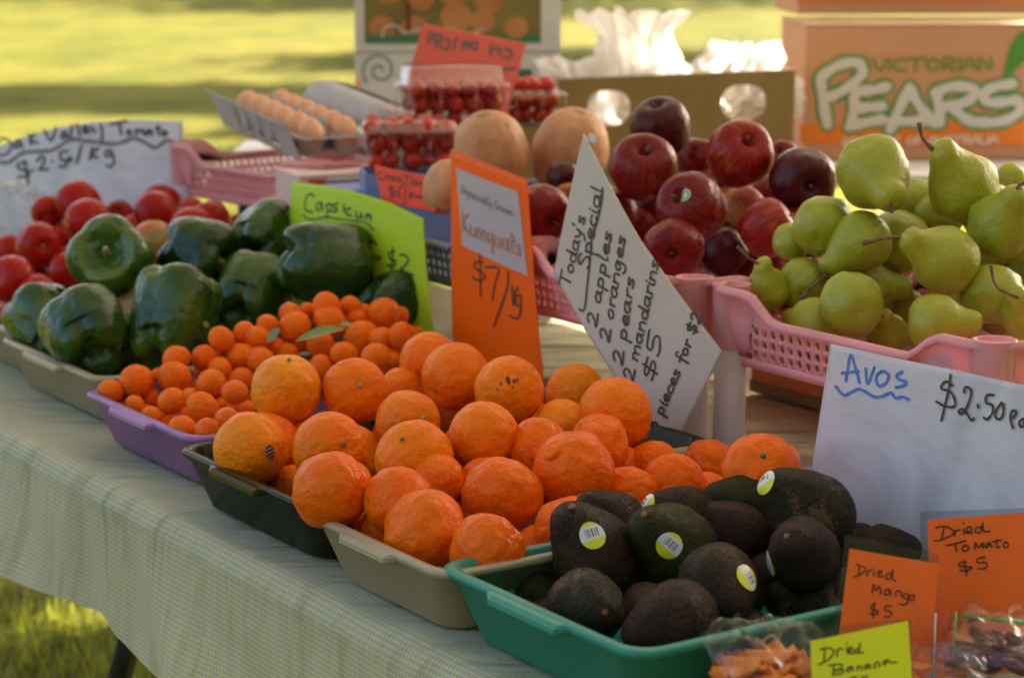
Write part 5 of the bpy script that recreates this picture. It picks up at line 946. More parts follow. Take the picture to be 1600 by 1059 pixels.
SIGNS = json.loads(r'''[{"name":"price_sign","label":"white card with handwritten tomato price and curved top edge, behind the tomatoes","cat":"price sign","o":[-1.0438,4.0792,0.76],"ex":[0.9397,-0.342,0.0],"ey":[0.0476,0.1308,0.9903],"n":[-0.3387,-0.9305,0.1392],"top":[[-0.0076,0.1984],[0.062,0.2201],[0.1307,0.244],[0.1988,0.2617],[0.2797,0.2749],[0.3665,0.2812],[0.4523,0.2815]],"bot":[[0.0,0.0],[0.0844,0.0045],[0.1539,0.0082],[0.2226,0.0118],[0.304,0.0161],[0.3843,0.0204],[0.4674,0.0248]],"mat":"card_white","layers":[["marker_grey",0.00727,[[[0.0613,0.1946],[0.0771,0.1929],[0.0928,0.1924],[0.1132,0.2044],[0.1311,0.2129],[0.18,0.2169],[0.2003,0.2243],[0.2278,0.2397],[0.2559,0.2384],[0.2813,0.2371],[0.3218,0.2351],[0.3564,0.2462],[0.3765,0.2414],[0.4018,0.2314],[0.4187,0.2429],[0.431,0.2444],[0.4463,0.2318]]]],["marker_black",0.00436,[[[0.0754,0.2367],[0.0885,0.236],[0.0979,0.2274],[0.0971,0.2161],[0.087,0.2079],[0.0713,0.2062],[0.0629,0.2194],[0.0754,0.2367]],[[0.1146,0.2358],[0.1081,0.2333],[0.1058,0.2254],[0.1113,0.22],[0.1162,0.2269],[0.1167,0.2348],[0.1242,0.2211]],[[0.1361,0.2488],[0.1421,0.2278]],[[0.1491,0.2482],[0.1391,0.2378],[0.1588,0.2306]],[[0.1694,0.2566],[0.1857,0.236],[0.1949,0.2619]],[[0.2157,0.2548],[0.2082,0.2512],[0.2072,0.2434],[0.2136,0.2425],[0.2171,0.2515],[0.22,0.2438]],[[0.2292,0.2674],[0.2263,0.2452]],[[0.2393,0.27],[0.2466,0.247]],[[0.2539,0.2549],[0.2613,0.2607],[0.256,0.2661],[0.2525,0.2593],[0.2578,0.2529],[0.2665,0.2576]],[[0.2701,0.2643],[0.2741,0.2578],[0.2805,0.2569]],[[0.2888,0.2704],[0.2933,0.254],[0.2926,0.2397]],[[0.3089,0.2711],[0.3425,0.2787]],[[0.3264,0.2749],[0.3324,0.252]],[[0.3469,0.2624],[0.3434,0.2568],[0.3474,0.2525],[0.3522,0.256],[0.3469,0.2624]],[[0.3611,0.253],[0.3619,0.264],[0.3683,0.2587],[0.3743,0.2644],[0.3785,0.2536]],[[0.3868,0.2637],[0.3809,0.2569],[0.386,0.2538],[0.3905,0.2638],[0.3947,0.2541]],[[0.4038,0.2719],[0.4083,0.2545]],[[0.4004,0.2652],[0.4102,0.2677]],[[0.4178,0.2625],[0.4144,0.2569],[0.4194,0.2538],[0.4229,0.2594],[0.4178,0.2625]],[[0.1357,0.194],[0.1189,0.1922],[0.1166,0.1832],[0.1311,0.1792],[0.1428,0.1775],[0.1367,0.1683],[0.1173,0.1664]],[[0.1304,0.1972],[0.1411,0.1561]],[[0.1492,0.1811],[0.1518,0.1796]],[[0.1576,0.197],[0.1663,0.2063],[0.1742,0.201],[0.1683,0.1874],[0.1634,0.1816],[0.1839,0.1835]],[[0.1918,0.1983],[0.1934,0.1973]],[[0.2236,0.2184],[0.2083,0.2156],[0.2089,0.2023],[0.2217,0.2006],[0.2184,0.1893],[0.2068,0.19]],[[0.2279,0.2075],[0.2243,0.2018],[0.2294,0.1997],[0.2318,0.2054],[0.2279,0.2075]],[[0.2512,0.2294],[0.2436,0.1969]],[[0.2741,0.2269],[0.2713,0.2046]],[[0.2868,0.2262],[0.2734,0.2136],[0.2876,0.2085]],[[0.311,0.2226],[0.3034,0.2213],[0.3026,0.2124],[0.3114,0.2127],[0.3148,0.2217],[0.3205,0.2042],[0.316,0.193],[0.3058,0.196]]]]],"bend":0.012,"sub":[],"thick":0.0012},
{"name":"price_sign","label":"bright lime green capsicum price card standing behind the capsicums","cat":"price sign","o":[-0.3418,3.2411,0.8229],"ex":[0.6561,-0.7547,0.0],"ey":[0.105,0.0913,0.9903],"n":[-0.7474,-0.6497,0.1392],"top":[[-0.0408,0.1877],[0.0558,0.1906],[0.1505,0.189],[0.2275,0.1806],[0.2957,0.1656]],"bot":[[0.0,0.0],[0.0881,-0.0074],[0.1833,-0.013],[0.2593,-0.016],[0.3376,-0.0136]],"mat":"card_lime","layers":[["marker_black",0.00291,[[[0.0419,0.1717],[0.0333,0.1747],[0.0209,0.1716],[0.0163,0.1597],[0.0228,0.1498],[0.0424,0.1489]],[[0.067,0.1646],[0.0544,0.1634],[0.0527,0.1547],[0.0624,0.1538],[0.0671,0.1637],[0.0719,0.1538]],[[0.0813,0.1641],[0.0879,0.1431]],[[0.0801,0.1621],[0.092,0.1661],[0.0951,0.157],[0.0861,0.1542]],[[0.1105,0.1679],[0.0999,0.1659],[0.1022,0.1615],[0.1103,0.1595],[0.1048,0.1552],[0.0986,0.1549]],[[0.1244,0.1683],[0.1276,0.1584]],[[0.1437,0.1637],[0.1346,0.1628],[0.1323,0.1579],[0.1393,0.1531],[0.1467,0.1547]],[[0.1563,0.1613],[0.1593,0.1523],[0.1668,0.1531],[0.1686,0.1606],[0.1715,0.1517]],[[0.1806,0.1517],[0.1808,0.16],[0.186,0.156],[0.1883,0.1599],[0.1926,0.152]],[[0.0615,0.13],[0.0835,0.1314]],[[0.1654,0.1243],[0.1707,0.1285],[0.163,0.1296],[0.164,0.1232],[0.1718,0.1222]],[[0.1815,0.1279],[0.1758,0.1254],[0.178,0.121],[0.1832,0.1262],[0.1856,0.1209]],[[0.1926,0.1245],[0.1886,0.1213],[0.1933,0.12]],[[0.1977,0.1296],[0.2007,0.1208],[0.2063,0.1232],[0.2115,0.1183]],[[0.2007,0.1116],[0.1906,0.1086],[0.1921,0.0996],[0.2027,0.0989]],[[0.1989,0.104],[0.2079,0.1041],[0.208,0.0941]],[[0.2139,0.1039],[0.2165,0.0969],[0.2229,0.1031]],[[0.2493,0.1134],[0.2382,0.1094],[0.2424,0.1017],[0.2544,0.0995],[0.2497,0.0926],[0.2366,0.0919]],[[0.2455,0.1185],[0.2467,0.084]],[[0.2616,0.1094],[0.2702,0.1104],[0.2783,0.105],[0.2712,0.0951],[0.2662,0.09],[0.2903,0.0839]]]],["marker_black",0.00233,[[[0.0159,0.1424],[0.0345,0.1376],[0.0598,0.1402],[0.0844,0.1456],[0.125,0.146],[0.1647,0.1473],[0.1892,0.1453],[0.2022,0.1393]]]]],"bend":0.02,"sub":[],"thick":0.0012},
{"name":"price_sign","label":"small red cherry tomato price card clipped on the blue basket rim","cat":"price sign","o":[-0.1872,3.1311,0.9969],"ex":[0.5577,-0.83,0.0],"ey":[0.1441,0.0969,0.9848],"n":[-0.8174,-0.5493,0.1736],"top":[[-0.0394,0.0505],[0.1085,0.0488]],"bot":[[0.0,0.0],[0.1448,0.002]],"mat":"card_red","layers":[["marker_black",0.00206,[[[-0.0145,0.0436],[-0.0224,0.0391],[-0.0169,0.0322],[-0.0043,0.0325]],[[-0.0035,0.0428],[0.0009,0.033]],[[-0.002,0.0374],[0.0082,0.0393],[0.0117,0.0332]],[[0.0142,0.0371],[0.0223,0.0397],[0.0186,0.0339],[0.0275,0.0338]],[[0.0297,0.0386],[0.0327,0.0343],[0.0383,0.0395]],[[0.0405,0.0379],[0.0486,0.0277],[0.0373,0.0238]],[[0.0462,0.043],[0.0651,0.0439]],[[0.0566,0.0431],[0.0604,0.0034]],[[0.0731,0.0401],[0.0711,0.0345],[0.0783,0.0334],[0.0803,0.039],[0.0731,0.0401]],[[0.0855,0.0323],[0.0855,0.0387],[0.0917,0.0348],[0.0955,0.0397],[0.1007,0.033]],[[0.023,0.0242],[0.0131,0.0213],[0.016,0.017],[0.0287,0.0165],[0.0264,0.0116],[0.016,0.0106]],[[0.0168,0.0272],[0.0254,0.0088]],[[0.0333,0.0188],[0.0439,0.019],[0.0385,0.0129],[0.0512,0.0115]],[[0.0713,0.0209],[0.0754,0.0122]],[[0.0715,0.02],[0.08,0.0209],[0.0809,0.0174],[0.0744,0.0158]],[[0.0874,0.0189],[0.09,0.0156],[0.0957,0.0198],[0.1002,0.0158],[0.1043,0.0198],[0.1085,0.0167],[0.1125,0.0207],[0.1151,0.0174],[0.1215,0.0189]]]]],"bend":0,"sub":[],"thick":0.0012},
{"name":"price_sign","label":"orange kumquat price card with pasted grey label, standing behind the oranges","cat":"price sign","o":[-0.0812,2.9359,0.7696],"ex":[0.5577,-0.83,0.0],"ey":[0.0579,0.0389,0.9976],"n":[-0.828,-0.5564,0.0698],"top":[[-0.0502,0.3197],[0.0203,0.312],[0.0835,0.3049],[0.1448,0.2965]],"bot":[[0.0,0.0],[0.0678,0.0014],[0.1448,0.0084],[0.216,0.0112]],"mat":"card_orange","layers":[["marker_black",0.00264,[[[0.0599,0.1767],[0.0434,0.1761],[0.0387,0.1678],[0.0613,0.1632],[0.0673,0.158],[0.0542,0.1516],[0.0373,0.1539]],[[0.0505,0.1876],[0.0601,0.1312]],[[0.0686,0.1718],[0.0982,0.1736],[0.0923,0.1523],[0.0882,0.1291]],[[0.1213,0.1727],[0.1197,0.1472],[0.0955,0.0949]],[[0.1309,0.1562],[0.1373,0.1303]],[[0.1453,0.1552],[0.1363,0.1406],[0.1451,0.1314]],[[0.1515,0.1457],[0.1413,0.1428],[0.1439,0.1327],[0.1529,0.1326],[0.1527,0.1444],[0.1539,0.1223],[0.1469,0.1139],[0.1298,0.1157]]]],["print_grey",0.00115,[[[-0.0075,0.2745],[-0.0107,0.2694],[-0.0052,0.2631],[-0.0019,0.2682],[-0.0075,0.2745]],[[0.001,0.2678],[0.0021,0.2622]],[[0.0014,0.2656],[0.0029,0.2673],[0.0057,0.2672]],[[0.0133,0.2657],[0.009,0.2666],[0.0077,0.2639],[0.0106,0.2614],[0.0134,0.2651],[0.0142,0.2573],[0.0114,0.256],[0.0082,0.258]],[[0.0231,0.2649],[0.0187,0.2655],[0.0168,0.2633],[0.019,0.2603],[0.022,0.2607],[0.0232,0.2643],[0.0239,0.2604],[0.0258,0.2591]],[[0.0266,0.2645],[0.0277,0.2588]],[[0.027,0.2624],[0.0297,0.264],[0.0325,0.2628],[0.0338,0.258]],[[0.0362,0.2632],[0.037,0.2582],[0.0386,0.2574]],[[0.0362,0.2656],[0.0363,0.266]],[[0.0455,0.2611],[0.0422,0.2624],[0.0396,0.26],[0.0425,0.2569],[0.0462,0.2573]],[[0.0535,0.2609],[0.0491,0.2615],[0.0473,0.2593],[0.0494,0.2563],[0.0524,0.2567],[0.0536,0.2603],[0.0542,0.2564],[0.0561,0.2551]],[[0.0568,0.2659],[0.0578,0.256],[0.0601,0.2546]],[[0.0611,0.2653],[0.0621,0.2554],[0.0645,0.254]],[[0.0652,0.2594],[0.0682,0.2548],[0.0703,0.2552]],[[0.0716,0.2585],[0.0704,0.2511],[0.067,0.2493]],[[0.0864,0.2603],[0.0822,0.2625],[0.0796,0.2575],[0.0845,0.2514],[0.0881,0.2526],[0.0874,0.2559],[0.0842,0.2563]],[[0.0902,0.2561],[0.0913,0.2505]],[[0.0906,0.2539],[0.092,0.2556],[0.0947,0.2555]],[[0.0988,0.2549],[0.0965,0.2525],[0.0994,0.2495],[0.1026,0.2514],[0.1008,0.2543],[0.0988,0.2549]],[[0.1041,0.2542],[0.1068,0.2485],[0.1086,0.2526],[0.1121,0.2478],[0.1131,0.2531]],[[0.1151,0.2528],[0.1162,0.2473]],[[0.1155,0.2508],[0.1181,0.2524],[0.1208,0.2512],[0.1221,0.2465]]]],["print_orange",0.00282,[[[-0.0018,0.239],[0.0031,0.2126]],[[0.0136,0.2373],[0.0015,0.2244],[0.0201,0.2108]],[[0.0219,0.2235],[0.0247,0.2116],[0.0314,0.2096],[0.035,0.2143],[0.0342,0.2221],[0.0366,0.209]],[[0.0396,0.2215],[0.0421,0.2085]],[[0.0404,0.2176],[0.0451,0.2209],[0.0496,0.2184],[0.0517,0.2074]],[[0.05,0.2165],[0.0556,0.2197],[0.0605,0.2172],[0.0625,0.2063]],[[0.0777,0.216],[0.0699,0.2182],[0.0675,0.2113],[0.0735,0.2056],[0.0791,0.2121]],[[0.0784,0.2172],[0.0824,0.1928]],[[0.0844,0.2166],[0.0872,0.2049],[0.0937,0.2029],[0.0971,0.2076],[0.0963,0.2153],[0.0987,0.2024]],[[0.114,0.2133],[0.1053,0.2143],[0.1017,0.2091],[0.106,0.2024],[0.1118,0.2035],[0.1142,0.212],[0.1156,0.2031],[0.1194,0.2002]],[[0.1229,0.2236],[0.1257,0.202],[0.1314,0.1989]],[[0.1184,0.2153],[0.1304,0.2155]],[[0.1442,0.2087],[0.1373,0.2107],[0.1355,0.2072],[0.1442,0.202],[0.1427,0.1977],[0.1348,0.1998]]]]],"bend":0.006,"sub":[["label_mauve","printed_label",[[-0.0306,0.2961],[0.1287,0.2793],[0.1643,0.1726],[0.0037,0.1924]],0.0005]],"thick":0.0012},
{"name":"price_sign","label":"white daily specials card balanced on one corner between oranges and apples","cat":"price sign","o":[0.0453,2.6708,0.9689],"ex":[0.7193,-0.6947,0.0],"ey":[0.1206,0.1249,0.9848],"n":[-0.6841,-0.7084,0.1736],"top":[[0.0258,0.1749],[0.1405,0.0566],[0.21,-0.0046],[0.275,-0.0612]],"bot":[[0.0,0.0],[0.0551,-0.0532],[0.134,-0.1209],[0.2264,-0.1835]],"mat":"card_cream","layers":[["marker_black",0.0026,[[[0.0124,-0.0125],[0.0153,0.0052]],[[0.0136,-0.0037],[0.0341,-0.0086]],[[0.0266,0.0085],[0.0309,0.0032],[0.0368,0.0063],[0.0333,0.0127],[0.0278,0.0115],[0.0266,0.0085]],[[0.0316,0.0264],[0.0293,0.0206],[0.034,0.0162],[0.0392,0.0192],[0.0377,0.0248],[0.02,0.0306],[0.0385,0.0266],[0.0411,0.0292]],[[0.033,0.0429],[0.0318,0.0362],[0.0356,0.0319],[0.0413,0.0336],[0.0407,0.0385],[0.034,0.0427],[0.0412,0.0414],[0.0438,0.0437]],[[0.0339,0.0476],[0.0424,0.0498],[0.0418,0.0535]],[[0.0358,0.0576],[0.0494,0.0511],[0.0524,0.0446]],[[0.0263,0.0638],[0.0312,0.0615]],[[0.0399,0.0739],[0.0379,0.0688],[0.0406,0.0664],[0.0452,0.072],[0.0486,0.0696],[0.0465,0.0638]],[[0.0479,0.0284],[0.0443,0.0225],[0.0477,0.015],[0.0546,0.0229],[0.061,0.0253],[0.0644,0.0172],[0.0614,0.0113]],[[0.0555,0.0322],[0.0756,0.0293]],[[0.0575,0.032],[0.0556,0.0384],[0.0605,0.0428],[0.0657,0.0373],[0.064,0.0312]],[[0.0627,0.0488],[0.0616,0.0595],[0.0578,0.0578],[0.0582,0.0515],[0.063,0.0481],[0.0675,0.052],[0.0666,0.0608]],[[0.0611,0.0767],[0.0589,0.0707],[0.0634,0.064],[0.0689,0.0679],[0.068,0.0758]],[[0.06,0.0821],[0.069,0.0803],[0.0703,0.0833]],[[0.0556,0.0836],[0.0548,0.084]],[[0.0616,0.1009],[0.0609,0.0923],[0.0649,0.0871],[0.0702,0.0895],[0.0694,0.0958],[0.0627,0.1007],[0.0697,0.0995],[0.072,0.1026]],[[0.0523,0.1111],[0.0703,0.1065],[0.0727,0.1105]],[[0.0736,-0.0535],[0.0697,-0.0467],[0.0747,-0.0418],[0.082,-0.0493],[0.0862,-0.0577],[0.0872,-0.0415]],[[0.0817,-0.0141],[0.0809,-0.0223],[0.0844,-0.0275],[0.089,-0.0256],[0.0883,-0.0195],[0.0826,-0.0143],[0.0886,-0.016],[0.0906,-0.0132]],[[0.0823,-0.0071],[0.0996,-0.0116]],[[0.0841,-0.0075],[0.0825,-0.0012],[0.0868,0.0025],[0.0912,-0.0032],[0.0896,-0.0088]],[[0.0839,0.0097],[0.1011,0.0052]],[[0.0856,0.0093],[0.0841,0.0156],[0.0883,0.0194],[0.0927,0.0136],[0.0912,0.0081]],[[0.0769,0.0301],[0.0923,0.0244],[0.0944,0.028]],[[0.091,0.033],[0.0902,0.0433],[0.0869,0.042],[0.0872,0.036],[0.0913,0.0323],[0.0951,0.0356],[0.0945,0.044]],[[0.0893,0.0588],[0.0878,0.0527],[0.0902,0.0497],[0.0939,0.0566],[0.0968,0.0535],[0.0952,0.0465]],[[0.0978,-0.0691],[0.0939,-0.0627],[0.0986,-0.0581],[0.106,-0.0652],[0.1103,-0.0731],[0.1109,-0.0579]],[[0.1044,-0.0385],[0.1084,-0.0446],[0.113,-0.0412],[0.1097,-0.0338],[0.1052,-0.0351],[0.1044,-0.0385]],[[0.1053,-0.0273],[0.1139,-0.0292]],[[0.1087,-0.0281],[0.1059,-0.0241],[0.1059,-0.0191]],[[0.1069,-0.0055],[0.1063,-0.0131],[0.1098,-0.0181],[0.1143,-0.0163],[0.1135,-0.0106],[0.1077,-0.0057],[0.1137,-0.0073],[0.1157,-0.0047]],[[0.1073,0.0005],[0.1159,-0.0015]],[[0.1104,-0.0002],[0.1077,0.006],[0.1094,0.0103],[0.1167,0.0091]],[[0.1101,0.0262],[0.109,0.0189],[0.1132,0.0146],[0.1168,0.0182],[0.1109,0.026],[0.1228,0.0218],[0.125,0.0158],[0.1221,0.0115]],[[0.1145,0.0315],[0.1134,0.0411],[0.1102,0.0399],[0.1107,0.0343],[0.1148,0.0308],[0.1185,0.0338],[0.1177,0.0417]],[[0.1123,0.0557],[0.111,0.05],[0.1134,0.0472],[0.1168,0.0535],[0.1197,0.0506],[0.1184,0.0441]],[[0.1233,-0.0934],[0.1193,-0.0866],[0.1238,-0.0815],[0.1312,-0.0891],[0.1357,-0.0975],[0.1358,-0.081]],[[0.1288,-0.0645],[0.1457,-0.0687]],[[0.1305,-0.0649],[0.1287,-0.0585],[0.1326,-0.0546],[0.1372,-0.0603],[0.1359,-0.0661]],[[0.1342,-0.0489],[0.1329,-0.0385],[0.1298,-0.0399],[0.1304,-0.046],[0.1345,-0.0496],[0.1381,-0.0462],[0.1371,-0.0376]],[[0.1306,-0.0206],[0.1302,-0.0289],[0.1338,-0.0342],[0.1381,-0.0321],[0.1372,-0.026],[0.1314,-0.0208],[0.1373,-0.0224],[0.1392,-0.0195]],[[0.1309,-0.0135],[0.1393,-0.0154]],[[0.1343,-0.0142],[0.1313,-0.01],[0.1312,-0.0046]],[[0.1326,0.0082],[0.1315,0.0019],[0.1339,-0.001],[0.1371,0.006],[0.1401,0.0029],[0.1389,-0.0043]],[[0.1426,-0.1103],[0.1391,-0.1045],[0.144,-0.1005],[0.1509,-0.1069],[0.1548,-0.1141],[0.1562,-0.1004]],[[0.1503,-0.0871],[0.1587,-0.0888]],[[0.1528,-0.0876],[0.1509,-0.0829],[0.1526,-0.08],[0.1597,-0.0814]],[[0.1538,-0.0802],[0.152,-0.0748],[0.1538,-0.0716],[0.1609,-0.0731]],[[0.1546,-0.0564],[0.1536,-0.0632],[0.1568,-0.0677],[0.1613,-0.0662],[0.1608,-0.061],[0.1554,-0.0566],[0.1613,-0.0581],[0.1633,-0.0557]],[[0.1553,-0.051],[0.1637,-0.0528]],[[0.1584,-0.0516],[0.156,-0.0461],[0.158,-0.0422],[0.165,-0.0433]],[[0.1599,-0.0281],[0.1581,-0.0339],[0.1619,-0.0386],[0.1661,-0.0357],[0.1649,-0.0299],[0.1506,-0.0234],[0.1655,-0.028],[0.1675,-0.0255]],[[0.1609,-0.0112],[0.16,-0.018],[0.1631,-0.0225],[0.1677,-0.021],[0.1672,-0.0159],[0.1618,-0.0114],[0.1676,-0.013],[0.1696,-0.0107]],[[0.1618,-0.0053],[0.1701,-0.0073]],[[0.1651,-0.0061],[0.1625,-0.0025],[0.1628,0.002]],[[0.1633,0.0054],[0.1707,0.0031],[0.1719,0.0054]],[[0.1597,0.007],[0.1591,0.0074]],[[0.164,0.0105],[0.1723,0.0085]],[[0.167,0.0098],[0.1647,0.0153],[0.1666,0.0191],[0.1736,0.018]],[[0.1679,0.0326],[0.1664,0.0275],[0.1686,0.0249],[0.1723,0.0305],[0.175,0.0279],[0.1733,0.022]],[[0.1733,-0.0824],[0.1708,-0.099],[0.1754,-0.104],[0.1806,-0.0865],[0.1858,-0.0917],[0.183,-0.1092]],[[0.1673,-0.0913],[0.19,-0.1005]],[[0.1712,-0.0499],[0.1703,-0.0693],[0.1776,-0.0725],[0.1796,-0.0583],[0.1867,-0.057],[0.1896,-0.0714],[0.1871,-0.0792]],[[0.1865,-0.1629],[0.1869,-0.1564],[0.191,-0.1565],[0.1923,-0.1623],[0.1965,-0.1569],[0.201,-0.1604],[0.1988,-0.1674]],[[0.1988,-0.1445],[0.2133,-0.1491]],[[0.2002,-0.145],[0.1997,-0.1405],[0.204,-0.1382],[0.2071,-0.1426],[0.2049,-0.1463]],[[0.2025,-0.1326],[0.209,-0.1349],[0.2104,-0.1331]],[[0.1995,-0.131],[0.199,-0.1307]],[[0.208,-0.1296],[0.2086,-0.1224],[0.2055,-0.123],[0.205,-0.1272],[0.2081,-0.1301],[0.2119,-0.1281],[0.2125,-0.1222]],[[0.2106,-0.1111],[0.2082,-0.1147],[0.2106,-0.1197],[0.2152,-0.1178],[0.2156,-0.1125]],[[0.2143,-0.1094],[0.215,-0.1022],[0.2119,-0.1028],[0.2114,-0.107],[0.2145,-0.1098],[0.2183,-0.1079],[0.2189,-0.1021]],[[0.2163,-0.0914],[0.2142,-0.0955],[0.2159,-0.0977],[0.22,-0.0933],[0.2221,-0.0957],[0.2199,-0.1004]],[[0.2159,-0.0701],[0.2135,-0.0726],[0.2158,-0.0754],[0.2322,-0.0815]],[[0.2194,-0.0815],[0.2214,-0.0728]],[[0.2229,-0.0679],[0.2254,-0.0728],[0.23,-0.0707],[0.2283,-0.0651],[0.2242,-0.0655],[0.2229,-0.0679]],[[0.2255,-0.0599],[0.2327,-0.0621]],[[0.2284,-0.0608],[0.2265,-0.0576],[0.2273,-0.054]],[[0.2293,-0.0338],[0.2261,-0.0403],[0.2292,-0.043],[0.2344,-0.0365],[0.238,-0.0393],[0.2346,-0.0462]],[[0.2241,-0.0366],[0.2405,-0.0435]],[[0.2309,-0.03],[0.2285,-0.025],[0.2334,-0.0222],[0.2386,-0.0282],[0.2411,-0.0343],[0.2441,-0.0235]],[[0.0738,0.1069],[0.0723,0.0772],[0.0643,0.0504],[0.0647,0.0245],[0.0642,-0.0091],[0.0636,-0.0353],[0.0595,-0.041],[0.0543,-0.0394]]]]],"bend":0.01,"sub":[],"thick":0.0012},
{"name":"price_sign","label":"large white avocado price board leaning on the pear basket","cat":"price sign","o":[0.3075,2.2316,0.7574],"ex":[0.5577,-0.83,0.0],"ey":[0.1298,0.0873,0.9877],"n":[-0.8198,-0.5509,0.1564],"top":[[0.0022,0.2059],[0.1,0.2066],[0.1892,0.2087],[0.2729,0.2095],[0.3362,0.2099]],"bot":[[0.0,0.0],[0.1416,0.009],[0.2294,0.0151],[0.3116,0.0209],[0.3735,0.026]],"mat":"card_white","layers":[["marker_blue",0.0031,[[[0.0331,0.1718],[0.0334,0.1856],[0.034,0.1988],[0.0396,0.1945],[0.0535,0.1734]],[[0.0259,0.1788],[0.0501,0.1848]],[[0.0594,0.1894],[0.0654,0.1742],[0.0716,0.1927]],[[0.0822,0.19],[0.0762,0.1838],[0.0817,0.1751],[0.0916,0.1801],[0.0935,0.1881],[0.0875,0.1907],[0.0822,0.19]],[[0.1118,0.1951],[0.1048,0.1901],[0.11,0.1865],[0.12,0.1857],[0.1156,0.1812],[0.1065,0.1779]],[[0.0196,0.1637],[0.0273,0.1589],[0.0353,0.157],[0.0421,0.1609],[0.0539,0.1669],[0.0653,0.1657],[0.0788,0.163],[0.0908,0.1665],[0.1006,0.1714],[0.1087,0.1671],[0.117,0.1703],[0.1265,0.1691]]]],["marker_black",0.00256,[[[0.1833,0.1932],[0.1751,0.1961],[0.1692,0.1919],[0.17,0.1877],[0.1812,0.1872],[0.1894,0.18],[0.1892,0.1732],[0.1759,0.1719],[0.1651,0.1743]],[[0.1786,0.2035],[0.1791,0.1893],[0.1774,0.1728],[0.1756,0.1569]],[[0.2001,0.1894],[0.1999,0.1943],[0.2064,0.1948],[0.2094,0.1886],[0.2057,0.1744],[0.2003,0.1684],[0.1965,0.1702],[0.2026,0.1732],[0.2143,0.1649],[0.2179,0.1674]],[[0.22,0.1813],[0.2211,0.1785]],[[0.2378,0.1938],[0.23,0.1923],[0.2299,0.185],[0.2382,0.1841],[0.2404,0.1772],[0.2347,0.1694],[0.2304,0.1704]],[[0.2503,0.1881],[0.2452,0.1817],[0.2443,0.1743],[0.2503,0.1724],[0.2539,0.1785],[0.2522,0.1867],[0.2494,0.1886]],[[0.2655,0.1765],[0.27,0.1816],[0.2678,0.1842],[0.2636,0.1816],[0.2643,0.1745],[0.2689,0.1675]],[[0.2808,0.1788],[0.2759,0.1755],[0.2769,0.1709],[0.2807,0.1716],[0.2825,0.1779],[0.2852,0.1725]]]]],"bend":0,"sub":[],"thick":0.002},
{"name":"price_sign","label":"orange dried tomato price card in a clear sleeve, at the right edge","cat":"price sign","o":[0.3623,1.8203,0.7451],"ex":[0.9781,0.2079,0.0],"ey":[-0.0642,0.3023,0.9511],"n":[0.1977,-0.9303,0.309],"top":[[0.0088,0.1459],[0.0557,0.1447],[0.1211,0.1433]],"bot":[[0.0,0.0],[0.0448,-0.0032],[0.1061,-0.0075]],"mat":"sleeve","layers":[["marker_black",0.00142,[[[0.022,0.1307],[0.0305,0.1317],[0.0386,0.1276],[0.0367,0.1234],[0.0256,0.1197],[0.0202,0.1193]],[[0.0305,0.1317],[0.0264,0.1196]],[[0.0394,0.1275],[0.0397,0.1225]],[[0.0397,0.1254],[0.0417,0.1274],[0.0448,0.1275]],[[0.048,0.1285],[0.0483,0.1234]],[[0.0485,0.1338],[0.0487,0.1331]],[[0.0508,0.1254],[0.0556,0.1266],[0.0551,0.1295],[0.0515,0.129],[0.0507,0.1247],[0.0561,0.1244]],[[0.0651,0.129],[0.0604,0.1285],[0.0593,0.125],[0.0639,0.1247],[0.067,0.1325],[0.0671,0.1252],[0.0732,0.1249]],[[0.0305,0.1144],[0.0493,0.1176]],[[0.039,0.1153],[0.04,0.1088]],[[0.0482,0.1141],[0.0448,0.1106],[0.0484,0.1086],[0.0518,0.1117],[0.0482,0.1141]],[[0.0571,0.1099],[0.0579,0.1156],[0.0611,0.1111],[0.0653,0.1152],[0.0648,0.1102]],[[0.0715,0.1149],[0.0674,0.1129],[0.0687,0.1102],[0.0722,0.1141],[0.0734,0.1104]],[[0.0787,0.1173],[0.078,0.1101],[0.0812,0.1107]],[[0.0746,0.1151],[0.0833,0.1166]],[[0.087,0.1147],[0.0843,0.1112],[0.0873,0.1092],[0.0896,0.1123],[0.087,0.1147]],[[0.0483,0.0989],[0.0421,0.0986],[0.0411,0.096],[0.0479,0.095],[0.0532,0.0936],[0.0475,0.091],[0.0415,0.0921]],[[0.0462,0.1012],[0.0475,0.087]],[[0.0664,0.1022],[0.0593,0.1011],[0.059,0.0975],[0.066,0.0978],[0.0672,0.0942],[0.0639,0.0922],[0.0585,0.0925]]]]],"bend":0,"sub":[["card_orange2","paper_insert",[[0.015,0.1383],[0.1208,0.1396],[0.1066,-0.0032],[0.0079,0.0037]],0.0003]],"thick":0.0012},
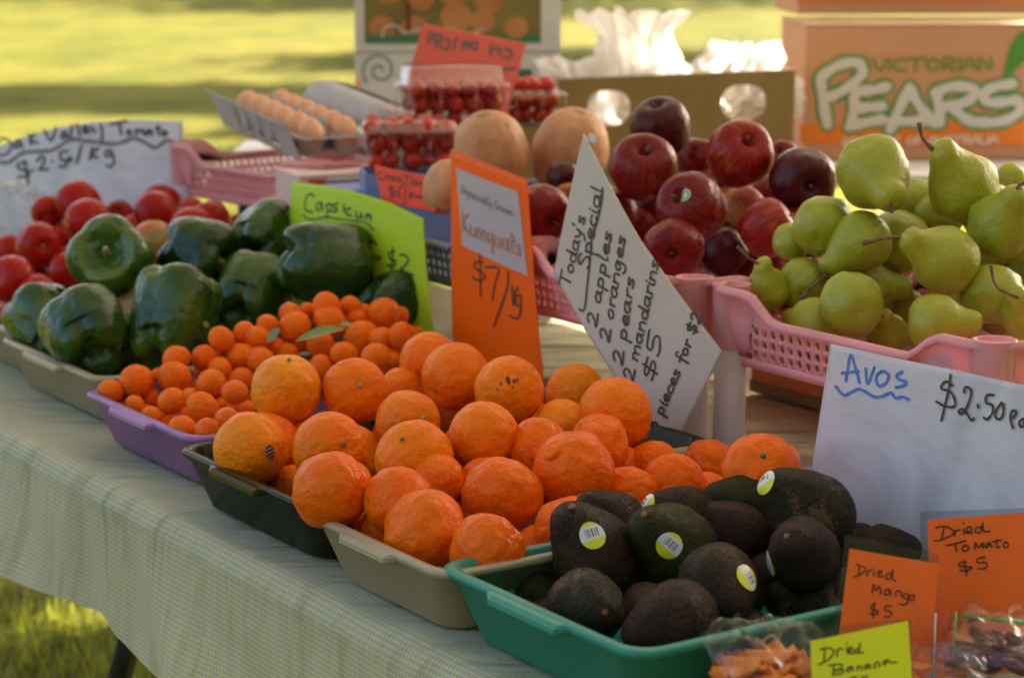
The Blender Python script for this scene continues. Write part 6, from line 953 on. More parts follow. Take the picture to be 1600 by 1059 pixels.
{"name":"price_sign","label":"orange dried mango price card in a clear sleeve, in front of the avocado tray","cat":"price sign","o":[0.2678,1.7605,0.7579],"ex":[0.9976,0.0698,0.0],"ey":[-0.0192,0.275,0.9613],"n":[0.0671,-0.9589,0.2756],"top":[[0.0197,0.1298],[0.0597,0.1211],[0.101,0.1108]],"bot":[[0.0,0.0],[0.041,-0.0119],[0.0896,-0.0268]],"mat":"sleeve","layers":[["marker_black",0.00115,[[[0.0287,0.104],[0.035,0.1018],[0.0356,0.0983],[0.0305,0.0949],[0.0263,0.0937]],[[0.0315,0.1032],[0.0298,0.0943]],[[0.0377,0.0983],[0.0373,0.0941]],[[0.0376,0.0969],[0.0398,0.0989],[0.0416,0.0985]],[[0.0433,0.0975],[0.0435,0.0937]],[[0.0438,0.1005],[0.0439,0.0998]],[[0.0475,0.096],[0.0503,0.0966],[0.049,0.0987],[0.0468,0.0967],[0.0481,0.0932],[0.0509,0.0938]],[[0.0574,0.0958],[0.0542,0.0952],[0.0537,0.0917],[0.0572,0.0916],[0.0603,0.0992],[0.0593,0.0916],[0.0621,0.0892]],[[0.0413,0.0795],[0.0429,0.0871],[0.0449,0.0815],[0.0478,0.0856],[0.049,0.0787]],[[0.0562,0.0827],[0.0526,0.0814],[0.0525,0.0779],[0.0553,0.0785],[0.0569,0.082],[0.0574,0.0771]],[[0.0616,0.077],[0.0625,0.0805],[0.066,0.0804],[0.0665,0.0762]],[[0.0723,0.0782],[0.0687,0.0782],[0.0686,0.0748],[0.0721,0.0747],[0.0729,0.0775],[0.072,0.0713],[0.0684,0.0689],[0.0649,0.07]],[[0.0772,0.0774],[0.0736,0.0761],[0.0742,0.0729],[0.077,0.0732],[0.0776,0.0767]],[[0.0438,0.0698],[0.0402,0.0692],[0.0408,0.0657],[0.0457,0.0642],[0.0442,0.0615],[0.0386,0.0623]],[[0.0431,0.0719],[0.0413,0.0588]],[[0.0578,0.0681],[0.0529,0.0682],[0.052,0.0648],[0.0562,0.064],[0.0576,0.0612],[0.0547,0.0592],[0.0507,0.0596]]]]],"bend":0,"sub":[["card_orange2","paper_insert",[[0.0232,0.1177],[0.1003,0.1032],[0.0856,-0.0199],[0.0042,-0.0015]],0.0003]],"thick":0.0012},
{"name":"price_sign","label":"yellow dried banana price card in a clear sleeve, frontmost card","cat":"price sign","o":[0.2336,1.6433,0.7598],"ex":[0.9994,0.0349,0.0],"ey":[-0.0084,0.2418,0.9703],"n":[0.0339,-0.9697,0.2419],"top":[[-0.0026,0.0832],[0.0446,0.0898],[0.0866,0.0932]],"bot":[[0.0,0.0],[0.043,-0.0005],[0.0901,-0.0012]],"mat":"sleeve","layers":[["marker_olive",0.00133,[[[0.0135,0.0694],[0.0207,0.0706],[0.0239,0.0667],[0.0192,0.061],[0.0113,0.0572]],[[0.0168,0.0694],[0.0159,0.0591]],[[0.0266,0.0693],[0.0265,0.0635]],[[0.0265,0.0673],[0.0285,0.0699],[0.0311,0.0692]],[[0.0344,0.0705],[0.035,0.0659]],[[0.0345,0.0744],[0.0346,0.0737]],[[0.0364,0.0679],[0.039,0.0691],[0.0377,0.0711],[0.0357,0.0692],[0.037,0.0659],[0.0403,0.0665]],[[0.0436,0.0697],[0.0409,0.0685],[0.0416,0.0665],[0.0439,0.0671],[0.045,0.0742],[0.0442,0.0665],[0.0475,0.0667]],[[0.0237,0.0557],[0.023,0.0493]],[[0.0198,0.0564],[0.0296,0.0576],[0.0289,0.0538],[0.023,0.0525],[0.0309,0.0531],[0.0302,0.0505],[0.023,0.0493]],[[0.0375,0.0556],[0.0342,0.0537],[0.0354,0.0514],[0.0381,0.0556],[0.039,0.0523]],[[0.0426,0.0529],[0.0429,0.0555],[0.0456,0.0555],[0.0463,0.0529]],[[0.0512,0.0574],[0.0486,0.0555],[0.0498,0.0535],[0.0519,0.0574],[0.0529,0.0541]],[[0.0564,0.0541],[0.0567,0.0579],[0.0597,0.0586],[0.0603,0.0553]],[[0.067,0.0604],[0.0637,0.0592],[0.0643,0.0566],[0.0676,0.0598],[0.0696,0.0584],[0.0741,0.0584]],[[0.0419,0.0471],[0.0373,0.0466],[0.0379,0.0433],[0.0425,0.042]],[[0.051,0.0473],[0.0465,0.0471],[0.0462,0.0445]]]]],"bend":0,"sub":[["card_yellow","paper_insert",[[0.0054,0.076],[0.0842,0.0913],[0.0888,0.0014],[0.0072,0.0025]],0.0003]],"thick":0.0012},
{"name":"price_sign","label":"tilted pink red price card behind the topmost tomato punnet","cat":"price sign","o":[-0.1933,3.7819,1.0854],"ex":[0.9986,0.0523,0.0],"ey":[-0.0109,0.2076,0.9781],"n":[0.0512,-0.9768,0.2079],"top":[[0.0407,0.1378],[0.1271,0.1226],[0.2192,0.1034]],"bot":[[0.0,0.0],[0.0941,-0.0178],[0.1822,-0.034]],"mat":"card_pink","layers":[["marker_grey",0.00444,[[[0.0505,0.1039],[0.0499,0.1197],[0.0578,0.122],[0.0585,0.1133],[0.0506,0.1118]],[[0.0623,0.0975],[0.0625,0.1173],[0.0719,0.118],[0.0718,0.1085],[0.064,0.1078],[0.0733,0.0959]],[[0.0797,0.1117],[0.0844,0.1101],[0.0835,0.0943],[0.0764,0.0935]],[[0.0937,0.0927],[0.0955,0.1101],[0.1002,0.1116]],[[0.1095,0.0942],[0.1096,0.1084],[0.1189,0.0958],[0.1191,0.1068]],[[0.1253,0.1052],[0.1332,0.1044],[0.1331,0.0942],[0.1252,0.095],[0.1253,0.1052]],[[0.1566,0.083],[0.1584,0.1004]],[[0.1583,0.0925],[0.1678,0.094],[0.1678,0.0988]],[[0.1757,0.094],[0.1709,0.0877],[0.1755,0.0814]],[[0.1836,0.094],[0.193,0.0892],[0.1913,0.0766],[0.1818,0.0798]],[[0.1737,0.0593],[0.199,0.0592]]]]],"bend":0,"sub":[],"thick":0.0012},
{"name":"fruit_carton","label":"PRINT","cat":"x","o":[0.6024,4.4898,0.9098],"ex":[0.9994,0.0349,0.0],"ey":[-0.0,0.0,1.0],"n":[0.0349,-0.9994,0.0],"top":[[-0.007,0.2755],[0.4476,0.293],[0.5665,0.298]],"bot":[[0.0,0.0],[0.4608,-0.0018],[0.5816,-0.0022]],"mat":"x","layers":[["print_green",0.03402,[[[0.031,0.1696],[0.0381,0.1208],[0.0481,0.0732]],[[0.0324,0.171],[0.0636,0.1924],[0.0981,0.2009],[0.1157,0.1923],[0.1148,0.1737],[0.0909,0.1508],[0.0524,0.1294]],[[0.1691,0.1506],[0.1404,0.1435],[0.1057,0.1378],[0.1023,0.1062],[0.0976,0.0702]],[[0.1617,0.1104],[0.1328,0.1084],[0.1053,0.1048]],[[0.1626,0.0835],[0.1279,0.0773],[0.0933,0.0682]],[[0.1779,0.0612],[0.1941,0.1002],[0.2156,0.149]],[[0.2156,0.149],[0.2373,0.1116],[0.2707,0.0739]],[[0.1816,0.08],[0.218,0.0793],[0.253,0.0798]],[[0.2726,0.1403],[0.2782,0.1057],[0.2823,0.0754]],[[0.2683,0.1374],[0.3027,0.1502],[0.3406,0.1487],[0.3527,0.1357],[0.333,0.1185],[0.2898,0.1085]],[[0.3072,0.1085],[0.3284,0.0882],[0.3522,0.0766]],[[0.4305,0.1557],[0.3958,0.15],[0.3701,0.1371],[0.3797,0.1184],[0.4117,0.1183],[0.4422,0.1211],[0.4489,0.1023],[0.422,0.0821],[0.3843,0.0765],[0.3492,0.0789]]]],["print_white",0.02028,[[[0.031,0.1696],[0.0381,0.1208],[0.0481,0.0732]],[[0.0324,0.171],[0.0636,0.1924],[0.0981,0.2009],[0.1157,0.1923],[0.1148,0.1737],[0.0909,0.1508],[0.0524,0.1294]],[[0.1691,0.1506],[0.1404,0.1435],[0.1057,0.1378],[0.1023,0.1062],[0.0976,0.0702]],[[0.1617,0.1104],[0.1328,0.1084],[0.1053,0.1048]],[[0.1626,0.0835],[0.1279,0.0773],[0.0933,0.0682]],[[0.1779,0.0612],[0.1941,0.1002],[0.2156,0.149]],[[0.2156,0.149],[0.2373,0.1116],[0.2707,0.0739]],[[0.1816,0.08],[0.218,0.0793],[0.253,0.0798]],[[0.2726,0.1403],[0.2782,0.1057],[0.2823,0.0754]],[[0.2683,0.1374],[0.3027,0.1502],[0.3406,0.1487],[0.3527,0.1357],[0.333,0.1185],[0.2898,0.1085]],[[0.3072,0.1085],[0.3284,0.0882],[0.3522,0.0766]],[[0.4305,0.1557],[0.3958,0.15],[0.3701,0.1371],[0.3797,0.1184],[0.4117,0.1183],[0.4422,0.1211],[0.4489,0.1023],[0.422,0.0821],[0.3843,0.0765],[0.3492,0.0789]]]],["print_green2",0.0055,[[[0.138,0.2065],[0.1532,0.1815],[0.1668,0.2069]],[[0.173,0.207],[0.1739,0.1818]],[[0.2067,0.2036],[0.1937,0.2072],[0.1812,0.1945],[0.1945,0.1821],[0.2073,0.186]],[[0.2102,0.2069],[0.2479,0.2079]],[[0.2288,0.2077],[0.2256,0.1824]],[[0.2619,0.2081],[0.2484,0.1953],[0.2628,0.1829],[0.2768,0.1957],[0.2619,0.2081]],[[0.2856,0.1832],[0.2846,0.2084],[0.3038,0.2061],[0.3042,0.1973],[0.2861,0.1958],[0.3099,0.1835]],[[0.3167,0.2088],[0.3177,0.1836]],[[0.3239,0.1837],[0.3374,0.2091],[0.3529,0.184]],[[0.3287,0.1926],[0.3473,0.1928]],[[0.3591,0.1841],[0.358,0.2093],[0.3819,0.1844],[0.3808,0.2096]]]],["print_pale",0.00471,[[[0.0822,0.0277],[0.0818,0.0437],[0.0925,0.0423],[0.0926,0.0359],[0.0826,0.0349]],[[0.0989,0.0281],[0.0984,0.044],[0.1091,0.0427],[0.1093,0.0371],[0.0993,0.0361],[0.1124,0.0284]],[[0.1226,0.0445],[0.1151,0.0364],[0.1231,0.0286],[0.1309,0.0367],[0.1226,0.0445]],[[0.1358,0.0288],[0.1353,0.0448],[0.1445,0.0434],[0.1482,0.0371],[0.1449,0.0306],[0.1358,0.0288]],[[0.1519,0.0451],[0.1536,0.0308],[0.1594,0.0293],[0.1651,0.031],[0.1658,0.0454]],[[0.1834,0.0434],[0.1761,0.0456],[0.1692,0.0375],[0.1766,0.0297],[0.1838,0.0322]],[[0.1991,0.0461],[0.1871,0.0459],[0.1876,0.0299],[0.1997,0.0302]],[[0.1873,0.0379],[0.1971,0.0381]],[[0.2213,0.0466],[0.2138,0.0384],[0.2219,0.0306],[0.2297,0.0388],[0.2213,0.0466]],[[0.2461,0.0471],[0.234,0.0468],[0.2346,0.0309]],[[0.2343,0.0389],[0.2435,0.039]],[[0.2588,0.0314],[0.2663,0.0475],[0.2749,0.0317]],[[0.2614,0.037],[0.2718,0.0372]],[[0.2772,0.0477],[0.2789,0.0334],[0.2847,0.0319],[0.2904,0.0336],[0.291,0.048]],[[0.3087,0.046],[0.3029,0.0483],[0.2963,0.0449],[0.3046,0.0403],[0.3077,0.0356],[0.3006,0.0322],[0.2947,0.034]],[[0.3107,0.0481],[0.3317,0.0489]],[[0.321,0.0486],[0.3193,0.0326]],[[0.3332,0.0329],[0.3326,0.0489],[0.3433,0.0475],[0.3435,0.0419],[0.3335,0.0409],[0.3468,0.0332]],[[0.3488,0.0332],[0.3562,0.0494],[0.3649,0.0336]],[[0.3514,0.0389],[0.3618,0.0391]],[[0.3678,0.0496],[0.3684,0.0336],[0.3805,0.0339]],[[0.3828,0.0499],[0.3834,0.0339]],[[0.3869,0.034],[0.3943,0.0501],[0.4031,0.0344]],[[0.3895,0.0397],[0.3999,0.0399]]]]],"bend":0,"sub":[["print_band","printed_band",[[-0.0085,0.0743],[0.4568,0.0878],[0.5824,0.0918],[0.5856,0.0279],[0.4596,0.0269],[-0.0075,0.0344]],0.0004],["print_leaf","printed_leaf",[[0.4081,0.1686],[0.4141,0.1973],[0.4213,0.2316],[0.4376,0.2573],[0.4603,0.2686],[0.4728,0.2486],[0.4655,0.2172],[0.449,0.1972],[0.4323,0.1815],[0.4185,0.1629]],0.0008]],"thick":0.0012}]''')
def sign(S):
    t = empty('price_sign'); t.matrix_basis = frame_of(S); tag(t, S['label'], S['cat'], 'handwritten price cards')
    top = [Vector(p) for p in S['top']]; bot = [Vector(p) for p in S['bot']]; x0 = min(p.x for p in top + bot); x1 = max(p.x for p in top + bot)
    B = S['bend']; bend = (lambda x, y: -B * (2 * (x - x0) / (x1 - x0) - 1) ** 2 + B * .3 * math.sin(y * 14)) if B else (lambda x, y: 0.0)
    def samp(P, f): f *= len(P) - 1; i = min(int(f), len(P) - 2); return P[i].lerp(P[i + 1], f - i)
    nx, ny = 70, 36; vs = []; fs = []
    for j in range(ny + 1):
        for i in range(nx + 1):
            p = samp(bot, i / nx).lerp(samp(top, i / nx), j / ny); vs.append((p.x, p.y, bend(p.x, p.y)))
    for j in range(ny):
        for i in range(nx): a = j * (nx + 1) + i; fs.append((a, a + 1, a + nx + 2, a + nx + 1))
    o = obj('sleeve' if S['mat'] == 'sleeve' else 'card', mesh(vs, fs), t, M[S['mat']])
    if S['mat'] != 'sleeve': md = o.modifiers.new('thickness', 'SOLIDIFY'); md.thickness = S['thick']; md.offset = -1
    base = .0009
    for m, nm, poly, off in S['sub']:
        ins = obj(nm, poly_sheet(poly, bend, off + .0004 if S['mat'] != 'sleeve' else .0008), t, M[m], False)
    if S['sub'] and S['mat'] != 'sleeve': base = .0014
    if S['mat'] == 'sleeve': base = .0013
    lettering(S, ins if S['mat'] == 'sleeve' else o, bend, base)
    return t
for S in SIGNS[:-1]: sign(S)

# ------------------------------------------------------------------ eggs in their carton
def egg_carton():
    near = atd(512, 214, 3.80); far = atd(383 + 26, 168, 4.02)
    L = (far - near); ln = L.length; d = L.normalized(); acr = VX.copy(); acr = (acr - d * acr.dot(d)).normalized(); up = acr.cross(d) * 1.0
    if up.z < 0: up = -up
    t = empty('egg_carton', near - up * .030); Mx = Matrix((acr, d, acr.cross(d))).transposed().to_4x4(); Mx.translation = near - up * .032; t.matrix_basis = Mx
    sg = 1 if acr.cross(d).z > 0 else -1
    tag(t, 'open grey pulp egg carton with its lid folded back, on the pale pink basket', 'egg carton')
    pit = .051; a = .033
    for s in (-1, 1):
        for k in range(6):
            rings = [[(s * a + r * math.cos(q) * 1.0, k * pit + r * math.sin(q), z * sg) for q in [2 * math.pi * j / 14 for j in range(14)]] for r, z in ((.015, 0), (.019, .004), (.0255, .036), (.0275, .040), (.0245, .038), (.017, .008))]
            vs, fs = loft(rings, True, True); obj('egg_cup', mesh(vs, fs), t, M['pulp'])
    for k in range(5):
        rings = [[(r * math.cos(q), (k + .5) * pit + r * math.sin(q), z * sg) for q in [2 * math.pi * j / 10 for j in range(10)]] for r, z in ((.014, .0), (.012, .03), (.0075, .062), (.004, .066))]
        vs, fs = loft(rings, True, True); obj('divider_cone', mesh(vs, fs), t, M['pulp'])
    # rim sheet with flange, front flap leaning outwards on the left, lid thrown back on the right
    mb = MB().box((0, 2.5 * pit, .037 * sg), (.004, .30, .004)).box((-.063, 2.5 * pit, .037 * sg), (.010, .31, .003)).box((.063, 2.5 * pit, .037 * sg), (.010, .31, .003)).box((0, -.03, .037 * sg), (.13, .008, .003)).box((0, 5 * pit + .03, .037 * sg), (.13, .008, .003)).box((0, 2.5 * pit, .006 * sg), (.11, .27, .003))
    obj('rim', mb.mesh(), t, M['pulp'], False)
    mb = MB()
    def P(x, y, z): return (x, y, z * sg)
    ys = [-.035 + i * (5 * pit + .07) / 13 for i in range(14)]
    for i in range(13):
        y0, y1 = ys[i], ys[i + 1]; h = .062; 
        slot = i % 2 == 1 and 1 < i < 11
        if slot: mb.add([P(-.066, y0, .0), P(-.066, y1, .0), P(-.078, y1, .014), P(-.078, y0, .014)], [(0, 1, 2, 3)]); mb.add([P(-.084, y0, .028), P(-.084, y1, .028), P(-.096, y1, h), P(-.096, y0, h)], [(0, 1, 2, 3)])
        else: mb.add([P(-.066, y0, .0), P(-.066, y1, .0), P(-.096, y1, h), P(-.096, y0, h)], [(0, 1, 2, 3)])
        mb.add([P(-.096, y0, h), P(-.096, y1, h), P(-.108, y1, h + .005), P(-.108, y0, h + .005)], [(0, 1, 2, 3)])
    o = obj('locking_flap', mb.mesh(), t, M['pulp'], False); md = o.modifiers.new('thickness', 'SOLIDIFY'); md.thickness = .002
    rings = []
    for i, (ins, z) in enumerate(((0, 0), (.004, .02), (.012, .045), (.028, .055), (.05, .057))):
        rings.append([(x, y, z) for x, y in rrect(.062 - ins, .158 - ins, .03, 5)])
    A = Matrix.Rotation(R_(-12), 3, 'Y')
    rings = [[tuple((A @ Vector((x + .062, y, -z))) * 1.0 + Vector((0, 0, 0))) for x, y, z in r] for r in rings]
    rings = [[(.070 + x, 2.5 * pit + y, (.038 + (-z if False else -z)) * sg) for x, y, z in r] for r in rings]
    vs, fs = loft(rings, False, True); o = obj('lid', mesh(vs, fs), t, M['pulp']); md = o.modifiers.new('thickness', 'SOLIDIFY'); md.thickness = .002
    pr = smoothprof([(0, -1.0), (.5, -.88), (.88, -.45), (1, .02), (.88, .58), (.55, 1.0), (.25, 1.2), (0, 1.26)], 3); em = unit_mesh(lathe(fix(pr), 24, None), M['egg'])
    for s in (-1, 1):
        for k in range(6):
            o = obj('egg', em, smooth=False); o.location = Mx @ Vector((s * a, k * pit, .036 * sg)); o.rotation_euler = (random.uniform(-.12, .12), random.uniform(-.12, .12), 0)
            q = .0258 * random.uniform(.97, 1.04); o.scale = (q, q, q)
            nm = ['nearest', 'second nearest', 'third nearest', 'fourth nearest', 'fifth nearest', 'farthest'][k]
            tag(o, f"brown egg, {nm} in the {'left' if s < 0 else 'right'} row of the open carton", 'egg', 'brown eggs in the open carton')
egg_carton()

# ------------------------------------------------------------------ punnets of cherry tomatoes
cherry = unit_mesh(lathe(fix(tom_prof), 16, lump_fn(2, .04)), M['cherry'])
def punnet(c, rz, label, which, n=(5, 3, 3), w=(.145, .105), h=.070, lidh=.020):
    t = empty('tomato_punnet', c, rz); tag(t, label, 'punnet', 'clear punnets of cherry tomatoes')
    a, b = w[0] / 2, w[1] / 2
    prof = [(.014, 0), (.010, .004), (.0, h - .006), (-.006, h - .006), (-.006, h)]
    rings = [[(x * (1 + .0 * z), y, z) for x, y in rrect(a - i, b - i, .016, 4)] for i, z in prof]; vs, fs = loft(rings, True, False); obj('tub', mesh(vs, fs), t, M['clear'])
    prof = [(-.0065, h + .001), (-.0065, h + .005), (.001, h + .005), (.004, h + lidh - .003), (.010, h + lidh)]
    rings = [[(x, y, z) for x, y in rrect(a - i, b - i, .016, 4)] for i, z in prof]; vs, fs = loft(rings, False, True); obj('lid', mesh(vs, fs), t, M['clear'])
    for sx in (-.55, -.2, .2, .55):
        for sy in (-1, 1):
            mb = MB().tube([(sx * w[0] * .9, sy * (b - .008), .004), (sx * w[0] * .93, sy * (b + .0005), h - .006)], .0016, 6); obj('side_rib', mb.mesh(), t, M['clear'])
    Mx = Matrix.Translation(c) @ Matrix.Rotation(rz, 4, 'Z'); nx, ny, nz_ = n
    for kz in range(nz_):
        for iy in range(ny):
            for ix in range(nx):
                if kz < nz_ - 1 and 0 < ix < nx - 1 and 0 < iy < ny - 1: continue
                if iy > 0 and kz == 0: continue
                r = random.uniform(.0128, .0162); j = .005; zz = .013 + kz * .0245
                q = Vector(((ix - (nx - 1) / 2) * (w[0] - .040) / (nx - 1) + random.uniform(-j, j) + (kz % 2) * .004 - .002, (iy - (ny - 1) / 2) * (w[1] - .040) / (ny - 1) + random.uniform(-j, j), zz + random.uniform(-.002, .002) + .004))
                o = obj('cherry_tomato', cherry, smooth=False); o.location = Mx @ q; o.rotation_euler = (random.uniform(0, 6), random.uniform(0, 6), 0); o.scale = (r, r, r * random.uniform(.95, 1.15))
                tag(o, f"cherry tomato in {which}, {['bottom', 'middle', 'top'][kz] if nz_ == 3 else ['bottom', 'top'][kz]} layer, {ORD[ix]}, {['front', 'middle', 'rear'][iy]}", 'cherry tomato', 'cherry tomatoes inside the punnets')
pc = atd(705, 201, 3.62); punnet(pc, R_(14), 'topmost clear punnet of cherry tomatoes, standing on other punnets', 'the topmost punnet', (5, 3, 3), (.162, .115), .072, .034)
pb = atd(640, 262, 3.44); pb.z = 0.74 + .272; punnet(pb, R_(8), 'clear tomato punnet left below the topmost one, behind the red card', 'the lower left punnet', (5, 3, 3), (.150, .110), .060, .018)
pd_ = atd(818, 205, 3.85); pd_.z = pc.z - .012; punnet(pd_, R_(12), 'clear tomato punnet behind the left pumpkin, lower right of the topmost', 'the rear right punnet', (5, 3, 3), (.125, .10), .050, .012)
def crate(c, rz, d, label, mat, cat='box'):
    t = MB(); x, y, z = d; w = .004
    t.box((0, 0, w / 2), (x, y, w)).box((0, -y / 2 + w / 2, z / 2 + w), (x, w, z - w)).box((0, y / 2 - w / 2, z / 2 + w), (x, w, z - w)).box((-x / 2 + w / 2, 0, z / 2 + w), (w, y - 2 * w - .002, z - w)).box((x / 2 - w / 2, 0, z / 2 + w), (w, y - 2 * w - .002, z - w))
    o = obj('shallow_box', t.mesh(), mat=mat, smooth=False); o.location = c; o.rotation_euler = (0, 0, rz); return tag(o, label, cat)
q = pc.copy(); q.z = TZ + .145; crate(q, R_(14), (.17, .13, pc.z - q.z - .003), 'low cardboard box propping up the topmost tomato punnet', M['kraft'])
q = pb.copy(); q.z = TZ + .145; crate(q, R_(8), (.15, .11, pb.z - q.z - .003), 'blue carton under the lower left tomato punnet', M['bluepaper'])
q = pd_.copy(); q.z = TZ + .145; crate(q, R_(12), (.13, .11, pd_.z - q.z - .003), 'small carton under the rear right tomato punnet', M['kraft'])
q = atd(575, 292, 3.5); 
mb = MB(); mb.box((0, 0, .035), (.12, .10, .07)); o = obj('paper_packet', mb.mesh(), mat=M['bluepaper'], smooth=False); o.location = (q.x, q.y, TZ + .168); o.rotation_euler = (0, 0, R_(30)); tag(o, 'blue paper packet left of the red cherry tomato card', 'packet')
q = atd(520, 280, 3.62); mb = MB(); mb.box((0, 0, .03), (.16, .12, .06)); o = obj('flat_box', mb.mesh(), mat=M['pinktray'], smooth=False); o.location = (q.x, q.y, TZ + .19); o.rotation_euler = (0, 0, R_(25)); tag(o, 'pale pink flat box in front of the egg carton', 'box')
mb = MB(); mb.box((0, 0, 0), (.028, .004, .022)); s_ = obj('red_label', mb.mesh(), o, M['redprint'], False); s_.location = (-.05, -.0605, .042)
mb = MB(); mb.box((0, 0, 0), (.1, .004, .004)); s_ = obj('white_edge', mb.mesh(), o, M['foam'], False); s_.location = (.02, -.0605, .052)

# butternut pumpkins
bm_ = [unit_mesh(lathe(fix(butter_prof), 40, lump_fn(s + 61, .05, 0, .010)), M['pumpkin']) for s in range(3)]
for (px, py, t, r, lab, ang, sm) in ((768, 240, 3.22, .056, 'left butternut pumpkin standing between the tomato punnets and the kumquats sign', -.25, 0), (890, 238, 3.28, .059, 'right butternut pumpkin with a small white sticker, behind the specials card', -.1, 1), (697, 292, 3.06, .034, 'pale end of a small butternut pumpkin left of the kumquats sign', .5, 2)):
    o = obj('butternut_pumpkin', bm_[sm], smooth=False); o.location = atd(px, py, t); o.scale = (r, r * .95, r * 1.14); o.rotation_euler = (.36, ang, sm * .9); tag(o, lab, 'pumpkin', 'butternut pumpkins in the blue basket')
    me = lathe([(.24, .955), (.17, 1.0), (.08, 1.015), (0, 1.02)], 14, lambda x, y, z, th, i: (x * (1 + .3 * math.cos(3 * th)), y * (1 + .2 * math.sin(5 * th)), z)); obj('blossom_scar', mesh(*me), o, M['scar'])
    if sm == 1: sticker(o, o.data, (.52, -.78, .42), 15, .0085, .0065, M['sticker_white'])
# hidden supports for the pumpkins: more squash under them
for (px, py, t, r, lab) in ((800, 330, 3.22, .040, 'shaded butternut pumpkin under the left one, beside the kumquats sign'), (862, 322, 3.34, .038, 'shaded butternut pumpkin low behind the specials card edge')):
    o = obj('butternut_pumpkin', bm_[2], smooth=False); o.location = atd(px, py, t); o.scale = (r, r, r * 1.3); o.rotation_euler = (1.4, .3, .5); tag(o, lab, 'pumpkin', 'butternut pumpkins in the blue basket')

# ------------------------------------------------------------------ back bench with cartons and bags
BZ = TZ + .168
def bench():
    t = empty('back_trestle', (.55, 4.52, 0)); tag(t, 'second higher trestle behind the stall carrying the fruit cartons', 'table')
    obj('tabletop', MB().box((0, .05, BZ - .012), (2.3, .68, .024)).mesh(), t, M['boxwhite'], False)
    for x in (-1.08, 1.08):
        for y in (-.22, .3): obj('leg', MB().tube([(x, y, BZ - .025), (x * 1.02, y, .01)], .015, 8).mesh(), t, M['black_metal'])
bench()
def pear_carton():
    S = SIGNS[-1]; Fr = frame_of(S); t = empty('fruit_carton'); t.matrix_basis = Fr; tag(t, 'peach coloured pears carton with big outlined white lettering', 'carton', 'fruit cartons on the back trestle')
    w, h, d = .60, .272, .32
    obj('carton_body', MB().box((w / 2, h / 2 + .001, -d / 2 - .001), (w, h, d)).mesh(), t, M['carton_peach'], False)
    mb = MB().box((w / 2, h + .004, -d / 4 - .001), (w + .004, .004, d / 2)).box((w / 2, h + .0045, -d * .75 - .002), (w + .004, .004, d / 2 - .004)); obj('top_flap', mb.mesh(), t, M['kraft_in'], False)
    flat = lambda x, y: 0.0
    for m, nm, poly, off in S['sub']:
        me = poly_sheet([(min(x, w), max(0, y)) for x, y in poly], flat, off + .0004); obj(nm, me, t, M[m], False)
    S2 = dict(S); lettering(S2, t, flat, .0016)
    # a second carton of the same kind stacked on top, pushed back: only its lower front shows
    t2 = empty('fruit_carton'); M2 = Fr.copy(); M2.translation = Fr.translation + Vector((.02, .30, .285)) ; t2.matrix_basis = M2; tag(t2, 'second peach carton stacked on the pears carton, only its lower edge visible', 'carton', 'fruit cartons on the back trestle')
    obj('carton_body', MB().box((w / 2, h / 2, -d / 2 - .001), (w, h, d)).mesh(), t2, M['carton_peach'], False)
    obj('printed_band', MB().box((w / 2, .058, .0006), (w, .06, .0008)).mesh(), t2, M['print_band'], False)
pear_carton()
def panel(outline, holes, th, mat, name, parent, Mx):
    cu = bpy.data.curves.new('c', 'CURVE'); cu.dimensions = '2D'; cu.fill_mode = 'BOTH'; cu.extrude = th / 2
    for pts in [outline] + holes:
        s = cu.splines.new('POLY'); s.points.add(len(pts) - 1); s.use_cyclic_u = True
        for q, p in zip(s.points, pts): q.co = (p[0], p[1], 0, 1)
    tmp = bpy.data.objects.new('t', cu); COL.objects.link(tmp); me = bake(tmp); bpy.data.objects.remove(tmp)
    me.transform(Mx); me.materials.clear(); o = obj(name, me, parent, mat, False); return o
def brown_carton():
    a = atd(872, 240, 4.2); a.z = BZ + .002; w = .455
    t = empty('open_carton', a, R_(1.5)); tag(t, 'open brown carton with two oval hand holes, stuffed with plastic bags', 'carton', 'fruit cartons on the back trestle')
    h = (atd(872, 122, 4.2)).z - a.z; h2 = h + .018
    def ell(cx, cy, rx, ry): return [(cx + rx * math.copysign(abs(math.cos(q)) ** .8, math.cos(q)), cy + ry * math.copysign(abs(math.sin(q)) ** .8, math.sin(q))) for q in [-2 * math.pi * k / 28 for k in range(28)]]
    hz = atd(950, 168, 4.2).z - a.z
    X = Matrix.Rotation(R_(90), 4, 'X'); d = .30
    panel([(0, 0), (w, 0), (w, h2), (0, h)], [ell(.097, hz, .041, .034), ell(.357, hz + .010, .043, .034)], .005, M['kraft'], 'front_panel', t, X)
    panel([(0, 0), (w, 0), (w, h2), (0, h)], [ell(.097, hz, .041, .034), ell(.357, hz + .010, .043, .034)], .005, M['kraft_in'], 'rear_panel', t, Matrix.Translation((0, d, 0)) @ X)
    obj('side_panel', MB().box((.0025, d / 2, h / 2), (.005, d - .007, h - .002)).mesh(), t, M['kraft_in'], False); obj('side_panel', MB().box((w - .0025, d / 2, h / 2), (.005, d - .007, h - .002)).mesh(), t, M['kraft_in'], False)
    obj('base_panel', MB().box((w / 2, d / 2, .0025), (w - .012, d - .008, .005)).mesh(), t, M['kraft_in'], False)
    obj('corner_edge', MB().box((.0, -.0035, .06), (.006, .002, .115)).mesh(), t, M['orange_edge'], False)
    return a
ca = brown_carton()
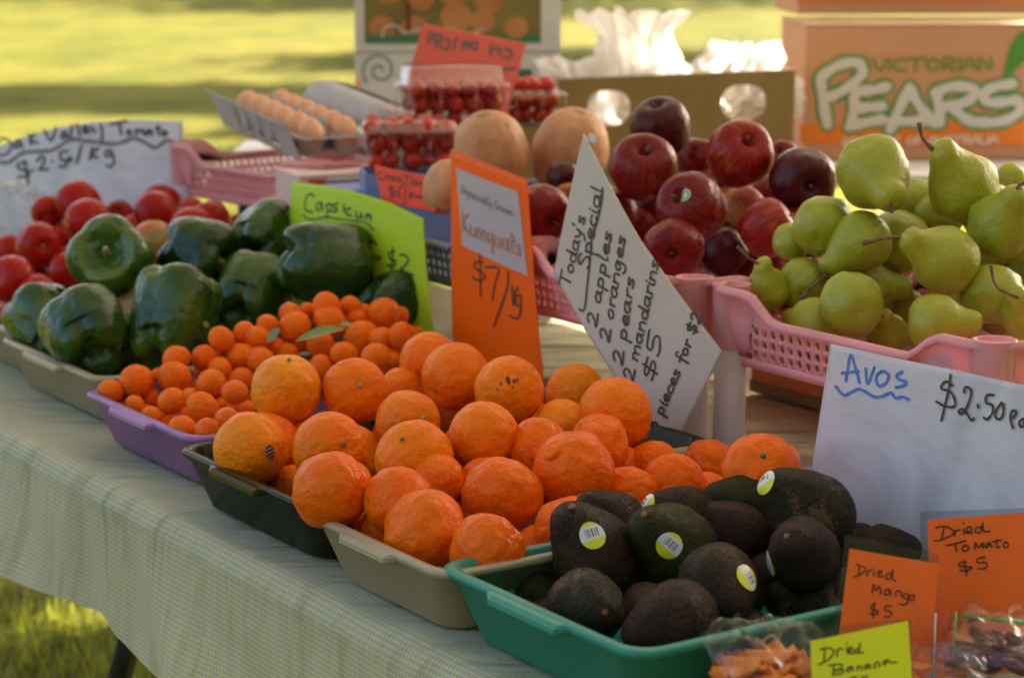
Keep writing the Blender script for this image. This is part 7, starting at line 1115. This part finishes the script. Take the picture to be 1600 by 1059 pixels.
def crumple(name, c, sc, seed, mat, label, cat='bag', sub=5, amp=.28, fr=2.2, pull=None):
    bm = bmesh.new(); bmesh.ops.create_icosphere(bm, subdivisions=sub, radius=1.0)
    for v in bm.verts:
        n = v.co.normalized(); w_ = n + .35 * Vector((nz(n, 2, seed), nz(n, 2, seed + 2), nz(n, 2, seed + 3))); f = 1 + amp * (.6 - 2 * abs(nz(w_, fr, seed))) + amp * .7 * (.6 - 2 * abs(nz(w_, fr * 2.1, seed + 4))) + amp * .45 * (.5 - 2 * abs(nz(w_, fr * 4.7, seed + 8)))
        if pull:
            for d, a_, s_ in pull: f += a_ * max(0, n.dot(Vector(d).normalized())) ** s_
        v.co = Vector((n.x * sc[0], n.y * sc[1], n.z * sc[2])) * f
    me = bpy.data.meshes.new('mesh'); bm.to_mesh(me); bm.free(); o = obj(name, me, mat=mat); o.location = c; return tag(o, label, cat) if label else o
def pleated_bag(base, H, prof, seed, label, tilt=(0, 0), npl=13):
    """gathered thin plastic bag: sharp irregular pleats running up to a pinched neck and a flared mouth"""
    n, m = 150, 46; vs = []; fs = []
    for j in range(m + 1):
        t = j / m; k = t * (len(prof) - 1); i0 = min(int(k), len(prof) - 2); f = k - i0; f = f * f * (3 - 2 * f); r = prof[i0][0] * (1 - f) + prof[i0 + 1][0] * f; pa = prof[i0][1] * (1 - f) + prof[i0 + 1][1] * f
        for i in range(n):
            th = 2 * math.pi * i / n; w = th + .35 * nz((math.cos(th), math.sin(th), t * 2), 1.3, seed)
            ph = w * npl / 2 + 1.2 * nz((math.cos(th) * 1.5, math.sin(th) * 1.5, t * 3), 1, seed + 3)
            pl = abs(math.sin(ph)) * 2 - 1; cr_ = 1 - 2 * abs(nz((math.cos(th) * 2, math.sin(th) * 2, t * 4), 1.2, seed + 6)); cr2 = 1 - 2 * abs(nz((math.cos(th) * 5, math.sin(th) * 5, t * 8), 1.1, seed + 9))
            rr = r * (1 + pa * pl + .26 * (cr_ - .4) + .12 * (cr2 - .4))
            z = H * (t + .03 * nz((math.cos(th) * 2, math.sin(th) * 2, 5), 1, seed) * t + (.03 * t ** 6 * pl))
            vs.append((rr * math.cos(th) + tilt[0] * t * t, rr * math.sin(th) * .8 + tilt[1] * t * t, z))
    for j in range(m):
        for i in range(n): fs.append((j * n + i, j * n + (i + 1) % n, (j + 1) * n + (i + 1) % n, (j + 1) * n + i))
    o = obj('plastic_bag', mesh(vs, fs), mat=M['bagwhite'], smooth=False); o.location = base; return tag(o, label, 'bag', 'white plastic bags in the brown carton')
c = atd(1000, 128, 4.36); c.z = BZ + .03; pleated_bag(c, .275, [(.110, .05), (.130, .06), (.140, .10), (.115, .20), (.066, .24), (.058, .26), (.085, .30)], 3, 'tall bunched white plastic bag rising from the left half of the brown carton', (-.02, .0))
c = atd(1125, 128, 4.40); c.z = BZ + .03; pleated_bag(c, .215, [(.09, .05), (.115, .06), (.125, .12), (.110, .20), (.075, .26), (.05, .3)], 9, 'low white plastic bag in the right half of the brown carton, leaning right', (.055, .0), 9)
c = atd(905, 128, 4.33); c.z = BZ + .03; pleated_bag(c, .185, [(.06, .05), (.072, .1), (.068, .2), (.045, .3), (.055, .4)], 15, 'small crumpled clear bag at the left end of the brown carton', (-.02, 0), 9)
c = atd(20, 345, 3.95); crumple('plastic_bag', c, (.075, .06, .055), 21, M['film'], 'clear crumpled plastic bag behind the tomatoes at the left edge', amp=.35)
def print_box():
    # two stacked fruit boxes left of the punnets: the upper with a dark fruit photograph on it
    a = atd(556, 160, 4.42); a.z = BZ + .002; w = (866 - 546) / 3400 * 4.42
    zt = atd(556, 82, 4.42).z; h = zt - a.z
    t = empty('fruit_box', a, R_(3)); tag(t, 'white fruit box with a green swirl emblem, under the picture printed box', 'carton', 'fruit cartons on the back trestle')
    obj('carton_body', MB().box((w / 2, .15, h / 2), (w, .30, h)).mesh(), t, M['boxwhite'], False)
    mb = MB(); cx, cz = (594 - 556) / 3400 * 4.42, h - .035
    sp = [(cx + (.004 + .0032 * q) * math.cos(q), cz + (.004 + .0032 * q) * math.sin(q)) for q in [k * .35 for k in range(30)]]
    ribbon(mb, sp, .005, lambda x, y: 0, 0); me = mb.mesh(); me.transform(Matrix.Translation((0, -.0012, 0)) @ Matrix.Rotation(R_(90), 4, 'X')); obj('swirl_emblem', me, t, M['swirl'], False)
    obj('green_patch', MB().box((w - .075, -.0006, h - .045), (.035, .001, .022)).mesh(), t, M['photo_green'], False)
    obj('orange_strip', MB().box((.004, -.0006, h / 2 - .02), (.008, .001, h * .7)).mesh(), t, M['orange_edge'], False)
    t2 = empty('fruit_box', (a.x, a.y - .002, zt + .002), R_(3)); tag(t2, 'upper fruit box printed with a dark picture of peaches', 'carton', 'fruit cartons on the back trestle'); H = .27
    obj('carton_body', MB().box((w / 2, .15, H / 2), (w, .30, H)).mesh(), t2, M['boxwhite'], False)
    obj('picture_print', MB().box((w / 2 - .010, -.0006, H / 2 + .006), (w - .060, .001, H - .022)).mesh(), t2, M['photo_dark'], False)
    obj('green_strip', MB().box((w / 2 - .010, -.0014, .026), (w - .060, .001, .016)).mesh(), t2, M['photo_green'], False)
    for i, x in enumerate((.108, .262)): obj('dark_red_strip', MB().box((x, -.0014, .10), (.010, .001, .13)).mesh(), t2, M['photo_red'], False)
    random.seed(4)
    for i in range(9):
        x, z, r = .06 + (i % 5) * .068 + random.uniform(-.01, .01), .055 + (i // 5) * .055 + random.uniform(-.01, .02), random.uniform(.020, .032)
        vs = [(x + r * math.cos(q) * 1.1, -.0016 - i * .0002, z + r * math.sin(q)) for q in [2 * math.pi * k / 16 for k in range(16)]]; obj('peach_print', mesh(vs, [tuple(range(16))]), t2, M['photo_peach'], False)
    vs = [(.085, -.0036, .030), (.10, -.0036, .034)]
    mb = MB(); ribbon(mb, [(.055, .03), (.062, .05), (.085, .052), (.10, .038), (.13, .045), (.15, .04), (.19, .046), (.22, .036), (.26, .042)], .004, lambda x, y: 0, 0); me = mb.mesh(); me.transform(Matrix.Translation((0, -.004, 0)) @ Matrix.Rotation(R_(90), 4, 'X')); obj('script_print', me, t2, M['print_white'], False)
print_box()
# shallow orange printed carton at the back right of the stall table

def under_carton():
    c = uvp(2.14, 2.245, -.0); c.z = 0; t = empty('shallow_carton', uvp(2.12, 2.02, .004), PH); tag(t, 'shallow orange and brown carton on the cloth under the pear basket', 'carton')
    obj('carton_body', MB().box((0, -.06, .028), (.12, .50, .056)).mesh(), t, M['orange_edge'], False)
    obj('brown_base', MB().box((-.0622, -.06, .009), (.002, .50, .016)).mesh(), t, M['kraft'], False)
    obj('white_lining', MB().box((0, -.06, .059), (.10, .48, .005)).mesh(), t, M['foam'], False)
under_carton()

# ------------------------------------------------------------------ bags of dried fruit at the near right corner
def dried_bag(c, sc, rz, seed, content, cmat, label, n, cname):
    t = empty('zip_bag', c, rz); tag(t, label, 'bag', 'clear zip bags of dried fruit')
    nx, ny = 26, 18; vs = []; fs = []
    for s in (1, -1):
        for j in range(ny + 1):
            for i in range(nx + 1):
                x, y = i / nx * 2 - 1, j / ny * 2 - 1; e = max(0, (1 - abs(x) ** 4) * (1 - abs(y) ** 4)) ** .5
                z = sc[2] * (.5 + s * .5 * e) + .35 * sc[2] * nz((x * 2.2, y * 2.2, s), 1.6, seed) * e
                vs.append((x * sc[0] * (1 - .06 * abs(y)), y * sc[1], max(.001, z)))
    m = (nx + 1) * (ny + 1)
    for k in range(2):
        for j in range(ny):
            for i in range(nx): a = k * m + j * (nx + 1) + i; f = (a, a + 1, a + nx + 2, a + nx + 1); fs.append(f if k == 0 else f[::-1])
    obj('film', mesh(vs, fs), t, M['film'])
    obj('zip_seal', MB().box((0, sc[1] * .98, sc[2] * .5 + .002), (sc[0] * 1.9, .005, .002)).mesh(), t, M['gummy'], False)
    rng = random.Random(seed); pm = []
    for q in range(3):
        bend = .35 + .2 * q
        def fn(x, y, z, th, i): return (x * (1 + .15 * nz((x, y, q), 2, seed)), y * .46 * (1 + .2 * nz((x * 2, y, q), 2)), z * .20 + bend * (x * x - .3) * .25 + .10 * math.sin(y * 5 + q))
        vv, ff = lathe([(math.sin(math.pi * i / 8) if 0 < i < 8 else 0, -math.cos(math.pi * i / 8)) for i in range(9)], 14, fn)
        me = mesh(vv, ff); me.materials.append(cmat); me.polygons.foreach_set('use_smooth', [True] * len(me.polygons)); pm.append(me)
    for i in range(n):
        o = obj(cname, pm[i % 3], t, smooth=False); x, y = rng.uniform(-.68, .68), rng.uniform(-.72, .62)
        o.location = (x * sc[0], y * sc[1], sc[2] * (.18 + rng.uniform(.0, .42) * (1 - abs(x) ** 2) * (1 - abs(y) ** 2))); o.rotation_euler = (rng.uniform(-.2, .2), rng.uniform(-.2, .2), rng.uniform(0, 6.28)); q = content * rng.uniform(.8, 1.2); o.scale = (q, q, q)
        md = None
    return t
def onz(px, py, z):
    d = atd(px, py, 1.0) - CAM; return CAM + d * ((TZ + z - CAM.z) / d.z)
dried_bag(onz(1195, 1072, .03), (.058, .050, .048), R_(25), 2, .020, M['mango'], 'clear bag of orange dried mango in front of the avocado tray', 44, 'mango_slice')
dried_bag(onz(1570, 1045, .03), (.055, .060, .045), R_(-20), 5, .018, M['dtomato'], 'clear bag of dark dried tomatoes at the right edge', 30, 'tomato_piece')
dried_bag(onz(1450, 1085, .02), (.035, .050, .040), R_(70), 8, .016, M['mango'], 'narrow clear bag standing between mango card and dried tomatoes', 8, 'banana_chip')
# upright pleated bag top with stripes between the cards
def bag_top():
    t = empty('zip_bag', onz(1462, 1062, .02), R_(8)); tag(t, 'upright pleated clear bag top with red and green edge stripes, right of the mango card', 'bag', 'clear zip bags of dried fruit')
    vs = []; fs = []; n = 30
    for j in range(9):
        for i in range(n + 1):
            x = (i / n - .5) * .036 * (1 + .1 * j / 8); z = j / 8 * .062; vs.append((x, .0035 * math.sin(i * .9 + j * .15) + .002 * math.sin(i * 2.1), z + .0015 * math.sin(i)))
    for j in range(8):
        for i in range(n): a = j * (n + 1) + i; fs.append((a, a + 1, a + n + 2, a + n + 1))
    obj('film', mesh(vs, fs), t, M['film'])
    for x, m in ((-.004, 'foam'), (.006, 'redprint'), (.013, 'gummy')):
        obj('edge_stripe', MB().tube([(x, -.005, .002), (x * 1.05, -.0055, .062)], .0007, 6).mesh(), t, M[m])
bag_top()

# ------------------------------------------------------------------ market canopy over the stall (out of frame) and trees
def canopy():
    u0, u1, v0, v1 = -.2, 5.98, .55, 3.93; zc = 2.25
    t = empty('market_canopy'); tag(t, 'white canvas market canopy on poles sheltering the stall', 'canopy')
    n = 12; vs = []; fs = []
    for i in range(n + 1):
        for j in range(n + 1):
            a, b = i / n, j / n; h = .55 * min(min(a, 1 - a) * 2.2, min(b, 1 - b) * 2, 1.0); p = uvp(u0 + (u1 - u0) * a, v0 + (v1 - v0) * b); vs.append((p.x, p.y, zc + h))
    for i in range(n):
        for j in range(n): a = i * (n + 1) + j; fs.append((a, a + 1, a + n + 2, a + n + 1))
    obj('canvas_roof', mesh(vs, fs), t, M['canvas'])
    c = [(u0, v0), (u1, v0), (u1, v1), (u0, v1)]
    for k in range(4):
        (a, b), (c2, d) = c[k], c[(k + 1) % 4]; p, q = uvp(a, b), uvp(c2, d); vs = [(p.x, p.y, zc), (q.x, q.y, zc), (q.x, q.y, zc - .20), (p.x, p.y, zc - .20)]; obj('valance', mesh(vs, [(0, 1, 2, 3)]), t, M['canvas'], False)
        obj('pole', MB().tube([(p.x, p.y, 0), (p.x, p.y, zc)], .02, 8).mesh(), t, M['boxwhite'])
canopy()
def tree(x, y, hgt, cr_, cz, crz, n, seed, label, ls=.16, cx=0, ry=1.0):
    rng = np.random.default_rng(seed); t = empty('park_tree', (x, y, 0)); tag(t, label, 'tree', 'trees around the lawn')
    pts = [(0, 0, 0), (.05, .02, hgt * .3), (.12 + cx * .3, -.05, hgt * .55), (.1 + cx * .8, 0, hgt * .85)]; mb = MB().tube(pts, [.30, .24, .17, .05], 10)
    for i in range(7):
        a = rng.uniform(0, 6.28); z = hgt * rng.uniform(.35, .7); mb.tube([(.08, 0, z), (cx * .5 + math.cos(a) * cr_ * .4, math.sin(a) * cr_ * .4, z + .8), (cx + math.cos(a) * cr_ * .8, math.sin(a) * cr_ * .8, z + 1.4)], [.10, .06, .02], 6)
    obj('trunk', mb.mesh(), t, M['bark'])
    vs = []; fs = []; cl = rng.normal(size=(46, 3)); cl /= np.linalg.norm(cl, axis=1)[:, None]; cl *= rng.uniform(.3, 1, (46, 1)) ** .5
    for i in range(n):
        c = cl[rng.integers(46)]; p = c + rng.normal(size=3) * .17; p = np.array([p[0] * cr_ + cx, p[1] * cr_ * ry, cz + p[2] * crz])
        a = rng.normal(size=3); a /= np.linalg.norm(a); b = np.cross(a, rng.normal(size=3)); b /= np.linalg.norm(b); s = ls * rng.uniform(.7, 1.3); k = len(vs)
        vs += [tuple(p - a * s), tuple(p + b * s * .5), tuple(p + a * s), tuple(p - b * s * .5)]; fs.append((k, k + 1, k + 2, k + 3))
    obj('crown', mesh(vs, fs), t, M['treeleaf'], False)
    return t
tree(6.9, 26.9, 10, 5.0, 8.6, .7, 3600, 2, 'broad tree right of the view whose shadow bands the lawn', .22, ry=.24)
tree(6.6, 12.2, 8, 2.6, 5.6, 1.8, 1100, 5, 'smaller tree right of the stall dappling the grass', .19)
tree(-6, 52, 12, 6, 8, 4.5, 7000, 7, 'large tree far behind the lawn on the left', .3)
tree(9, 50, 12, 6.5, 8, 4.5, 7000, 8, 'large tree far behind the lawn on the right', .3)
tree(24, 58, 12, 6.5, 8, 4.5, 5000, 9, 'large tree at the far right beyond the lawn', .3)
tree(-24, 60, 12, 6.5, 8, 4.5, 5000, 10, 'large tree at the far left beyond the lawn', .3)

for x, y, sd_ in ((2.5, -5.5, 21), (7.5, -3.0, 22), (-3.0, -8.0, 23), (9.5, 2.6, 24)):  # unseen trees added to block fill light from behind and right
    tree(x, y, 7.5, 2.9, 3.6, 3.2, 3600, sd_, {21: 'dense unseen tree added behind the photographer to cut fill light', 22: 'dense unseen tree added behind and right of the stall to cut fill light', 23: 'dense unseen tree added far behind the photographer to cut fill light', 24: 'dense unseen tree added right of the stall to cut fill light'}[sd_], .24)

tree(8.2, 30.5, 9, 3.2, 7.6, 1.0, 1500, 31, 'thin crowned unseen tree added right of the view to shade the lawn', .26, ry=.5)  # out of view, added to break up the sunlit lawn with shade
tree(5.4, 20.5, 8, 2.4, 6.2, .8, 900, 32, 'slim unseen tree added just right of the view to speckle the lawn', .20, ry=.5)  # unseen, put in for the dappled shade it casts on the lawn
